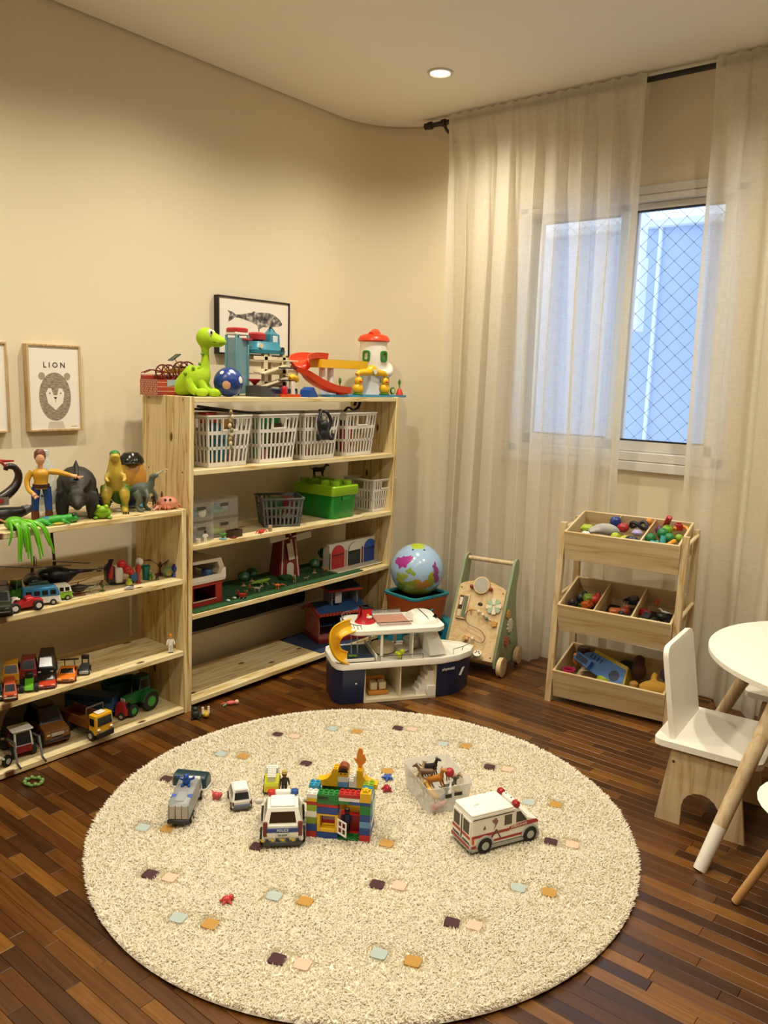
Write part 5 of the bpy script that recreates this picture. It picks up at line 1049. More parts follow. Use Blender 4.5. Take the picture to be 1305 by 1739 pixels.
MB().prism([(.04, 0), (.16, 0), (.16, .006), (.04, .026)], 0, .11, .16).put('ramp_tongue', pl('#4a4b4e', .5), gr)
MB().lathe([(.006, 0), (.012, .008), (.026, .018), (.034, .026), (.03, .028), (.02, .02), (0, .012)], (.09, .03, .055), n=20).put('red_funnel', '#a51d2b', gr)
simple(MB().lathe([(.014, 0), (.016, .003), (.016, .048), (.013, .052), (.0, .052)], n=16), 'red_drink_can', pl('#b3202a', .25), 'little red toy drink can standing beside the garage', 'toy can', (-2.855, YA(483, -2.855, 1.42), ZT))
yp = MB(); chain(yp, [(0, -.02, .0, .012), (0, 0, .006, .016), (0, .022, 0, .015), (0, .034, -.014, .011)], 10); simple(yp, 'yellow_elbow_pipe', pl('#e2b21c', .35), 'yellow curved plastic pipe at the right corner of the garage', 'toy part', (-2.885, YA(497, -2.885, 1.5), ZT+.09))
simple(MB().box(-.012, .012, -.012, .012, 0, .075, .002), 'white_post', pl('#dfd8c6', .4), 'white plastic post carrying the yellow pipe by the garage', 'toy part', (-2.885, YA(496, -2.885, 1.45), ZT))
simple(MB().loft([[(p[0], p[1], z) for p in rrect(.06*k, .12*k, .01, 3)] for z, k in ((0, .94), (.012, 1), (.014, 1), (.009, .92))]), 'orange_tray', pl('#d4521f', .35), 'flat orange tray on the front edge of the tall shelf top', 'tray', (-2.83, YA(491, -2.83, 1.41), ZT), 0)
b = MB().prism([(0, 0), (.075, 0), (.075, .006), (.04, .05), (.008, .035)], 0, -.03, .03); simple(b, 'blue_wedge', pl('#174a9c', .35), 'blue plastic ramp wedge between the orange tray and red slide', 'toy part', (-2.82, YA(517, -2.82, 1.42), ZT), 8)
# water playset with slide and tower
ty = YA(634, -2.985, 1.55)
ps = thing('slide_playset', 'toy playset with white tower, yellow deck and red slide', 'playset', (-2.985, ty, ZT)); ps.scale = (1.0, 1.0, 1.0)
def PSY(px, x): return YA(px, x, 1.45)-ty
pb = [(-.02, PSY(545, -2.985)), (.12, PSY(545, -2.87)), (.165, PSY(560, -2.83)), (.175, PSY(688, -2.81)), (.14, PSY(692, -2.84)), (-.05, .12), (-.09, .08), (-.09, -.1)]
MB().prism(pb, 2, 0, .012).put('blue_base', pl('#3a8fc4', .3), ps)
WHT = pl('#eeeae2', .3)
MB().lathe([(.078, .012), (.076, .1), (.082, .15), (.086, .2), (.084, .25), (.078, .29), (.08, .305)], n=32).put('tower', WHT, ps)
MB().lathe([(.082, .3055), (.092, .312), (.09, .322), (.078, .34), (.05, .35), (.0, .352)], (0, 0, 0), n=32).put('roof', pl('#e0441c', .3), ps)
rf = MB(); chain(rf, [(.02, -.05, .34, .02), (.0, .01, .352, .03), (-.02, .05, .345, .022)], 10); rf.put('roof_cap', pl('#e0441c', .3), ps)
for az in (-78, -8):
    w3 = bpy.data.objects.new('window', None); ca, sa = math.cos(R(az)), math.sin(R(az)); fr_ = [p for p in rrect(.045, .062, .014, 4)]; inn = [p for p in rrect(.022, .038, .008, 4)]
    mm = Matrix.Translation((.081*ca, .081*sa, .225)) @ Matrix.Rotation(R(az), 4, 'Z') @ Matrix(((0, 0, 1, 0), (1, 0, 0, 0), (0, 1, 0, 0), (0, 0, 0, 1)))
    rings = [[(p[0], p[1], 0) for p in fr_], [(p[0], p[1], .011) for p in fr_], [(p[0], p[1], .011) for p in inn], [(p[0], p[1], 0.004) for p in inn]]
    o = MB().loft(rings, cap=True).put('window_frame', pl('#2f7d22', .35), ps); o.matrix_local = mm; MB().prism(inn, 2, .0042, .005).put('window_panel', pl('#7d7a70', .5) if az > -20 else '#d8d4c8', o)
hz = MB(); chain(hz, [(.03, -.07, .14, .018), (.075, -.03, .13, .022), (.088, .03, .135, .024), (.06, .075, .165, .02), (.03, .085, .19, .012)], 12); hz.put('white_chute', WHT, ps)
MB().prism([(-.03, .012), (.03, .012), (.03, .085)]+circ(8, .03, (0, .085), 0, 180)+[(-.03, .085)], 1, .076, .09).put('green_door', pl('#2a6e1f', .35), ps).rotation_euler = (0, 0, R(-62))
for k in range(2): MB().box(.0775, .0795, -.03, -.026, .04+.035*k, .065+.035*k).put('slot', '#3d4450', ps)
YEL = pl('#e6b519', .3)
dk0, dk1 = PSY(536, -2.95), PSY(620, -2.95); dkc, dkl = (dk0+dk1)/2, dk1-dk0
MB().loft([[(p[0]+.0, p[1]+dkc, z) for p in rrect(.13, dkl, .02, 4)] for z in (.15, .192)]).put('yellow_deck', YEL, ps); MB().loft([[(p[0]+.0, p[1]+dkc, z) for p in rrect(.115, dkl-.015, .016, 4)] for z in (.1925, .194)]).put('deck_floor', '#c99a14', ps)
for q in (548, 562): y = PSY(q, -2.95); MB().cyl((.03, y, .012), (.03, y, .15), .017, n=14).put('deck_leg', '#e4dfd6', ps)
sp = smoothpts([(xx+2.985, PSY(q, xx), z) for q, xx, z in ((545, -2.975, .195), (522, -2.965, .194), (508, -2.935, .172), (512, -2.895, .122), (532, -2.868, .072), (560, -2.85, .034), (586, -2.845, .022))], 5); rings = []
for i, p in enumerate(sp):
    t = (sp[min(i+1, len(sp)-1)]-sp[max(i-1, 0)]).normalized(); sd = t.cross(Vector((0, 0, 1))).normalized(); up = sd.cross(t).normalized()
    rings.append([tuple(p+sd*a_+up*c_) for a_, c_ in ((-.05, .03), (-.046, .0), (-.022, -.008), (.022, -.008), (.046, 0), (.05, .03), (.042, .03), (.038, .006), (.018, -.001), (-.018, -.001), (-.038, .006), (-.042, .03))])
MB().loft(rings).put('red_slide', pl('#d8401a', .3), ps)
ya, yb = PSY(608, -2.84), PSY(653, -2.84); ym = (ya+yb)/2
sw = MB(); chain(sw, [(.145, ya-.01, .118, .012), (.145, ya+.012, .13, .016), (.145, ym-.03, .134, .022), (.145, ym, .15, .026), (.145, ym+.03, .134, .022), (.145, yb-.012, .13, .016), (.145, yb+.01, .118, .012)], 12); sw.put('swing_bar', YEL, ps)
MB().cyl((.17, ym, .138), (.173, ym, .138), .014, n=14).put('bar_label', '#dfe4e0', ps)
for y in (ya, yb):
    dk_ = MB().ell((.145, y, .045), (.028, .032, .03), 18, 12).ell((.148, y, .086), .023, 16, 10).put('duck', YEL, ps); MB().ell((.17, y-.006, .085), (.009, .009, .006), 10, 7).put('beak', '#d9541f', dk_); MB().ell((.166, y+.011, .094), (.003, .004, .004), 8, 6).put('eye', '#2a2018', dk_); MB().cyl((.145, y, .1), (.145, y, .12), .003, n=8).put('hanger', '#e6b519', dk_); MB().lathe([(.028, 0), (.03, .004), (.018, .012), (0, .012)], (.145, y, .013), n=18).put('green_ring', '#357a22', dk_)
for q in (578, 679):
    y = PSY(q, -2.835); be = MB().lathe([(.022, 0), (.019, .01), (.014, .026), (.008, .036), (0, .038)], (.15, y, .013), n=18).put('bell', '#cf3a1a', ps); b = MB(); chain(b, [(.15, y, .047, .003), (.148, y, .065, .003), (.148, y, .085, .008), (.148, y, .1, .003)], 8); b.put('bell_handle', '#3c7a22', be)
for q in (592, 665): y = PSY(q, -2.835); di = MB().cyl((.155, y, .036), (.163, y, .036), .02, n=18).put('dial', '#3f7f2a', ps); MB().cyl((.1632, y, .036), (.1645, y, .036), .013, n=16).put('dial_face', '#d6d3a8', di)

# ================================================================ baskets
def basket_mesh(w_, d_, h, nb, name='basket_body', hb_=2, slot=.0):
    """open plastic basket: lattice walls between rim, bands and base; x depth, y width"""
    b = MB(); t = .003
    bands = [(0, h*.09), (h*.34, h*.40), (h*.63, h*.70), (h*.93, h)]
    def wall(L_, f, n):
        for a, c_ in bands: f(b, -L_/2, L_/2, a, c_)
        for k in range(n+1):
            y = -L_/2+L_*k/n; w2 = .0052 if 0 < k < n else .012
            y0, y1 = max(-L_/2, y-w2), min(L_/2, y+w2); mid = abs(y) < L_*.16
            f(b, y0, y1, h*.09, h*.63)
            if not mid: f(b, y0, y1, h*.70, h*.93)
    wall(w_, lambda b, a, c_, z0, z1: b.box(d_/2-t, d_/2, a, c_, z0, z1), nb); wall(w_, lambda b, a, c_, z0, z1: b.box(-d_/2, -d_/2+t, a, c_, z0, z1), nb)
    wall(d_, lambda b, a, c_, z0, z1: b.box(a, c_, w_/2-t, w_/2, z0, z1), nb); wall(d_, lambda b, a, c_, z0, z1: b.box(a, c_, -w_/2, -w_/2+t, z0, z1), nb)
    b.box(-d_/2, d_/2, -w_/2, w_/2, 0, .003)
    b.v = [(x*(.84+.16*z/h), y*(.84+.16*z/h), z) for x, y, z in b.v]; return b
def rim_mesh(w_, d_, h): b = MB(); b.loft([[(p[0], p[1], z) for p in rrect(d_+e, w_+e, .014, 4)] for z, e in ((h-.008, .004), (h-.004, .012), (h+.002, .012), (h+.002, -.006), (h-.006, -.006))], cap=False); b.f += [(len(b.v)-20*0-1,)*0] if False else []; return b
BSK = pl('#e6e4df', .35)
def make_basket(label, x, y, z, rz, w_, d_, h, mat=BSK, nb=9, src=None, group='white lattice baskets on the tall shelf'):
    if src: t = copy_tree(src); t.location = (x, y, z); t.rotation_euler = (0, 0, R(rz)); t['label'] = label; return t
    t = thing('plastic_basket', label, 'basket', (x, y, z), rz, group); bo = basket_mesh(w_, d_, h, nb).put('lattice_body', mat, t, ang=30)
    rim_mesh(w_, d_, h).put('rim', mat, t); MB().box(d_/2+.001, d_/2+.004, -w_*.17, w_*.17, h*.70, h*.735, .001).box(d_/2+.001, d_/2+.004, -w_*.17, -w_*.155, h*.735, h*.93).box(d_/2+.001, d_/2+.004, w_*.155, w_*.17, h*.735, h*.93).put('handle_surround', mat, t); return t
Z1 = BIG_L[3]; xb = -2.945
ys = [(YA(333, -2.82, 1.2)+YA(430, -2.82, 1.2))/2+.012, (YA(430, -2.82, 1.2)+YA(507, -2.82, 1.2))/2, (YA(508, -2.82, 1.2)+YA(575, -2.82, 1.2))/2, (YA(575, -2.82, 1.2)+YA(642, -2.82, 1.2))/2]
bw_ = .262
B1 = make_basket('white lattice basket nearest the left upright, beige chain hanging over its rim', xb, ys[0]+.008, Z1, 0, bw_, .27, .232)
make_basket('white lattice basket with green boards inside, second from the left', xb, ys[1]+.01, Z1, 0, 0, 0, 0, src=B1)
make_basket('white lattice basket with a black toy hanging on its front', xb, ys[2]+.012, Z1, 0, 0, 0, 0, src=B1)
make_basket('white lattice basket at the right end of the basket row', xb, ys[3]+.01, Z1, 3, 0, 0, 0, src=B1)
def blockthing(name, lab, cat, loc, dims, h_, rz=0, rx=0, ry=0, group=None, b=.004): return simple(MB().box(-dims[0]/2, dims[0]/2, -dims[1]/2, dims[1]/2, 0, dims[2], b), name, pl(h_, .45), lab, cat, loc, rz, group, rx, ry)
GI = 'toys inside the white baskets'
bk_items = [(0, .06, -.06, .02, (.05, .05, .17), '#2d6d86', 'blue_toy_box', 'tall blue box inside the leftmost white basket', 10), (0, .08, .0, .02, (.03, .06, .12), '#3f86a8', 'blue_book', 'light blue book inside the leftmost white basket', -5), (0, .05, -.08, .19, (.04, .09, .05), '#b52a26', 'red_toy_car', 'red toy poking out above the leftmost basket', 25), (0, .0, .05, .02, (.09, .05, .2), '#b58a4a', 'wooden_block', 'tan wooden block inside the leftmost white basket', 0), (0, .095, .02, .006, (.02, .16, .012), '#c9a24a', 'yellow_stick', 'yellow stick lying at the bottom of the leftmost basket', 0), (0, .09, .045, .02, (.03, .03, .03), '#c2262a', 'red_cube', 'small red cube low in the leftmost white basket', 15),
            (1, .08, -.02, .02, (.008, .16, .19), '#1f7a45', 'green_board', 'green board inside the second white basket', 6), (1, .02, .05, .02, (.09, .08, .16), '#6b5a44', 'brown_box', 'brown box inside the second white basket', -10), (1, .095, -.05, .006, (.03, .05, .05), '#d8849a', 'pink_block', 'pink block at the bottom of the second white basket', 20), (1, .05, -.09, .03, (.05, .02, .1), '#cfcabc', 'white_card', 'white card inside the second white basket', 0), (1, .0, .0, .18, (.05, .06, .045), '#2a8a4e', 'green_cone', 'green toy peaking above the second basket', 30),
            (2, .05, .04, .02, (.05, .12, .13), '#cbbd93', 'cream_box', 'cream box inside the third white basket', 4), (2, .0, -.06, .02, (.09, .06, .17), '#8a7442', 'olive_box', 'olive box inside the third white basket', 12), (2, .09, -.03, .01, (.03, .05, .04), '#9a2f2c', 'red_bit', 'small red piece low in the third white basket', 30),
            (3, .06, -.06, .02, (.04, .06, .14), '#b1222a', 'red_box', 'red box inside the rightmost white basket', 8), (3, .04, .05, .02, (.07, .06, .1), '#b9a552', 'mustard_box', 'mustard box inside the rightmost white basket', -12), (3, .0, .0, .02, (.08, .06, .16), '#39415a', 'slate_box', 'slate blue box inside the rightmost white basket', 0), (3, .09, .0, .01, (.03, .06, .04), '#cfc8b8', 'white_brick', 'white brick low in the rightmost white basket', 14)]
for k, dx, dy, dz, dims, h_, nm, lab, rz in bk_items: blockthing(nm, lab, 'toy', (xb+min(dx, .06), ys[k]+.01+dy*.75, Z1+.004+dz), (dims[0]*1.1, dims[1]*1.15, dims[2]), h_, rz, group=GI)
# long dark things lying over the baskets, straps, hanging toys
simple(MB().box(-.007, .007, -.22, .22, -.006, .006, .002), 'dark_toy_sword', pl('#2a2018', .5), 'long dark toy sword lying across the left baskets', 'toy sword', (-2.93, ys[0]+.12, Z1+.246), 6, rx=-6)
simple(MB().box(-.006, .006, -.17, .17, -.005, .005, .002).box(-.008, .008, -.13, -.11, -.02, .02, .002), 'dark_toy_spear', pl('#33271d', .5), 'dark toy spear lying behind the sword on the left baskets', 'toy sword', (-2.99, ys[0]-.0, Z1+.25), -5, rx=-3)
cb_ = thing('bone_chain', 'beige toy chain draped over the leftmost basket rim', 'toy chain', (xb+.142, ys[0]+.0, Z1+.235))
for k in range(9): MB().ell((.006+.002*math.sin(k*2), .006*math.sin(k*1.7), -.02*k+.012), (.008, .009, .012), 10, 7).put('link', '#cfc39c' if k % 2 else '#8f8356', cb_)
sg_ = thing('black_spider_monkey', 'black toy monkey hanging by its arms on the third basket front', 'toy animal', (xb+.147, ys[2]+.0, Z1+.15))
b = MB().ell((.012, .0, -.02), (.022, .038, .032), 14, 10).ell((.02, -.008, .028), .024, 14, 10)
for s_, z in ((-1, .095), (1, .09)): chain(b, [(.01, s_*.028, .0, .012), (.016, s_*.045, .045, .01), (.008, s_*.02, z, .009), (-.012, s_*.015, z+.002, .008)], 8)
for s_ in (-1, 1): chain(b, [(.01, s_*.03, -.035, .012), (.02, s_*.05, -.045, .011), (.02, s_*.055, -.015, .009)], 8)
b.put('body', pl('#161718', .5), sg_, remesh=.004)
st_ = MB().tube(smoothpts([(0, -.08, .0), (0, -.05, .02), (0, -.01, .005), (0, .03, .02), (0, .045, .055), (0, .02, .062), (0, .0, .03)], 4), .01, 8, flat=.5); simple(st_, 'navy_strap', pl('#17204a', .6), 'navy blue strap lying on the rightmost basket below the playset', 'strap', (-2.88, ys[3]+.03, Z1+.238), 0)
MBw = MB().lathe([(.02, 0), (.024, .02), (.018, .035), (0, .038)], n=14); simple(MBw, 'white_cup', pl('#e0dcd0', .4), 'white cup standing behind the rim of the rightmost basket', 'cup', (-2.93, ys[3]-.05, Z1+.2))

# ================================================================ second bay: drawers, tubs, baskets
Z2 = BIG_L[2]
def drawers(label, x, y, w_, group='clear drawer units'):
    t = thing('drawer_unit', label, 'drawers', (x, y, Z2), 0, group); d_, h = .22, .182
    MB().box(-d_, 0, -w_/2, -w_/2+.003, 0, h).box(-d_, 0, w_/2-.003, w_/2, 0, h).box(-d_, 0, -w_/2+.003, w_/2-.003, h-.004, h).box(-d_, 0, -w_/2+.003, w_/2-.003, 0, .004).box(-d_, 0, -w_/2+.003, w_/2-.003, h/2-.002, h/2+.002).put('case', CASEP, t)
    for k in range(2):
        z0 = .006+k*h/2; hh = h/2-.012; fr = bpy.data.objects.new('drawer', None)
        b = MB(); ho = .05; zc = z0+hh*.68
        b.box(-.004, .002, -w_/2+.005, -ho/2, z0, z0+hh).box(-.004, .002, ho/2, w_/2-.005, z0, z0+hh).box(-.004, .002, -ho/2, ho/2, z0, zc-.008).box(-.004, .002, -ho/2, ho/2, zc+.008, z0+hh)
        dr = b.put('drawer', DRAWP, t); MB().prism([(p[0], p[1]+zc) for p in rrect(ho+.002, .0165, .008, 4)], 0, -.0065, -.0042).put('handle_hole', '#4c443a', dr)
    return t
y0, y1 = YA(358, -2.86, .82), YA(406, -2.86, .82)
drawers('clear two-drawer unit in front of the bare wall, right of its twin', -2.862, (y0+y1)/2, (y1-y0)*.98)
drawers('clear two-drawer unit pushed against the left upright', -2.835, 2.243, .135)
for k, (dx, dy, dz, dims, h_, nm, lab) in enumerate(((-.06, -.02, .105, (.08, .09, .03), '#5f8a6a', 'green_putty', 'pale green toy in the upper drawer of the right unit'), (-.08, .04, .105, (.06, .06, .04), '#7d93c0', 'blue_putty', 'pale blue toy in the upper drawer of the right unit'), (-.05, -.02, .012, (.07, .09, .03), '#b9c33c', 'lime_putty', 'lime toy in the lower drawer of the right unit'), (-.06, .03, .012, (.06, .05, .025), '#d8936a', 'salmon_putty', 'salmon toy in the lower drawer of the right unit'))): blockthing(nm, lab, 'toy', (-2.862+dx, (y0+y1)/2+dy, Z2+dz), dims, h_, group='toys in the clear drawers', b=.012)
blockthing('teal_toy', 'teal toy in the upper drawer of the left unit', 'toy', (-2.88, 2.243, Z2+.105), (.05, .08, .04), '#1f6f78', group='toys in the clear drawers', b=.012)
b = MB().ell((0, 0, .022), (.01, .022, .022), 14, 9); simple(b, 'white_shell', pl('#d9d4ca', .5), 'white shell in the upper drawer of the left unit', 'toy', (-2.855, 2.262, Z2+.105))
gbk = make_basket('dark grey lattice basket left of the green brick box', -2.925, YA(480, -2.9, .83), Z2, -32, .215, .19, .145, pl('#5d6064', .5), 9, group='grey baskets')
gbk.children[1].data.materials.clear() if False else None
# big brick-shaped storage box
gx = thing('brick_storage_box', 'green storage box shaped like a toy brick with lime lid', 'storage box', (-2.962, YA(568, -2.805, .85)+.1, Z2), 0); gl, gw = .295, .19
GRN, LIM = pl('#128a2c', .3), pl('#8fc01c', .3)
MB().loft([[(p[0], p[1], z) for p in rrect(gl*k, gw*k, .02, 4)] for z, k in ((0, .9), (.006, .93), (.135, 1))]).put('tub', GRN, gx)
MB().loft([[(p[0], p[1], z) for p in rrect(gl+e, gw+e, .02, 4)] for z, e in ((.125, .012), (.13, .018), (.172, .018), (.177, .01))]).put('lid', LIM, gx)
for i in range(4):
    for j in range(2): MB().lathe([(.026, 0), (.026, .021), (.0235, .024), (0, .024)], (-gl/2+gl*(i+.5)/4, -gw/2+gw*(j+.5)/2, .176), n=22).put('stud', LIM, gx)
MB().box(gl/2-.002, gl/2+.006, -.03, .03, .1, .122, .003).put('grip', GRN, gx)
make_basket('white lattice basket to the right of the green brick box', -2.935, YA(636, -2.9, .85), Z2, 0, .205, .22, .185, nb=10)
b = critter(MB(), .055); simple(b, 'dark_horse', pl('#241c1c', .5), 'dark toy horse standing on the lid of the green brick box', 'toy animal', Matrix.LocRotScale(gx.location, Matrix.Rotation(0, 3, 'Z'), None) @ Vector((-.1, .05, .2005)), 60)
b = MB().ell((0, 0, .018), (.03, .024, .02), 12, 8).ell((.02, .01, .03), .014, 10, 7); simple(b, 'brown_plush_toy', pl('#7a3f28', .8), 'brown plush toy showing above the right-hand basket', 'toy', (-2.95, YA(640, -2.95, .97), Z2+.16))
for k, (dx, dy, dz, dims, h_, nm, lab) in enumerate(((.04, -.03, .01, (.06, .06, .11), '#9c8a58', 'khaki_block', 'khaki block inside the basket right of the green box'), (.04, .045, .01, (.05, .06, .12), '#6a5a3c', 'dark_khaki_block', 'dark khaki block inside the basket right of the green box'))): blockthing(nm, lab, 'toy', (-2.935+dx, YA(636, -2.9, .85)+dy, Z2+dz), dims, h_, group=GI)
for k, (dx, dy, h_, nm, lab) in enumerate(((0, -.03, '#2f5a3a', 'green_truck_toy', 'dark green toy in the grey basket'), (.02, .03, '#7a2d2a', 'red_truck_toy', 'dark red toy in the grey basket'))): blockthing(nm, lab, 'toy', (-2.925+dx, YA(480, -2.9, .83)+dy, Z2+.06), (.07, .06, .08), h_, 20, group='toys in the grey basket')
# little things along the front edge of that board
bz = thing('brown_crate', 'small dark brown toy crate in front of the clear drawers', 'toy crate', (-2.825, YA(398, -2.825, .77), Z2), 10)
MB().box(-.02, .02, -.035, .035, 0, .004).box(-.02, -.017, -.035, .035, .004, .034).box(.017, .02, -.035, .035, .004, .034).box(-.017, .017, -.035, -.032, .004, .034).box(-.017, .017, .032, .035, .004, .034).put('crate', '#3a2618', bz)
pn = thing('toy_plant', 'tiny green toy plant on a blue base on the shelf edge', 'toy plant', (-2.812, YA(379, -2.812, .77), Z2)); MB().lathe([(.016, 0), (.018, .004), (.01, .008), (0, .008)], n=14).put('base', '#6f9aa8', pn)
for k in range(7): q = R(51*k); chain(MB(), [(0, 0, .008, .003), (.008*math.cos(q), .008*math.sin(q), .02, .004), (.018*math.cos(q), .018*math.sin(q), .03, .001)], 6).put('leaf', '#3f8a2a', pn)
b = MB().lathe([(.016, 0), (.018, .004), (.009, .008), (.008, .014), (.004, .022), (0, .023)], n=16); simple(b, 'maroon_hat', pl('#6e1f1d', .5), 'tiny maroon toy hat beside the toy plant', 'toy', (-2.808, YA(396, -2.808, .77), Z2))
as_ = thing('white_astronaut', 'white toy figure with dark hair at the left of the shelf edge', 'figurine', (-2.812, YA(349, -2.812, .78), Z2), -30); figure(as_, .055, '#3a2c26', '#231a16', '#e4e0d8', '#e4e0d8')
b = MB().lathe([(.008, 0), (.011, .022), (.009, .022), (.006, .004), (0, .004)], n=12); simple(b, 'tiny_white_cup', pl('#e2dfd6', .4), 'tiny white cup against the left upright on the shelf edge', 'cup', (-2.815, YA(337, -2.815, .77), Z2))
b = MB().ell((0, 0, .008), (.012, .016, .008), 12, 8)
for s_ in (-1, 1):
    for k in range(3): b.tube([(.0, s_*.012, .008), (.01*(k-1), s_*.024, .012), (.014*(k-1), s_*.03, 0.002)], .0025, 6)
simple(b, 'red_crab', pl('#c2262a', .4), 'small red toy crab on the shelf edge left of the grey basket', 'toy animal', (-2.812, YA(444, -2.812, .77), Z2), 20)
b = MB().lathe([(.009, 0), (.009, .016), (.012, .018), (.01, .03), (0, .032)], n=12); simple(b, 'toy_mushroom', pl('#a78d72', .5), 'tiny beige toy mushroom next to the red crab', 'toy', (-2.812, YA(459, -2.812, .77), Z2))

# ================================================================ third bay: farm scene
Z3 = BIG_L[1]
m, nt, bb = newmat('play grass'); n = node(nt, 'ShaderNodeTexNoise'); n.inputs['Scale'].default_value = 220; tc = node(nt, 'ShaderNodeTexCoord'); nt.links.new(tc.outputs['Object'], n.inputs[0]); r_ = ramp(nt, [(.35, '#123018'), (.65, '#2c6132')]); nt.links.new(n.outputs[0], r_.inputs[0]); nt.links.new(r_.outputs[0], bb.inputs[0]); bb.inputs['Roughness'].default_value = .95
bp = node(nt, 'ShaderNodeBump'); bp.inputs['Strength'].default_value = .8; bp.inputs['Distance'].default_value = .004; nt.links.new(n.outputs[0], bp.inputs['Height']); nt.links.new(bp.outputs[0], bb.inputs['Normal'])
yg0, yg1 = 2.172, YA(617, -2.8, Z3)
gm = simple(MB().box(-3.13, -2.797, yg0, yg1, Z3+.0005, Z3+.006, .002), 'grass_mat', m, 'green artificial grass mat covering the farm shelf', 'mat', (0, 0, 0))
ZG = Z3+.0062
# red barn
fy = YA(333, -2.85, .5)+.01
fh = thing('toy_farmhouse', 'red and white toy farmhouse against the left upright', 'toy house', (-2.86, 2.19, ZG)); fw = YA(382, -2.84, .55)-2.19
MB().box(-.2, -.19, 0, fw, 0, .105).box(-.19, 0, 0, .006, 0, .105).box(-.19, 0, fw-.006, fw, 0, .105).box(-.006, 0, .006, fw*.12, 0, .105).box(-.006, 0, fw*.8, fw-.006, 0, .105).box(-.006, 0, fw*.12, fw*.8, .0, .025).box(-.006, 0, fw*.12, fw*.8, .088, .105).put('red_walls', '#a32520', fh)
MB().box(.0002, .003, fw*.1, fw*.82, .022, .026).put('door_track', '#d6cfc0', fh); MB().box(-.19, -.006, .006, fw-.006, .003, .006).put('barn_floor', '#2a1a14', fh)
MB().box(-.21, .012, -.004, fw+.012, .106, .116, .002).put('loft_floor', '#e4ded2', fh)
MB().prism([(-.004+0, .116), (fw+.012, .116), (fw+.012, .165), (fw-.006, .165), (fw-.02, .14), (-.004, .14)], 0, .008, .014).put('loft_front', '#e4ded2', fh)
MB().prism([(fw-.03, .14), (fw+.012, .14), (fw+.008, .17), (fw-.01, .212), (-.0, .212), (-.0, .2), (fw-.03, .196), (fw-.018, .165)], 0, -.2, .006).put('loft_roof', '#c8bda6', fh); MB().box(-.2, -.195, 0, fw, .116, .2).put('loft_back', '#8a6a4a', fh)
blockthing('orange_loft_chair', 'tiny orange chair in the loft of the toy farmhouse', 'toy furniture', (-2.93, 2.22, ZG+.1165), (.04, .04, .05), '#c9822c', b=.004); blockthing('blue_loft_bed', 'tiny blue bed in the loft of the toy farmhouse', 'toy furniture', (-2.90, 2.19+fw*.7, ZG+.1165), (.05, .035, .04), '#3f5f86', b=.006)
# windmill
wm = thing('toy_windmill', 'red toy windmill with white sails on the grass mat', 'toy windmill', (-3.03, YA(484, -3.03, .55), ZG), -18)
MB().loft([[(p[0], p[1], z) for p in rrect(w_, w_, .006, 2)] for z, w_ in ((0, .13), (.2, .095), (.235, .09))]).put('tower', '#7d1d1c', wm); MB().loft([[(p[0], p[1], z) for p in rrect(w_, w_, .004, 2)] for z, w_ in ((.235, .1), (.275, .02))]).put('cap', '#5b1516', wm)
MB().prism([(-.02, 0), (.02, 0), (.02, .06)]+circ(7, .02, (0, .06), 0, 180)+[(-.02, .06)], 0, .0645, .067).put('doorway', '#cfc8ba', wm)
for y in (-.05, .05): MB().tube([(.066, y, .0), (.05, y*.7, .2)], .004, 6).put('corner_trim', '#d9d2c4', wm)
for k in range(4):
    q = R(90*k+10); sl_ = MB(); sl_.box(-.002, .002, -.004, .004, 0, .12); sl_.box(-.0015, .0015, .004, .03, .03, .12)
    o = sl_.put('sail', '#cfc6b8', wm); o.location = (.068, 0, .215); o.rotation_euler = (q, 0, 0)
MB().ell((.07, 0, .215), .011, 12, 8).put('hub', '#7d1d1c', wm)
# stable front with three arched doors
sy0, sy1 = YA(562, -2.9, .52), YA(643, -2.9, .52); sw_ = sy1-sy0
sb = thing('toy_stable', 'toy stable front with red, white and blue arched doors', 'toy stable', (-2.91, sy0, Z3+.0065)); sb.location.z = Z3+.001 if sy0 > yg1 else Z3+.0065
MB().box(-.05, 0, 0, sw_, 0, .145, .002).put('wall', '#d5cfc2', sb); MB().box(-.01, .07, -.004, sw_+.004, 0, .005).put('plinth', '#d8d2c0', sb)
for k, h_ in enumerate(('#a8201f', '#26262a', '#1d3f8e')):
    yc = sw_*(k+.5)/3; w2 = sw_*.125; ar_ = [(yc-w2, .006), (yc+w2, .006), (yc+w2, .09)]+circ(9, w2, (yc, .09), 0, 180, ry=.045)+[(yc-w2, .09)]
    dr = MB().prism(ar_, 0, .0002, .004).put('arched_door', h_, sb)
    MB().prism([(yc-w2, .09), (yc+w2, .09)]+circ(9, w2, (yc, .09), 0, 180, ry=.045)[1:-1], 0, .0042, .0055).put('fan_light', '#c22a26' if k == 0 else '#dcd8cc' if k == 1 else '#2c57b0', dr); MB().box(.0042, .006, yc-w2*.9, yc+w2*.9, .08, .084).put('door_rail', '#1c1a1c', dr)
for k in range(4): MB().box(.0, .007, sw_*k/3-.004 if k else 0, sw_*k/3+.004 if k < 3 else sw_, .005, .1, .001).put('brick_pier', '#b7a18c' if k % 2 else '#7c3a30', sb)
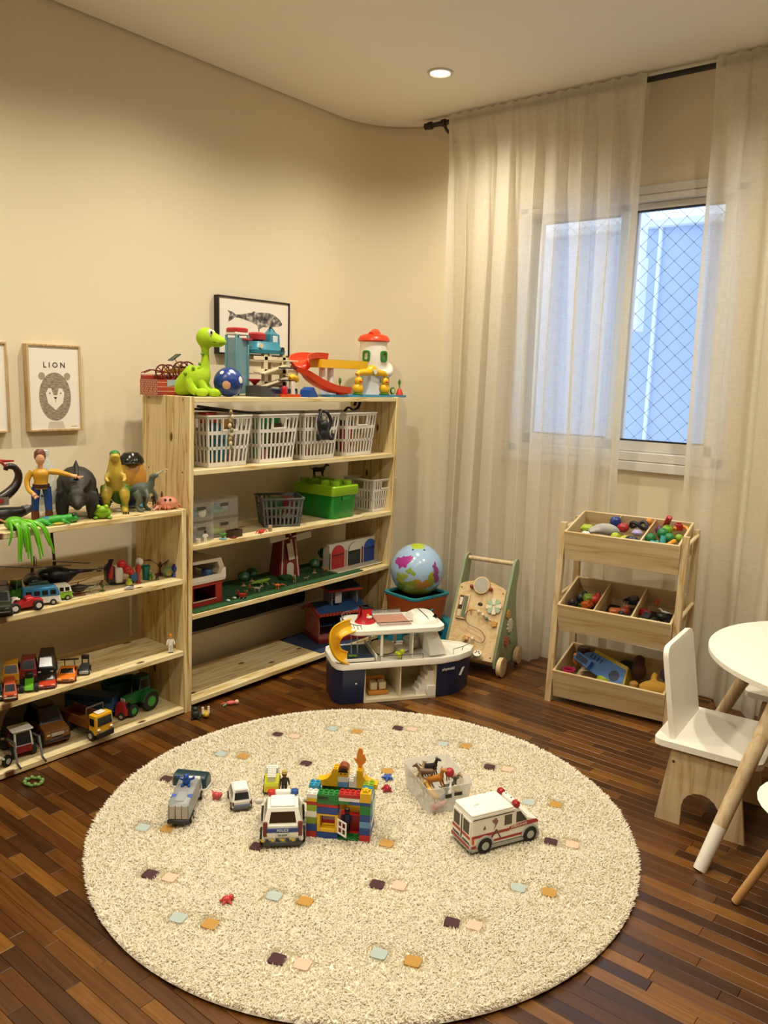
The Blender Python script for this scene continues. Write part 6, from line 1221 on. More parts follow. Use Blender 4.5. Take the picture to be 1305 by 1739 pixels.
# trees, animals and people on the mat
def toytree(label, px, x, h, z=ZG, r_=.026):
    t = thing('toy_tree', label, 'toy tree', (x, YA(px, x, z+.02), z), 0, 'toy trees on the grass mat'); MB().lathe([(.014, 0), (.006, .006), (.005, h*.45), (0, h*.5)], n=10).put('trunk', '#a58d6c', t)
    b = MB(); 
    for k in range(5): q = R(72*k); b.ell((.5*r_*math.cos(q), .5*r_*math.sin(q), h*.62+.01*(k % 2)), r_*.75, 10, 7)
    b.ell((0, 0, h*.8), r_*.8, 10, 7); b.put('crown', '#1d4a2c', t, remesh=.006); return t
toytree('tall toy tree beside the stable front', 549, -3.0, .115); toytree('round toy tree between windmill and stable', 534, -2.94, .075); toytree('small dark toy tree by the farmhouse', 414, -3.0, .07); toytree('dark toy tree behind the lime toy lizard', 428, -3.04, .065)
for k, (px, x, s, h_, rz, nm, lab) in enumerate(((500, -2.88, .034, '#b2a284', -40, 'toy_lion', 'beige toy lion in front of the windmill'), (552, -2.9, .03, '#9a6d3a', -80, 'toy_bear', 'tan toy bear standing near the stable'), (437, -2.87, .026, '#c7b9a0', 30, 'toy_zebra', 'pale toy animal by the lime lizard'), (417, -2.86, .024, '#a1804a', -20, 'toy_calf', 'tan toy calf in front of the farmhouse'), (520, -2.86, .018, '#8f8a7c', 60, 'toy_lamb', 'tiny grey toy lamb on the open grass'))): simple(critter(MB(), s), nm, pl(h_, .5), lab, 'toy animal', (x, YA(px, x, ZG), ZG), rz, 'animals on the grass mat')
b = MB(); chain(b, [(-.05, 0, .012, .003), (-.02, .006, .016, .009), (.01, 0, .02, .011), (.035, -.004, .026, .007), (.05, 0, .028, .003)], 8)
for s_ in (-1, 1):
    for x in (-.012, .018): b.tube([(x, s_*.006, .014), (x+.01, s_*.022, .014), (x+.014, s_*.026, .001)], .004, 6)
simple(b, 'lime_lizard', pl('#7fa02c', .45), 'lime green toy lizard on the grass left of the windmill', 'toy animal', (-2.95, YA(443, -2.95, ZG), ZG), 70)
b = MB(); b.ell((0, 0, .016), (.012, .01, .01), 10, 7)
for s_ in (-1, 1): chain(b, [(0, s_*.008, .016, .006), (.004, s_*.026, .026, .004), (-.006, s_*.044, .014, .001)], 7, flat=.5); b.tube([(.004, s_*.005, .01), (.008, s_*.006, 0)], .003, 6)
chain(b, [(.008, 0, .018, .006), (.022, 0, .026, .004), (.032, 0, .022, .001)], 7); simple(b, 'orange_pterosaur', pl('#cf5a1e', .45), 'orange winged toy at the front of the grass mat', 'toy animal', (-2.84, YA(472, -2.84, ZG), ZG), -60)
ct = thing('red_cart', 'tiny red toy cart on the front of the grass mat', 'toy cart', (-2.825, YA(412, -2.825, ZG), ZG), 30); MB().loft([[(p[0], p[1], z) for p in rrect(.034*k, .022*k, .003, 2)] for z, k in ((.008, .8), (.024, 1), (.022, .85))]).put('bed', '#9a2622', ct); wheelset(ct, (-.009, .009), .0115, .006, .004)
for k, (px, x, t_, l_, lab) in enumerate(((404, -2.86, '#8e2b2b', '#39304a', 'tiny toy farmer in red by the farmhouse'), (424, -2.9, '#a7482f', '#54492e', 'tiny toy farmer in orange near the lime lizard'))): f_ = thing('toy_farmer', lab, 'figurine', (x, YA(px, x, ZG), ZG), -30); figure(f_, .042, top=t_, legs=l_)
for k, (px, x, h_, lab) in enumerate(((388, -2.83, '#9db3a4', 'tiny pale toy pebble near the farmhouse corner'), (398, -2.845, '#b0b0a0', 'tiny grey toy pebble behind the red cart'))): simple(MB().ell((0, 0, .006), (.012, .008, .006), 10, 7), 'toy_stone', pl(h_, .5), lab, 'toy', (x, YA(px, x, ZG), ZG), 30*k)
b = MB().box(-.025, .025, -.03, .03, 0, .022, .004); simple(b, 'green_hedge', pl('#184a22', .8), 'dark green toy hedge beside the toy windmill', 'toy plant', (-2.95, YA(473, -2.95, ZG)+.05, ZG))
# black lining hanging behind the shelf
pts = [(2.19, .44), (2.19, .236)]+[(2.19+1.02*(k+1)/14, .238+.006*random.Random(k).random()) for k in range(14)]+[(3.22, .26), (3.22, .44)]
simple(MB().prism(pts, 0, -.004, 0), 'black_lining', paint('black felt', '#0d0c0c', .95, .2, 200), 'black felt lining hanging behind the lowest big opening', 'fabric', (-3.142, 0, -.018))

# ================================================================ bottom bay: doll's house on a blue mat
Z4 = BIG_L[0]
simple(MB().box(-3.12, -2.80, YA(500, -3.0, Z4), 3.52, Z4+.0005, Z4+.004, .001), 'blue_mat', pl('#24324f', .9), 'dark blue mat under the dolls house', 'mat', (0, 0, 0))
dy0 = YA(519, -3.06, .2); dh = thing('dolls_house', 'pink dolls house with red trimmed blue roofs on the bottom shelf', 'dolls house', (-2.96, YA(545, -2.96, .2)+.05, Z4+.0045), -22)
PNK, RTR, BRF = pl('#b3685e', .5), pl('#a03526', .5), pl('#2a4a7c', .45)
MB().box(-.1, .09, -.09, -.085, .028, .12).box(-.1, -.095, -.085, .19, .028, .15).box(-.1, .09, .185, .19, .028, .15).box(-.095, .09, -.085, .185, .024, .028).put('walls', PNK, dh); MB().box(-.105, .1, -.095, .195, 0, .024, .002).put('plinth', '#7d2026', dh)
MB().prism([(-.1, .12), (.09, .12), (.09, .17), (.02, .19), (-.1, .15)], 1, -.09, -.085).put('gable', PNK, dh)
def eave(pts, name='eave'): return MB().tube(pts, .0075, 6).put(name, RTR, dh)
eave([(.115, -.1, .165), (.115, .2, .165)]); eave([(.115, -.1, .165), (.0, -.1, .205), (-.11, -.1, .15)]); quad(MB(), [(.115, -.1, .165), (.115, .2, .165), (.0, .2, .205), (.0, -.1, .205)], .006).put('lower_roof', BRF, dh); quad(MB(), [(.0, -.1, .205), (.0, .2, .205), (-.11, .2, .15), (-.11, -.1, .15)], .006).put('lower_roof', BRF, dh)
tk = MB()
for k in range(15): tk.box(.112, .126, -.1+k*.02, -.092+k*.02, .16, .176)
tag(tk.put('roof_tile_ends', pl('#b8452f', .5), dh), kind='stuff')
MB().box(-.05, .06, .0, .005, .2, .28).box(-.05, -.045, .005, .16, .2, .28).box(-.05, .06, .155, .16, .2, .28).put('upper_walls', '#8d93a4', dh); MB().box(.0602, .062, .02, .06, .21, .27).put('upper_window', '#c3c8cf', dh)
eave([(.08, -.03, .285), (.08, .18, .285)], 'upper_eave'); eave([(.08, -.03, .285), (-.06, -.03, .3)], 'upper_eave'); quad(MB(), [(.08, -.03, .285), (.08, .18, .285), (-.06, .18, .3), (-.06, -.03, .3)], .008).put('upper_roof', pl('#1d2836', .5), dh)
MB().box(-.09, .08, -.084, .184, .09, .094).put('middle_floor', '#2b3a5c', dh); MB().box(.02, .06, .05, .1, .0945, .125, .003).put('toy_bed', '#3c5a94', dh)
for k, (x, z) in enumerate(((.05, .1), (-.02, .13), (.04, .065))): MB().box(x-.02, x+.015, -.0912, -.0902, z, z+.006).put('wall_crack', '#6e3a36', dh)

# ================================================================ low shelf: top
ZL = LOW_L[3]
vk = thing('viking_ship', 'dark toy longship with curled prow at the left end of the low shelf', 'toy ship', (-2.985, YA(24, -2.985, 1.0), ZL), 90)
b = MB(); chain(b, [(-.5, 0, .06, .05), (-.25, 0, .055, .055), (-.1, 0, .055, .05)], 12); b.put('hull', '#1b1412', vk)
b = MB(); chain(b, [(-.16, 0, .075, .02), (-.08, 0, .085, .02), (-.03, 0, .105, .02), (.01, 0, .14, .017), (.022, 0, .18, .014), (.006, 0, .208, .012), (-.02, 0, .212, .011), (-.028, 0, .198, .008)], 10); b.put('prow', pl('#241614', .3), vk)
MB().box(-.13, -.03, -.022, -.02, .07, .1).put('side_panel', '#6f6b68', vk); MB().box(-.12, -.05, -.0235, -.022, .078, .096).put('red_plate', '#8a2a26', vk)
b = MB(); chain(b, [(-.4, 0, .03, .02), (-.2, 0, .03, .03), (-.05, 0, .03, .03), (.02, 0, .034, .022), (.055, 0, .044, .014), (.085, 0, .05, .006)], 10); b.put('ram', pl('#171312', .4), vk); MB().tube([(.035, 0, .038), (.058, 0, .045)], [.0205, .0165], 10).put('ram_band', '#55555a', vk)
b = MB(); chain(b, [(-.22, 0, .235, .012), (-.12, 0, .238, .016), (-.05, 0, .232, .01), (-.03, 0, .215, .008)], 8, flat=.6); chain(b, [(-.1, 0, .24, .008), (-.04, 0, .234, .006), (.006, 0, .232, .003)], 6); b.put('dragon_head', '#a11c22', vk)
simple(MB().tube([(-.09, 0, 0), (.09, 0, 0)], .0035, 7), 'wooden_stick', pl('#b3854f', .6), 'thin wooden stick leaning beside the stringy green toy', 'stick', (-2.83, YA(6, -2.83, .95), ZL+.035), 70, ry=28)
sq = thing('stringy_green_toy', 'bright green stretchy toy with strands hanging over the shelf edge', 'squishy toy', (-2.832, YA(24, -2.832, .95), ZL))
MB().ell((0, 0, .024), (.03, .036, .024), 16, 10).put('body', pl('#55a81c', .35), sq)
rn_ = random.Random(5)
for k in range(15):
    y = rn_.uniform(-.03, .05); yy = y*1.6+rn_.uniform(-.01, .02); dz = rn_.uniform(-.12, -.04); b = MB(); chain(b, [(.0, y*.6, .03, .004), (.03, y, .03, .005), (.054, yy*.9, .008, .0045), (.058, yy*1.1, dz*.5, .0045), (.056, yy*1.25, dz, .0025)], 6); b.put('strand', pl('#6cc022' if k % 2 else '#5aa61e', .3), sq)
lz = thing('green_lizard', 'green toy lizard with blue patch lying on the low shelf', 'toy animal', (-2.835, YA(82, -2.835, .93), ZL), 80)
b = MB(); chain(b, [(-.12, .01, .008, .003), (-.07, 0, .01, .009), (-.02, 0, .015, .016), (.03, 0, .018, .018), (.06, 0, .02, .014), (.085, 0, .02, .017), (.11, 0, .015, .008)], 12)
for s_ in (-1, 1):
    for x in (-.015, .05): b.tube([(x, s_*.012, .012), (x+.008, s_*.032, .01), (x+.02, s_*.036, .004)], [.007, .006, .005], 7)
b.put('body', pl('#2f9a2c', .35), lz, remesh=.0035); MB().ell((-.005, 0, .026), (.018, .013, .008), 12, 8).put('blue_patch', '#1f6d8c', lz)
for s_ in (-1, 1): MB().ell((.09, s_*.012, .032), .006, 10, 7).put('eye', '#222a18', lz); MB().ell((.03, s_*.022, .006), (.024, .008, .005), 10, 7).put('belly_edge', '#b5a83a', lz)
# water bottle behind a plain doll
wb = thing('water_bottle', 'empty clear plastic water bottle standing behind the doll', 'bottle', (-3.0, YA(79, -3.0, 1.0), ZL)); MB().lathe([(.036, 0), (.04, .006), (.039, .05), (.04, .08), (.036, .1), (.04, .12), (.039, .17), (.034, .2), (.02, .228), (.014, .236), (.014, .252)], n=24).put('bottle', seethru('bottle plastic', '#cfdde2', .34, .08), wb)
MB().lathe([(.0405, .055), (.0408, .056), (.0408, .1), (.0405, .101)], n=24, cap=False).put('label_band', seethru('label film', '#b9c2c8', .6), wb); MB().lathe([(.016, 0), (.016, .014), (0, .016)], (0, 0, .25), n=16).put('cap', '#cdd6da', wb); MB().box(.0409, .0415, -.02, .02, .086, .094).put('label_print', '#2f3c52', wb).rotation_euler = (0, 0, R(-28))
dl = thing('plain_doll', 'plain toy doll in mustard top and blue trousers on the low shelf', 'doll', (-2.905, YA(71, -2.905, 1.0), ZL), -25)
s = .285
for sg in (-1, 1):
    b = MB(); chain(b, [(0, sg*.018, .135, .017), (0, sg*.022, .09, .0145), (0, sg*.024, .045, .013)], 10); lg = b.put('trouser_leg', '#1c3f86', dl); MB().lathe([(.014, 0), (.0145, .03), (.012, .05)], (0, sg*.024, .004), n=12).ell((.012, sg*.024, .008), (.02, .011, .008), 10, 7).put('boot', '#6b3218', lg)
b = MB(); chain(b, [(0, 0, .13, .028), (0, 0, .16, .025), (0, 0, .19, .03), (0, 0, .205, .018)], 12); b.put('torso', '#c9962a', dl); MB().lathe([(.03, 0), (.031, .008), (.03, .014)], (0, 0, .134), n=16).put('belt', '#3d2517', dl)
for sg, pts in ((-1, [(0, -.03, .195, .012), (.0, -.047, .165, .011), (.015, -.045, .13, .009), (.03, -.03, .115, .008)]), (1, [(0, .03, .195, .012), (.005, .065, .19, .0105), (.005, .105, .178, .008)])):
    b = MB(); chain(b, pts, 9); ar = b.put('arm', '#cf9c2c', dl); p = pts[-1]; q = Vector((.012, .006*sg*-1, -.008)) if sg < 0 else Vector((.004, .022, -.006)); b = MB(); chain(b, [(p[0], p[1], p[2], .007), (p[0]+q.x, p[1]+q.y, p[2]+q.z, .009)], 8)
    for k in range(3): b.tube([(p[0]+q.x, p[1]+q.y, p[2]+q.z), (p[0]+q.x*1.9, p[1]+q.y*1.8+.006*(k-1), p[2]+q.z*1.6+.004*(k-1))], .003, 6)
    b.put('hand', '#dba680', ar)
hd = MB().cyl((0, 0, .2), (0, 0, .225), .009, n=10).ell((.002, 0, .245), (.02, .018, .026), 16, 11).put('head', '#d9a47c', dl); MB().lathe([(.02, -.01), (.0215, .0), (.02, .016), (.012, .026), (0, .028)], (-.003, 0, .252), n=16).put('hair', '#6a3516', hd)
# dinosaurs
def twotone(name, back, front, lo, hi, sc=25):
    m, nt, bb = newmat(name); tc = node(nt, 'ShaderNodeTexCoord'); sx = node(nt, 'ShaderNodeSeparateXYZ'); nt.links.new(tc.outputs['Object'], sx.inputs[0]); n = node(nt, 'ShaderNodeTexNoise'); n.inputs['Scale'].default_value = sc; nt.links.new(tc.outputs['Object'], n.inputs[0])
    ad = node(nt, 'ShaderNodeMath', operation='MULTIPLY_ADD'); nt.links.new(n.outputs[0], ad.inputs[0]); ad.inputs[1].default_value = (hi-lo)*1.2; nt.links.new(sx.outputs[0], ad.inputs[2]); mr = node(nt, 'ShaderNodeMapRange'); mr.inputs[1].default_value = lo; mr.inputs[2].default_value = hi; nt.links.new(ad.outputs[0], mr.inputs[0])
    r_ = ramp(nt, [(.3, back), (.7, front)]); nt.links.new(mr.outputs[0], r_.inputs[0]); nt.links.new(r_.outputs[0], bb.inputs[0]); bb.inputs['Roughness'].default_value = .4; return m
tr_ = thing('dark_horned_dinosaur', 'large dark grey horned toy dinosaur on the low shelf', 'toy dinosaur', (-2.94, YA(131, -2.94, 1.0), ZL), -30); tr_.scale = (1.08, 1.12, 1.08)
DK = paint('dark rubber', '#1f1d1a', .55, .5, 120)
b = MB(); chain(b, [(-.16, 0, .05, .012), (-.11, 0, .085, .035), (-.05, 0, .115, .062), (.01, 0, .118, .068), (.05, 0, .105, .056), (.085, 0, .088, .038)], 14)
b.ell((.092, 0, .085), (.034, .042, .04), 14, 10); chain(b, [(.1, 0, .08, .03), (.128, 0, .062, .02), (.142, 0, .048, .01)], 10)
for x, s_, f in ((-.06, -1, 1), (-.06, 1, 1), (.05, -1, .9), (.05, 1, .9)): chain(b, [(x, s_*.04, .09, .034*f), (x+.01, s_*.05, .05, .026*f), (x+.004, s_*.05, .016, .022*f), (x+.02, s_*.05, .01, .018*f)], 10)
b.put('body', DK, tr_, remesh=.005)
for s_ in (-1, 1): chain(MB(), [(.1, s_*.026, .105, .012), (.118, s_*.04, .128, .008), (.125, s_*.046, .152, .002)], 8).put('horn', DK, tr_)
for k in range(9): t = k/8; MB().tube([(-.09+.17*t, 0, .15+.034*math.sin(t*3.1)), (-.095+.17*t, 0, .172+.036*math.sin(t*3.1))], [.011, .001], 6).put('back_spike', DK, tr_)
trx = thing('green_tyrannosaur', 'standing green and yellow toy tyrannosaur on the low shelf', 'toy dinosaur', (-2.91, YA(196, -2.91, 1.0), ZL), -30)
b = MB(); chain(b, [(-.12, .03, .02, .006), (-.09, .01, .04, .016), (-.05, 0, .085, .032), (-.01, 0, .125, .04), (.015, 0, .165, .036), (.02, 0, .2, .027), (.022, 0, .228, .022)], 14); chain(b, [(.01, 0, .236, .02), (.035, 0, .238, .022), (.06, 0, .23, .015)], 12)
for s_ in (-1, 1): chain(b, [(-.01, s_*.03, .105, .03), (.012, s_*.036, .07, .022), (-.005, s_*.036, .035, .015), (.008, s_*.036, .012, .014), (.03, s_*.038, .007, .01)], 10); chain(b, [(.035, s_*.03, .165, .012), (.05, s_*.036, .145, .009), (.066, s_*.026, .14, .006)], 8)
b.put('body', twotone('tyrannosaur skin', '#3f7a20', '#c0a43c', .02, .075), trx, remesh=.0045); MB().ell((.028, 0, .249), (.028, .02, .013), 14, 9).put('green_crown', '#2e7a2a', trx)
for s_ in (-1, 1):
    MB().ell((.04, s_*.017, .246), .004, 8, 6).put('eye', '#15130e', trx)
    for k in (-1, 0, 1): MB().ell((.044, s_*.038+k*.009, .005), (.006, .004, .005), 8, 6).put('claw', '#35271e', trx)
eg = thing('egg_shaped_toy', 'plain tan egg-shaped toy with black cap behind the tyrannosaur', 'toy', (-2.99, YA(224, -2.99, 1.0), ZL), -28)
MB().lathe([(.03, .055), (.05, .075), (.062, .11), (.06, .15), (.05, .185), (.03, .208), (0, .214)], n=26).put('body', pl('#c98f3a', .35), eg); MB().lathe([(.04, .012), (.052, .03), (.052, .06), (.044, .066)], n=24).put('blue_base', '#1d3568', eg); MB().ell((.02, .03, .01), (.03, .022, .012), 12, 8).ell((.02, -.03, .01), (.03, .022, .012), 12, 8).put('blue_feet', '#4d97b4', eg)
MB().lathe([(.05, .19), (.054, .196), (.05, .215), (.03, .236), (0, .24)], n=24).ell((.045, 0, .196), (.035, .036, .006), 16, 8).put('cap', pl('#121112', .2), eg)
gd = thing('grey_dinosaur', 'grey toy dinosaur rearing up beside the egg-shaped toy', 'toy dinosaur', (-2.872, YA(243, -2.872, .98), ZL), 20)
b = MB(); chain(b, [(-.11, .0, .05, .004), (-.07, 0, .07, .014), (-.03, 0, .088, .028), (.01, 0, .095, .03), (.035, 0, .11, .02), (.045, 0, .135, .013), (.05, 0, .15, .014), (.075, 0, .158, .008)], 12)
for s_ in (-1, 1): chain(b, [(-.015, s_*.022, .08, .022), (-.0, s_*.026, .05, .014), (-.012, s_*.026, .025, .009), (.004, s_*.026, .006, .009), (.02, s_*.027, .005, .006)], 9); chain(b, [(.03, s_*.022, .09, .011), (.045, s_*.03, .065, .008), (.04, s_*.032, .045, .006)], 8)
b.put('body', pl('#5d665c', .45), gd, remesh=.004); b = MB(); chain(b, [(.07, 0, .162, .004), (.095, .002, .175, .003), (.115, 0, .172, .002)], 6); chain(b, [(.085, 0, .168, .003), (.11, 0, .185, .002), (.122, 0, .182, .0012)], 6); b.put('crest', '#cfc6b2', gd)
b = MB(); rn_ = random.Random(9); b.ell((0, 0, .034), (.04, .042, .034), 14, 10)
for k in range(60): d = Vector((rn_.gauss(0, 1), rn_.gauss(0, 1), abs(rn_.gauss(0, 1)))).normalized(); b.tube([Vector((d.x*.036, d.y*.038, .034+d.z*.03)), Vector((d.x*.05, d.y*.052, .034+d.z*.046))], [.003, .0005], 4)
simple(b, 'brown_spiky_ball', pl('#35201a', .6), 'dark brown spiky rubber ball behind the horned dinosaur', 'toy', (-3.0, YA(172, -3.0, .95), ZL))
fr = thing('lime_frog', 'lime green squishy frog near the front edge of the low shelf', 'toy frog', (-2.835, YA(174, -2.835, .95), ZL), -30); MB().ell((0, 0, .022), (.032, .034, .024), 16, 11).ell((.014, 0, .034), (.02, .024, .018), 14, 9).put('body', pl('#7fae1e', .3), fr)
for s_ in (-1, 1): MB().ell((.022, s_*.014, .05), .008, 10, 7).put('eye', '#a9cc3a', fr); MB().ell((.022, s_*.026, .006), (.016, .01, .006), 10, 7).put('foot', '#6a981a', fr)
simple(MB().ell((0, 0, .018), (.03, .026, .018), 12, 8).ell((.022, .006, .024), .012, 10, 7), 'green_turtle', pl('#51702c', .45), 'dull green toy turtle behind the lime frog', 'toy animal', (-2.9, YA(160, -2.9, .94), ZL), -60)
b = MB().ell((0, 0, .014), (.01, .012, .014), 10, 7).ell((.003, 0, .031), .009, 10, 7)
for s_ in (-1, 1): b.tube([(.002, s_*.008, .02), (.008, s_*.014, .012)], .004, 6)
simple(b, 'tiny_green_creature', pl('#2f4a3a', .45), 'tiny dark green creature at the feet of the horned dinosaur', 'figurine', (-2.825, YA(127, -2.825, .93), ZL), -30)
df = thing('tiny_suited_figure', 'tiny dark suited figure against the tall shelf upright', 'figurine', (-2.92, YA(262, -2.92, .97), ZL), -30); figure(df, .07, '#9a7a4a', '#2a2018', '#26231f', '#1f1d1c')
pf = thing('pink_puffer_ball', 'pink rubber puffer toy with strands at the end of the low shelf', 'squishy toy', (-2.85, YA(284, -2.85, .94), ZL), -30); MB().ell((0, 0, .028), (.036, .045, .028), 18, 11).put('body', pl('#d98f78', .4), pf); rn_ = random.Random(3)
for k in range(34): q = rn_.uniform(0, 6.28); r_ = rn_.uniform(.05, .072); b = MB(); chain(b, [(.03*math.cos(q), .038*math.sin(q), .02, .0022), (.045*math.cos(q), .055*math.sin(q), .018, .0018), (r_*math.cos(q), r_*1.05*math.sin(q), .004, .0008)], 5, k=2); b.put('strand', pl('#d8876e', .4), pf)
for y in (-.01, .01): MB().ell((.03, y, .045), .0055, 10, 7).put('eye', '#16110e', pf)

# ================================================================ low shelf: vehicle rows
def heli(T, s, c1, c2, glass=GLS, nb=2, rot=20, up=False):
    b = MB(); b.ell((0, 0, .3*s), (.34*s, .19*s, .2*s), 16, 11); chain(b, [(-.2*s, 0, .34*s, .12*s), (-.5*s, 0, .38*s, .05*s), (-.95*s, 0, .42*s, .03*s)], 10); b.put('fuselage', c1, T, remesh=.02*s*3)
    MB().ell((.16*s, 0, .33*s), (.2*s, .175*s, .13*s), 14, 9).put('canopy', glass, T); MB().prism([(-.98*s, .38*s), (-.86*s, .38*s), (-.98*s, .6*s), (-1.06*s, .6*s)], 1, -.012*s, .012*s).put('tail_fin', c1, T); MB().box(-.84*s, -.76*s, -.16*s, .16*s, .4*s, .42*s).put('tail_plane', c1, T)
    MB().cyl((0, 0, .48*s), (0, 0, .58*s), .03*s, n=8).put('mast', c2, T)
    for k in range(nb):
        a_ = rot+360*k/nb; o = MB().box(.02*s, .78*s, -.035*s, .035*s, -.006*s, .006*s, .003*s).put('rotor_blade', c2, T); o.location = (0, 0, .58*s); o.rotation_euler = (0, R(-86) if (up and k == 0) else R(-3), R(a_))
    MB().box(-.012*s, .012*s, -.006*s, .006*s, -.13*s, .13*s).put('tail_rotor', c2, T).location = (-.97*s, .04*s, .46*s)
    for sg in (-1, 1): MB().tube([(-.3*s, sg*.16*s, .03*s), (.26*s, sg*.16*s, .03*s), (.34*s, sg*.16*s, .07*s)], .022*s, 6).put('skid', c2, T); MB().tube([(-.12*s, sg*.16*s, .03*s), (-.1*s, sg*.1*s, .16*s)], .016*s, 5).tube([(.14*s, sg*.16*s, .03*s), (.12*s, sg*.1*s, .16*s)], .016*s, 5).put('skid_strut', c2, T)
ZB = LOW_L[2]
def sp_(px, x, z): return (x, YA(px, x, z+.02), z)
h1 = thing('brown_helicopter', 'brown toy helicopter facing forward on the second shelf', 'toy helicopter', sp_(56, -3.0, ZB), -30); heli(h1, .19, pl('#4a2f22', .4), '#2c2320', rot=80)
h2 = thing('black_helicopter', 'large black toy helicopter with one blade pointing up', 'toy helicopter', sp_(94, -2.985, ZB), -128); heli(h2, .215, pl('#15141a', .35), '#100e10', rot=-30, up=True)
h3 = thing('small_red_helicopter', 'small black and red toy helicopter on the second shelf', 'toy helicopter', sp_(133, -2.875, ZB), -118); heli(h3, .09, pl('#2a2226', .4), '#7c2a24', rot=40)
t = thing('blue_bus', 'blue and white toy camper bus on the second shelf edge', 'toy bus', sp_(69, -2.855, ZB), 70)
def camper(T, L, W, H, low, up):
    h = L/2; shell([(-h, H*.14), (-h, H*.52), (h*.97, H*.52), (h, H*.3), (h, H*.14)], W, .004, .03).put('lower_body', low, T); shell([(-h, H*.52), (-h*.96, H*.9), (-h*.88, H), (h*.72, H), (h*.84, H*.92), (h*.97, H*.52)], W, .004, .12).put('upper_body', up, T)
    for sg in (-1, 1):
        for k in range(4): x = -h*.8+k*h*.42; quad(MB(), [(x, sg*W*.482, H*.6), (x+h*.3, sg*W*.482, H*.6), (x+h*.3, sg*W*.462, H*.84), (x, sg*W*.462, H*.84)][::-sg], .0015).put('side_window', GLS, T)
    quad(MB(), [(h*.955, -W*.38, H*.58), (h*.955, W*.38, H*.58), (h*.865, W*.34, H*.86), (h*.865, -W*.34, H*.86)], .0015).put('windscreen', GLS, T); quad(MB(), [(-h*.985, W*.34, H*.62), (-h*.985, -W*.34, H*.62), (-h*.965, -W*.3, H*.86), (-h*.965, W*.3, H*.86)], .0015).put('rear_window', GLS, T)
    wheelset(T, (-h*.6, h*.6), W/2-.002, H*.17, W*.16)
    for x in (-h, h): MB().cbox((x, 0, H*.2), (.006, W*.95, H*.08), .002).put('bumper', '#cfccc4', T)
camper(t, .135, .06, .07, '#e3e1da', '#2a7fae')
t = thing('green_bus', 'lime green and white toy camper bus behind the blue one', 'toy bus', sp_(98, -2.868, ZB), 76); camper(t, .10, .05, .062, '#7fb02c', '#ebe8da')
t = thing('red_buggy', 'red toy buggy with white pipes at the shelf edge', 'toy car', sp_(42, -2.825, ZB), -100); shell([(-.06, .018), (-.06, .036), (-.02, .046), (.02, .03), (.05, .034), (.064, .024), (.06, .014), (-.05, .014)], .05, .004).put('body', '#a82024', t); MB().box(-.03, .0, -.02, .02, .032, .05, .004).put('seat', '#c03030', t)
for sg in (-1, 1): MB().tube(smoothpts([(.05, sg*.01, .03), (.04, sg*.012, .048), (.02, sg*.012, .046)]), .004, 7).put('white_pipe', '#e8e4dc', t)
wheelset(t, (-.04, .042), .026, .019, .016, hub=pl('#d8d4ca', .4))
t = thing('dark_green_van', 'dark green toy van parked behind the blue bus', 'toy car', sp_(71, -2.93, ZB), 75); car(t, .10, .05, .066, '#1d4a34', 'van')
t = thing('dark_jeep', 'dark olive toy jeep cut by the left edge of the photo', 'toy car', sp_(2, -2.85, ZB), -30); car(t, .15, .075, .085, '#20241a', 'suv', r=.02)
t = thing('dark_red_lorry', 'dark red toy car at the far left of the second shelf', 'toy car', sp_(0, -2.98, ZB), -30); car(t, .13, .065, .075, '#4c2018', 'suv')
def tractor(T, s, c1, c2, cab='#2a2a2a', hub=None):
    shell([(-.2*s, .26*s), (-.2*s, .5*s), (.1*s, .52*s), (.42*s, .46*s), (.48*s, .38*s), (.46*s, .26*s)], .2*s, .012*s).put('bonnet', c1, T); cabin(T, -.24*s, -.2*s, .04*s, .1*s, .5*s, .82*s, .26*s, .1, c1, name='cab'); MB().cbox((-.09*s, 0, .84*s), (.34*s, .3*s, .04*s), .012*s).put('roof', c2, T); MB().cbox((.475*s, 0, .4*s), (.02*s, .14*s, .1*s), .004*s).put('grille', '#c9c6ba', T)
    src = wheelset(T, (-.16*s,), .2*s, .24*s, .13*s, hub=hub or pl(c1, .4), names='rear_wheel'); wheelset(T, (.34*s,), .17*s, .15*s, .1*s, hub=hub or pl(c1, .4), names='front_wheel')
    for sg in (-1, 1): MB().prism([(-.16*s+.27*s*math.cos(R(q)), .24*s+.27*s*math.sin(R(q))) for q in range(10, 171, 16)]+[(-.16*s+.24*s*math.cos(R(q)), .24*s+.24*s*math.sin(R(q))) for q in range(170, 9, -16)], 1, sg*.12*s, sg*.26*s).put('mudguard', c1, T)
    MB().tube([(.25*s, .05*s, .48*s), (.25*s, .05*s, .68*s)], .014*s, 6).put('exhaust', '#38332c', T)
t = thing('small_green_tractor', 'small green toy tractor with a driver near the left edge', 'toy tractor', sp_(26, -2.9, ZB), -60); tractor(t, .12, '#3f7a28', '#8a6a2c')
t = thing('tractor_driver', 'tiny toy driver with mustard hat beside the small green tractor', 'figurine', sp_(22, -2.99, ZB), -30); figure(t, .09, '#a8683a', '#3a2a1c', '#a83a38', '#3a3026', hat='#b08a3a')
def dino(b, s):
    chain(b, [(-.9*s, 0, .5*s, .02*s), (-.5*s, 0, .55*s, .1*s), (-.1*s, 0, .62*s, .2*s), (.2*s, 0, .7*s, .17*s), (.38*s, 0, .95*s, .1*s), (.5*s, 0, 1.08*s, .11*s), (.78*s, 0, 1.02*s, .05*s)], 9)
    for s_ in (-1, 1): chain(b, [(-.1*s, s_*.14*s, .52*s, .13*s), (.0, s_*.17*s, .28*s, .08*s), (-.06*s, s_*.17*s, .1*s, .055*s), (.08*s, s_*.17*s, .03*s, .05*s)], 7); chain(b, [(.25*s, s_*.14*s, .6*s, .06*s), (.4*s, s_*.17*s, .45*s, .035*s)], 6)
    return b
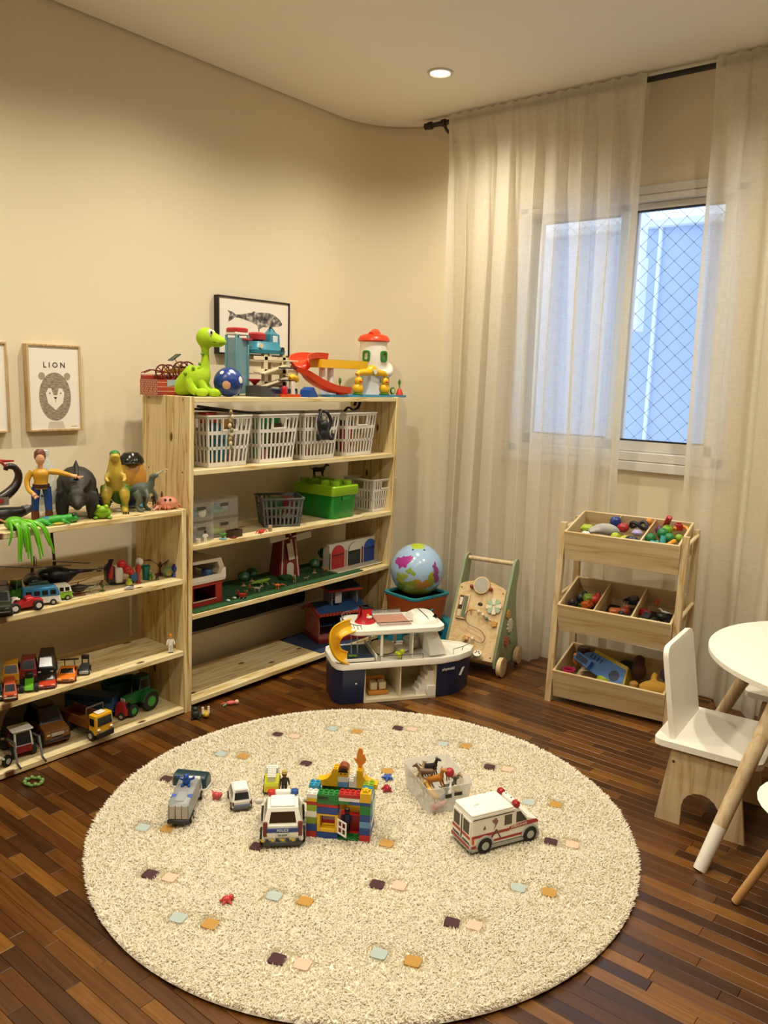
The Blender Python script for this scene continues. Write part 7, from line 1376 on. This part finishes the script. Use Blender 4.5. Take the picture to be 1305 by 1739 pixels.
def wings(b, s):
    b.ell((0, 0, .55*s), (.22*s, .12*s, .12*s), 10, 7); chain(b, [(.15*s, 0, .6*s, .08*s), (.4*s, 0, .78*s, .08*s), (.75*s, 0, .7*s, .02*s)], 7)
    for s_ in (-1, 1): b.loft([[(.2*s, s_*.08*s, .6*s), (-.2*s, s_*.08*s, .56*s), (-.2*s, s_*.08*s, .53*s), (.2*s, s_*.08*s, .57*s)], [(.15*s, s_*.5*s, .95*s), (-.1*s, s_*.45*s, .8*s), (-.1*s, s_*.45*s, .78*s), (.15*s, s_*.5*s, .93*s)], [(-.05*s, s_*.95*s, .86*s), (-.1*s, s_*.93*s, .84*s), (-.1*s, s_*.93*s, .835*s), (-.05*s, s_*.95*s, .85*s)]])
    b.tube([(0, 0, .5*s), (0, 0, .05*s)], .05*s, 6).ell((0, 0, .05*s), (.3*s, .3*s, .06*s), 12, 7); return b
GD = 'small creatures on the second shelf'
for px, x, s, h_, rz, fn, nm, lab in ((155, -2.87, .032, '#b9bfa6', 60, dino, 'pale_dinosaur', 'tiny pale green toy dinosaur beside the small helicopter'), (174, -2.86, .034, '#3f6a2a', 80, wings, 'green_pterosaur', 'tiny green winged toy on a dark base'), (272, -2.92, .08, '#4a1d24', -35, wings, 'maroon_pterosaur', 'maroon winged toy spreading its wings by the upright'), (256, -2.87, .034, '#3f8a26', -20, dino, 'green_frog_figure', 'tiny bright green creature below the maroon winged toy'), (267, -2.855, .026, '#1c1a1c', -40, dino, 'black_creature', 'tiny black creature right of the bright green one')): simple(fn(MB(), s), nm, pl(h_, .45), lab, 'figurine', sp_(px, x, ZB), rz, GD)
rb = thing('red_robot_truck', 'red and white folded toy robot on the second shelf', 'toy robot', sp_(198, -2.92, ZB), -20)
MB().box(-.03, .03, -.045, -.01, .012, .085, .006).put('left_half', '#2b1c20', rb); MB().box(-.032, .034, -.012, .02, .01, .075, .005).put('white_panel', '#cfc6c0', rb); MB().box(-.02, .035, -.04, -.02, .03, .09, .005).put('red_panel', '#b32a2a', rb)
for x, y, z, r_ in ((.01, .02, .085, .02), (.02, .04, .062, .018), (.02, .055, .05, .014)): MB().ell((x, y, z), r_, 12, 8).put('red_dome', '#b8201f', rb)
MB().box(.0, .03, .05, .08, .01, .045, .004).put('blue_block', '#2a5f8a', rb); MB().box(-.02, .02, -.03, .07, 0, .012, .003).put('base', '#1b1820', rb)
simple(MB().ell((0, 0, .012), (.014, .014, .012), 12, 8).box(-.008, .008, -.008, .008, .02, .03, .002), 'yellow_knob_toy', pl('#a9b02a', .4), 'tiny yellow green toy at the foot of the red robot', 'toy', sp_(219, -2.86, ZB))
simple(MB().lathe([(.016, 0), (.008, .006), (.006, .03), (.009, .045), (.013, .06), (.01, .075), (0, .08)], n=12), 'red_stand_toy', pl('#a5362c', .4), 'small red toy on a round foot right of the robot', 'toy', sp_(235, -2.875, ZB))
simple(MB().ell((0, 0, 0), (.016, .018, .018), 12, 8), 'white_bubble', pl('#c9c6c4', .2), 'white bubble on the red stand toy', 'toy', (-2.89, YA(237, -2.89, .68), ZB+.085))
simple(MB().lathe([(.014, 0), (.016, .04), (.02, .06), (.017, .06), (.013, .01), (0, .01)], n=16), 'teal_cup', pl('#146b66', .35), 'dark teal toy cup standing on the second shelf', 'toy cup', sp_(248, -2.9, ZB))
bl2 = thing('orange_capsule_toy', 'orange toy inside a clear green capsule on the second shelf', 'toy', sp_(285, -2.87, ZB)); MB().ell((0, 0, .024), .024, 16, 11).put('capsule', seethru('green capsule', '#7fae7a', .4), bl2); MB().ell((.006, 0, .018), (.012, .012, .014), 12, 8).put('orange_core', '#d98520', bl2)
b = MB().ell((0, 0, .04), .022, 14, 10)
for k in range(5): q = R(72*k); b.tube([(.008*math.cos(q), .008*math.sin(q), .022), (.019*math.cos(q), .019*math.sin(q), 0.002)], .006, 6)
simple(b, 'blue_octopus', pl('#232c8a', .35), 'small dark blue toy octopus by the shelf upright', 'figurine', sp_(300, -2.85, ZB))
t = thing('brown_monkey_figure', 'tiny brown toy figure with raised arm against the upright', 'figurine', sp_(306, -2.9, ZB), -40); figure(t, .06, '#5a4436', '#3a2a20', '#4a3a30', '#3c2f28')
t = thing('grey_shuttle', 'tiny grey toy shuttle on the front edge of the second shelf', 'toy', sp_(219, -2.803, ZB), -110); shell([(-.02, .004), (-.02, .014), (.005, .016), (.02, .008), (.018, .004)], .016, .002).put('body', '#b9b8b4', t); MB().box(-.019, -.005, -.007, .007, .0145, .019, .002).put('dark_fin', '#2f2d2e', t)

ZC = LOW_L[1]
CARS = [('yellow_jeep', 'mustard yellow toy off-roader at the back left of the third shelf', 20, -2.955, .13, .062, .085, '#c08a1e', 'suv', -30), ('red_jeep', 'dark red toy off-roader between the yellow and black ones', 49, -2.95, .13, .064, .088, '#7d1a1c', 'suv', -30), ('black_van', 'black toy van at the back of the third shelf', 80, -2.955, .15, .066, .09, '#17171b', 'van', -32),
        ('orange_red_truck', 'small orange and white toy truck on the third shelf edge', 17, -2.84, .11, .048, .062, '#b5481f', 'van', -25), ('red_sports_car', 'orange red toy coupe with black windows on the third shelf', 80, -2.86, .125, .062, .042, '#bf3a1c', 'sport', -28), ('orange_sports_car', 'orange toy sports car with big rear wing', 115, -2.86, .125, .068, .046, '#dd7418', 'sport', -38)]
for nm, lab, px, x, L, W, H, h_, st, rz in CARS:
    t = thing(nm, lab, 'toy car', sp_(px, x, ZC), rz, 'toy cars on the third shelf'); car(t, L, W, H, h_, st, roof='#1c1b1c' if nm == 'red_sports_car' else None, light='#e8dcc0')
    if nm == 'orange_sports_car': MB().box(-.064, -.05, -.036, .036, .056, .059, .001).put('wing', '#1d1b1b', t); MB().box(-.06, -.055, -.02, -.017, .03, .056).box(-.06, -.055, .017, .02, .03, .056).put('wing_mount', '#1d1b1b', t)
    if nm == 'orange_red_truck': MB().box(.05, .056, -.02, .02, .012, .02).put('white_bumper', '#e0d8c8', t)
t = thing('green_kart', 'bright green and black toy kart on the third shelf', 'toy car', sp_(50, -2.865, ZC), -30, 'toy cars on the third shelf'); shell([(-.045, .012), (-.045, .03), (-.02, .05), (.0, .034), (.045, .022), (.05, .012)], .03, .003).put('body', '#5fae22', t); MB().box(-.03, -.005, -.014, .014, .035, .06, .004).put('seat', '#1c1c1c', t); wheelset(t, (-.034, .034), .026, .016, .016)
t = thing('grey_forklift', 'small grey toy loader right of the orange sports car', 'toy loader', sp_(144, -2.865, ZC), -38, 'toy cars on the third shelf'); shell([(-.035, .01), (-.035, .03), (.0, .036), (.03, .022), (.034, .01)], .032, .003).put('body', '#4b5156', t); MB().box(-.028, -.022, -.014, -.01, .03, .066).box(-.028, -.022, .01, .014, .03, .066).box(-.03, -.018, -.015, .015, .05, .068, .003).put('roll_cage', '#22252a', t); MB().box(.03, .04, -.018, .018, .008, .02, .002).put('bucket', '#9a9ca0', t); wheelset(t, (-.02, .02), .017, .012, .01)
t = thing('dark_toy_car', 'dark toy car cut by the left edge on the third shelf', 'toy car', sp_(-6, -2.87, ZC), -30, 'toy cars on the third shelf'); car(t, .1, .05, .05, '#232a26', 'sport')
t = thing('doctor_figure', 'toy figure in white coat with orange hair alone on the third shelf', 'figurine', sp_(290, -2.815, ZC), -30); figure(t, .085, '#d9a884', '#c9781e', '#e6e2d8', '#d9d4ca', ankle='#2a2220')

ZD = LOW_L[0]
t = thing('brown_offroader', 'large brown toy off-roader on the bottom shelf', 'toy car', sp_(80, -2.955, ZD), -8); car(t, .225, .1, .135, pl('#7a4d20', .4), 'suv', roof='#2a1c16', r=.034); MB().box(.1145, .118, -.025, .025, .05, .064, .002).put('number_plate', '#b8b0a0', t); MB().cyl((-.124, 0, .075), (-.106, 0, .075), .03, n=18).put('spare_wheel', TYRE, t); MB().box(-.06, -.0, -.03, .03, .1355, .141, .003).put('roof_box', '#57504a', t)
dt = thing('yellow_dump_truck', 'yellow cabbed toy dump truck with brown bed at the shelf edge', 'toy truck', sp_(141, -2.905, ZD), 6); MB().box(-.105, .11, -.03, .03, .03, .042, .002).put('chassis', '#1d1b1b', dt)
MB().loft([[(p[0]+.115, p[1], z) for p in rrect(w_, .082, .006, 3)] for z, w_ in ((.03, .05), (.085, .05), (.108, .044))]).put('cab', pl('#d9a318', .4), dt); quad(MB(), [(.141, -.034, .066), (.141, .034, .066), (.138, .032, .1), (.138, -.032, .1)], .0015).put('windscreen', GLS, dt); MB().box(.1395, .146, -.042, .042, .014, .04, .003).put('bumper', '#221f1e', dt); MB().box(.095, .125, -.02, .02, .1085, .114, .002).put('roof_light', '#e8e2d2', dt)
for sg in (-1, 1): MB().box(.1, .128, sg*.041, sg*.0425, .066, .096).put('side_window', GLS, dt); MB().ell((.142, sg*.03, .05), (.004, .008, .006), 10, 7).put('headlight', '#efe6c8', dt)
MB().box(-.11, .085, -.042, .042, .045, .05).box(-.11, .085, -.042, -.038, .05, .085).box(-.11, .085, .038, .042, .05, .085).box(.081, .085, -.038, .038, .05, .1).box(-.11, -.106, -.038, .038, .05, .075).put('tipper_bed', pl('#8c5428', .45), dt); MB().tube([(.078, -.04, .1), (.078, -.04, .13), (.078, .04, .13), (.078, .04, .1)], .004, 6).put('bed_guard', '#5d5a58', dt)
wheelset(dt, (-.085, -.048, .105), .034, .022, .022)
bt2 = thing('blue_trailer_truck', 'toy lorry with blue trailer and red cab on the bottom shelf', 'toy truck', sp_(168, -3.0, ZD), -42-180+180-0); bt2.rotation_euler = (0, 0, R(48)); bt2.rotation_euler = (0, 0, R(30))
MB().box(-.14, .085, -.034, .034, .03, .098, .003).put('trailer', '#1d3f66', bt2); MB().box(-.135, .08, -.0352, -.0342, .04, .07).put('trailer_print', '#3c5f80', bt2); MB().loft([[(p[0]+.115, p[1], z) for p in rrect(w_, .062, .006, 3)] for z, w_ in ((.018, .055), (.05, .052), (.07, .035))]).put('red_cab', '#9a1d22', bt2); quad(MB(), [(.1415, -.024, .048), (.1415, .024, .048), (.133, .02, .066), (.133, -.02, .066)], .0015).put('windscreen', GLS, bt2); wheelset(bt2, (-.115, -.085, .06, .12), .03, .016, .014)
gt2 = thing('green_tractor', 'big green toy tractor with green hubs on the bottom shelf', 'toy tractor', sp_(236, -2.915, ZD), -135); tractor(gt2, .185, '#1b5a24', '#123c1a', hub=pl('#2f8a34', .4)); gt2.rotation_euler = (0, 0, R(-82))
tl = thing('green_trailer', 'dark green toy farm trailer behind the green tractor', 'toy trailer', sp_(204, -3.03, ZD), 75); MB().loft([[(p[0], p[1], z) for p in rrect(.15*k, .09*k, .006, 2)] for z, k in ((.045, .85), (.115, 1), (.113, .94), (.06, .8))]).put('hopper', '#16502a', tl); MB().box(-.06, .06, -.02, .02, .03, .045).put('frame', '#1a1f18', tl); wheelset(tl, (-.03, .03), .04, .026, .018); MB().tube([(.06, 0, .036), (.11, 0, .03)], .005, 6).put('drawbar', '#1a1f18', tl)
wt = thing('white_loader', 'white cabbed red toy loader with grey arms on the bottom shelf', 'toy loader', sp_(34, -2.9, ZD), -8); cabin(wt, -.02, -.015, .035, .05, .045, .105, .07, .1, '#d9d6d2', name='cab'); MB().box(-.025, .045, -.04, .04, .105, .112, .004).put('cab_roof', '#e6e4e0', wt); shell([(-.11, .025), (-.11, .07), (-.025, .075), (.05, .05), (.055, .025)], .062, .004).put('red_body', '#7d161e', wt)
for sg in (-1, 1): MB().tube([(.0, sg*.045, .07), (.08, sg*.046, .085), (.105, sg*.046, .01)], .0045, 7).put('arm', '#6b6c6a', wt); MB().tube([(.105, sg*.046, .01), (.14, sg*.046, .006)], .004, 6).put('fork', '#3a3836', wt)
wheelset(wt, (-.07, .03), .036, .024, .02)
t = thing('dark_green_lorry', 'dark green toy army lorry behind the white loader', 'toy truck', sp_(30, -3.02, ZD), -40); car(t, .2, .09, .12, '#17241a', 'van', r=.026)
t = thing('toy_motorbike', 'white and black toy motorbike cut by the left edge at the bottom', 'toy bike', sp_(0, -2.82, ZD), -70); wheelset(t, (-.035, .035), .0, .022, .012, hub=pl('#d0ccc4', .4)); MB().tube([(-.035, 0, .022), (0, 0, .05), (.035, 0, .022)], .006, 7).put('frame', '#c9c5bd', t)

# ================================================================ toys in the storage rack trays (0 bottom, 1 middle, 2 top)
def in_tray(b, name, mat, lab, cat, k, u, v, h, rz=0, rx=0, ry=0, group=None, remesh=0): return simple(b, name, pl(mat, .4) if isinstance(mat, str) else mat, lab, cat, tray_at(k, u, v, h+(.008, .034, .034)[k]), rz+RKZ, group, rx, ry, remesh)
G2, G1, G0 = 'toys in the top tray', 'toys in the middle tray', 'toys in the bottom tray'
def ball(r_):
    r_ *= 1.15
    return MB().ell((0, 0, r_), r_, 16, 11)
for h_, r_, u, v, hh, nm, lab in (('#1e6b3a', .022, .72, .28, .05, 'dark_green_ball', 'dark green ball at the front left of the right-hand top compartment'), ('#1f7a44', .022, .79, .5, .055, 'emerald_ball', 'emerald ball in the centre of the right-hand top compartment'), ('#2a7d48', .02, .86, .42, .05, 'green_ball', 'mid green ball right of the emerald ball'), ('#7fae2c', .021, .81, .64, .06, 'lime_ball', 'lime ball behind the emerald ball'), ('#5a2450', .018, .74, .7, .05, 'purple_ball', 'purple ball at the back of the right-hand top compartment'), ('#86b02e', .016, .93, .5, .05, 'small_lime_ball', 'small lime ball by the right wall of the top tray')): in_tray(ball(r_), nm, h_, lab, 'ball', 2, u, v, hh, group=G2)
in_tray(MB().tube([(-.075, 0, .012), (-.07, 0, .012), (.075, 0, .012)], [.008, .013, .013], 12), 'red_baton', '#b01f28', 'long red baton sticking up out of the top tray', 'toy', 2, .79, .75, .085, 115, ry=38, group=G2)
in_tray(MB().box(-.016, .016, -.016, .016, 0, .03, .003).cyl((0, 0, .03), (0, 0, .036), .01), 'red_block', '#a81d24', 'red block behind the red baton', 'toy', 2, .89, .8, .07, 20, group=G2)
in_tray(MB().cyl((0, 0, 0), (0, 0, .055), .012, n=14), 'cyan_tube', '#4bb0b4', 'cyan tube standing at the front of the top tray', 'toy', 2, .83, .2, .05, 0, rx=-10, group=G2)
b = MB()
for k in range(6): q = R(60*k); b.tube([(0, 0, .014), (.02*math.cos(q), .02*math.sin(q), .014+.006*(k % 2))], [.011, .007], 8)
in_tray(b, 'teal_star', '#36a0a0', 'teal star-shaped toy next to the cyan tube', 'toy', 2, .77, .18, .055, 0, group=G2)
in_tray(MB().tube([(-.03, 0, .01), (.02, 0, .014), (.03, 0, .016)], [.009, .012, .01], 10), 'orange_peg', '#d8962a', 'orange peg at the front of the right-hand top compartment', 'toy', 2, .9, .22, .06, 60, ry=-15, group=G2)
in_tray(MB().tube([(.03*math.cos(R(q)), .03*math.sin(R(q)), .01) for q in range(0, 200, 20)], .009, 8), 'orange_arch', '#dc8f2e', 'orange arch piece at the back right of the top tray', 'toy', 2, .92, .74, .07, 10, rx=30, group=G2)
b = MB(); chain(b, [(-.07, -.01, .01, .008), (-.04, 0, .02, .02), (0, 0, .026, .028), (.04, 0, .022, .026), (.07, .01, .014, .01)], 12); chain(b, [(-.06, -.03, .01, .006), (-.02, -.02, .02, .014), (.01, 0, .02, .016)], 9)
in_tray(b, 'grey_plush', paint('grey plush', '#a9a8a4', .8, .2, 200), 'crumpled light grey plush in the left of the top tray', 'plush toy', 2, .3, .35, .06, 10, group=G2, remesh=.005)
for h_, dims, u, v, hh, nm, lab, rz in (('#a3b62a', (.06, .05, .035), .13, .45, .05, 'lime_toy', 'lime toy in the left corner of the top tray', 10), ('#e2dfdc', (.05, .03, .025), .16, .22, .055, 'white_block', 'white block in the left corner of the top tray', -15), ('#22367e', (.05, .04, .05), .36, .62, .07, 'blue_toy', 'dark blue toy behind the grey plush', 25), ('#a3262c', (.05, .05, .04), .44, .55, .06, 'red_toy', 'red toy in the middle of the top tray', 0), ('#a9a0d0', (.05, .035, .03), .58, .45, .06, 'lilac_toy', 'lilac toy near the divider of the top tray', 20), ('#1c2440', (.06, .035, .03), .57, .2, .055, 'navy_toy', 'navy toy against the divider at the front of the top tray', -10)): in_tray(MB().box(-dims[0]/2, dims[0]/2, -dims[1]/2, dims[1]/2, 0, dims[2], .012), nm, h_, lab, 'toy', 2, u, v, hh, rz, group=G2)
in_tray(MB().lathe([(.014, 0), (.016, .03), (.01, .036), (.009, .045), (0, .046)], n=14), 'yellow_bottle', '#b9b92c', 'yellow green toy bottle lying in the top tray', 'toy', 2, .47, .2, .06, 40, ry=70, group=G2)
in_tray(ball(.02), 'lime_lump', '#a8bb28', 'round lime toy at the front of the top tray', 'toy', 2, .43, .18, .05, group=G2)
in_tray(MB().tube([(.036*math.cos(R(q)), .026*math.sin(R(q)), .012+.014*math.sin(R(q*2))) for q in range(0, 360, 20)], .009, 8, closed=True), 'black_goggles', '#1b1d22', 'black loop-shaped goggles near the divider of the top tray', 'toy', 2, .56, .68, .075, 20, group=G2)
in_tray(ball(.015), 'orange_lump', '#d68a30', 'small orange toy behind the black goggles', 'toy', 2, .63, .82, .075, group=G2)
rn_ = random.Random(21)
mid = [('#2b2a2e', .08, .35, 'black'), ('#2f7a34', .16, .3, 'green'), ('#c25a22', .21, .38, 'orange'), ('#b83a2a', .25, .55, 'red'), ('#9a8ab0', .24, .7, 'mauve'), ('#7a9a2c', .19, .52, 'olive'), ('#1d1f26', .12, .55, 'dark blue'), ('#cfc8b8', .41, .2, 'cream'), ('#b9602a', .47, .3, 'rust'), ('#8a3a24', .54, .4, 'brown red'), ('#1a1718', .5, .65, 'charcoal'), ('#241f24', .58, .7, 'dark plum'), ('#16181c', .56, .2, 'jet black'), ('#c0521e', .78, .72, 'bright orange'), ('#8a1f24', .71, .42, 'crimson'), ('#1f2420', .85, .45, 'dark green'), ('#b5ae9c', .88, .5, 'beige'), ('#121315', .8, .25, 'ink black'), ('#7fb03a', .72, .15, 'lime green'), ('#26262a', .92, .3, 'dark grey')]
for k, (h_, u, v, cn) in enumerate(mid):
    b = MB()
    if k % 3 == 0: b.ell((0, 0, .02), (.03, .024, .022), 12, 8).ell((.018, .01, .034), .014, 10, 7)
    elif k % 3 == 1: dino(b, .035)
    else: b.box(-.026, .026, -.02, .02, 0, .034, .006).cyl((-.014, -.024, .01), (-.014, .024, .01), .01).cyl((.014, -.024, .01), (.014, .024, .01), .01)
    comp = 'left' if u < .33 else 'centre' if u < .66 else 'right'
    in_tray(b, cn.replace(' ', '_')+'_toy', h_, f'{cn} toy piled in the {comp} compartment of the middle tray', 'toy', 1, u, v, .02+.03*rn_.random(), rn_.uniform(0, 360), rn_.uniform(-20, 20), rn_.uniform(-20, 20), G1)
lbk = thing('letter_cube', 'grey letter cube with a white B in the middle tray', 'toy block', tray_at(1, .76, .3, .075), RKZ-10, G1, rx=35); MB().box(-.018, .018, -.018, .018, 0, .036, .003).put('cube', '#2c2e33', lbk); text('B', .03, lbk, 'letter', '#e6e4de', (0, -.0184, .018), (90, 0, 0))
# bottom tray
hs = thing('blue_toy_camper', 'big blue toy camper with yellow floor tipped up in the bottom tray', 'toy camper', tray_at(0, .36, .48, .05), RKZ-22, G0, rx=-38, ry=14)
BLU = pl('#3f74b8', .4)
MB().prism([(-.13, .0), (-.145, .05), (-.1, .085), (.09, .1), (.13, .0)], 1, -.02, .02).put('side', BLU, hs); MB().prism([(-.15, .0), (-.06, .0), (-.06, .04), (-.15, .045)], 1, -.05, -.02).put('bonnet', BLU, hs)
MB().box(-.14, -.075, -.0515, -.05, .008, .034, .003).put('bonnet_window', '#1d2f5c', hs); MB().cyl((.06, -.0215, .045), (.06, -.019, .045), .026, n=20).put('wheel_opening', '#1b2748', hs); MB().prism([(-.1, .102), (.09, .118), (.145, .0), (.128, .0), (.088, .1), (-.1, .086)], 1, -.018, .04).put('yellow_floor', '#b59a2a', hs)
for k in range(4): MB().box(-.1+k*.02, -.091+k*.02, -.0215, -.0195, .055, .078).put('vent', '#1d2f5c', hs)
cp = thing('pink_cup', 'pink rimmed green toy cup in the left of the bottom tray', 'toy cup', tray_at(0, .09, .3, .03), 0, G0); MB().lathe([(.022, 0), (.026, .05), (.023, .05), (.018, .006), (0, .006)], n=20).put('cup', '#3f7a2a', cp); MB().lathe([(.026, .05), (.032, .053), (.032, .062), (.024, .062), (.022, .05)], n=20).put('rim', '#c22a5c', cp)
in_tray(MB().ell((0, 0, .02), (.014, .012, .02), 12, 8).ell((0, 0, .048), .013, 12, 8), 'orange_figure', '#d8702a', 'orange toy figure behind the pink cup', 'figurine', 0, .1, .62, .06, group=G0)
in_tray(MB().box(-.03, .03, -.03, .03, 0, .07, .01), 'maroon_box', '#3f1518', 'dark maroon box in the back left of the bottom tray', 'toy', 0, .14, .8, .06, 20, group=G0)
in_tray(MB().box(-.08, .06, -.05, .05, 0, .006, .002), 'teal_sheet', '#2a8f96', 'flat teal play sheet below the blue camper', 'toy', 0, .56, .24, .06, 15, rx=-22, group=G0)
in_tray(MB().lathe([(.004, .002), (.02, .006), (.034, .028), (.036, .04), (.033, .04), (.018, .012), (0, .008)], n=22), 'lime_bowl', '#a9b827', 'lime green toy bowl at the front of the bottom tray', 'bowl', 0, .42, .14, .06, 0, rx=-45, ry=20, group=G0)
db = thing('baby_doll', 'small doll in white with tan hat in the bottom tray', 'doll', tray_at(0, .7, .2, .055), RKZ, G0); MB().ell((0, 0, .014), (.026, .02, .016), 12, 8).put('body', '#e2ddd2', db); MB().ell((0, .012, .036), .018, 14, 10).put('head', '#e0c8b4', db); MB().lathe([(.021, 0), (.02, .012), (.01, .02), (0, .021)], (0, .014, .04), n=14).put('hat', '#b9893c', db)
b = MB(); chain(b, [(-.06, 0, .02, .02), (-.02, 0, .03, .034), (.03, 0, .03, .034), (.06, 0, .03, .026)], 12); chain(b, [(.0, .02, .05, .014), (.0, .03, .075, .014), (.008, .032, .09, .012)], 9)
for x in (-.04, .045): chain(b, [(x, -.02, .02, .014), (x+.012, -.04, .008, .013)], 9)
in_tray(b, 'yellow_plush_dog', paint('yellow plush', '#c99a3a', .9, .2, 200), 'yellow plush dog at the right of the bottom tray', 'plush toy', 0, .87, .26, .06, 15, group=G0, remesh=.005)
in_tray(MB().ell((0, 0, .04), (.035, .03, .045), 14, 10).ell((.0, 0, .09), .026, 12, 9), 'brown_plush_bear', paint('brown plush', '#4a2a1c', .9, .2, 200), 'dark brown plush bear at the back of the bottom tray', 'plush toy', 0, .68, .66, .05, 0, group=G0)
in_tray(ball(.03), 'mauve_ball', '#5a4a5c', 'mauve ball at the back right of the bottom tray', 'ball', 0, .93, .7, .06, group=G0)
in_tray(MB().ell((0, 0, .03), (.045, .035, .03), 12, 8), 'black_plush', paint('black plush', '#1c191b', .9, .2, 200), 'black plush lump behind the blue camper', 'plush toy', 0, .56, .78, .05, group=G0)
# what lies underneath in the two upper trays
for k, (tn, cols) in enumerate((('bottom', ()), ('middle', ('#2a2624', '#33302c', '#3a2420', '#1f2430')), ('top', ('#7a8a3a', '#5a6a86', '#8a5a4a', '#9a927e')))):
    for j in range(12 if cols else 0):
        u = .06+.88*(j % 6)/5.4; v = .2+.5*(j//6)
        if k and min(abs(u-.33), abs(u-.66)) < .05: u += .07
        in_tray(MB().box(-.03, .03, -.045, .045, 0, .03 if k == 2 else .026, .008), 'toy_brick', cols[j % 4], 'plain toy brick buried under the other toys in the %s tray' % tn, 'toy', k, u, v, -.03, 0, 13, group='buried toys in the %s tray' % tn)
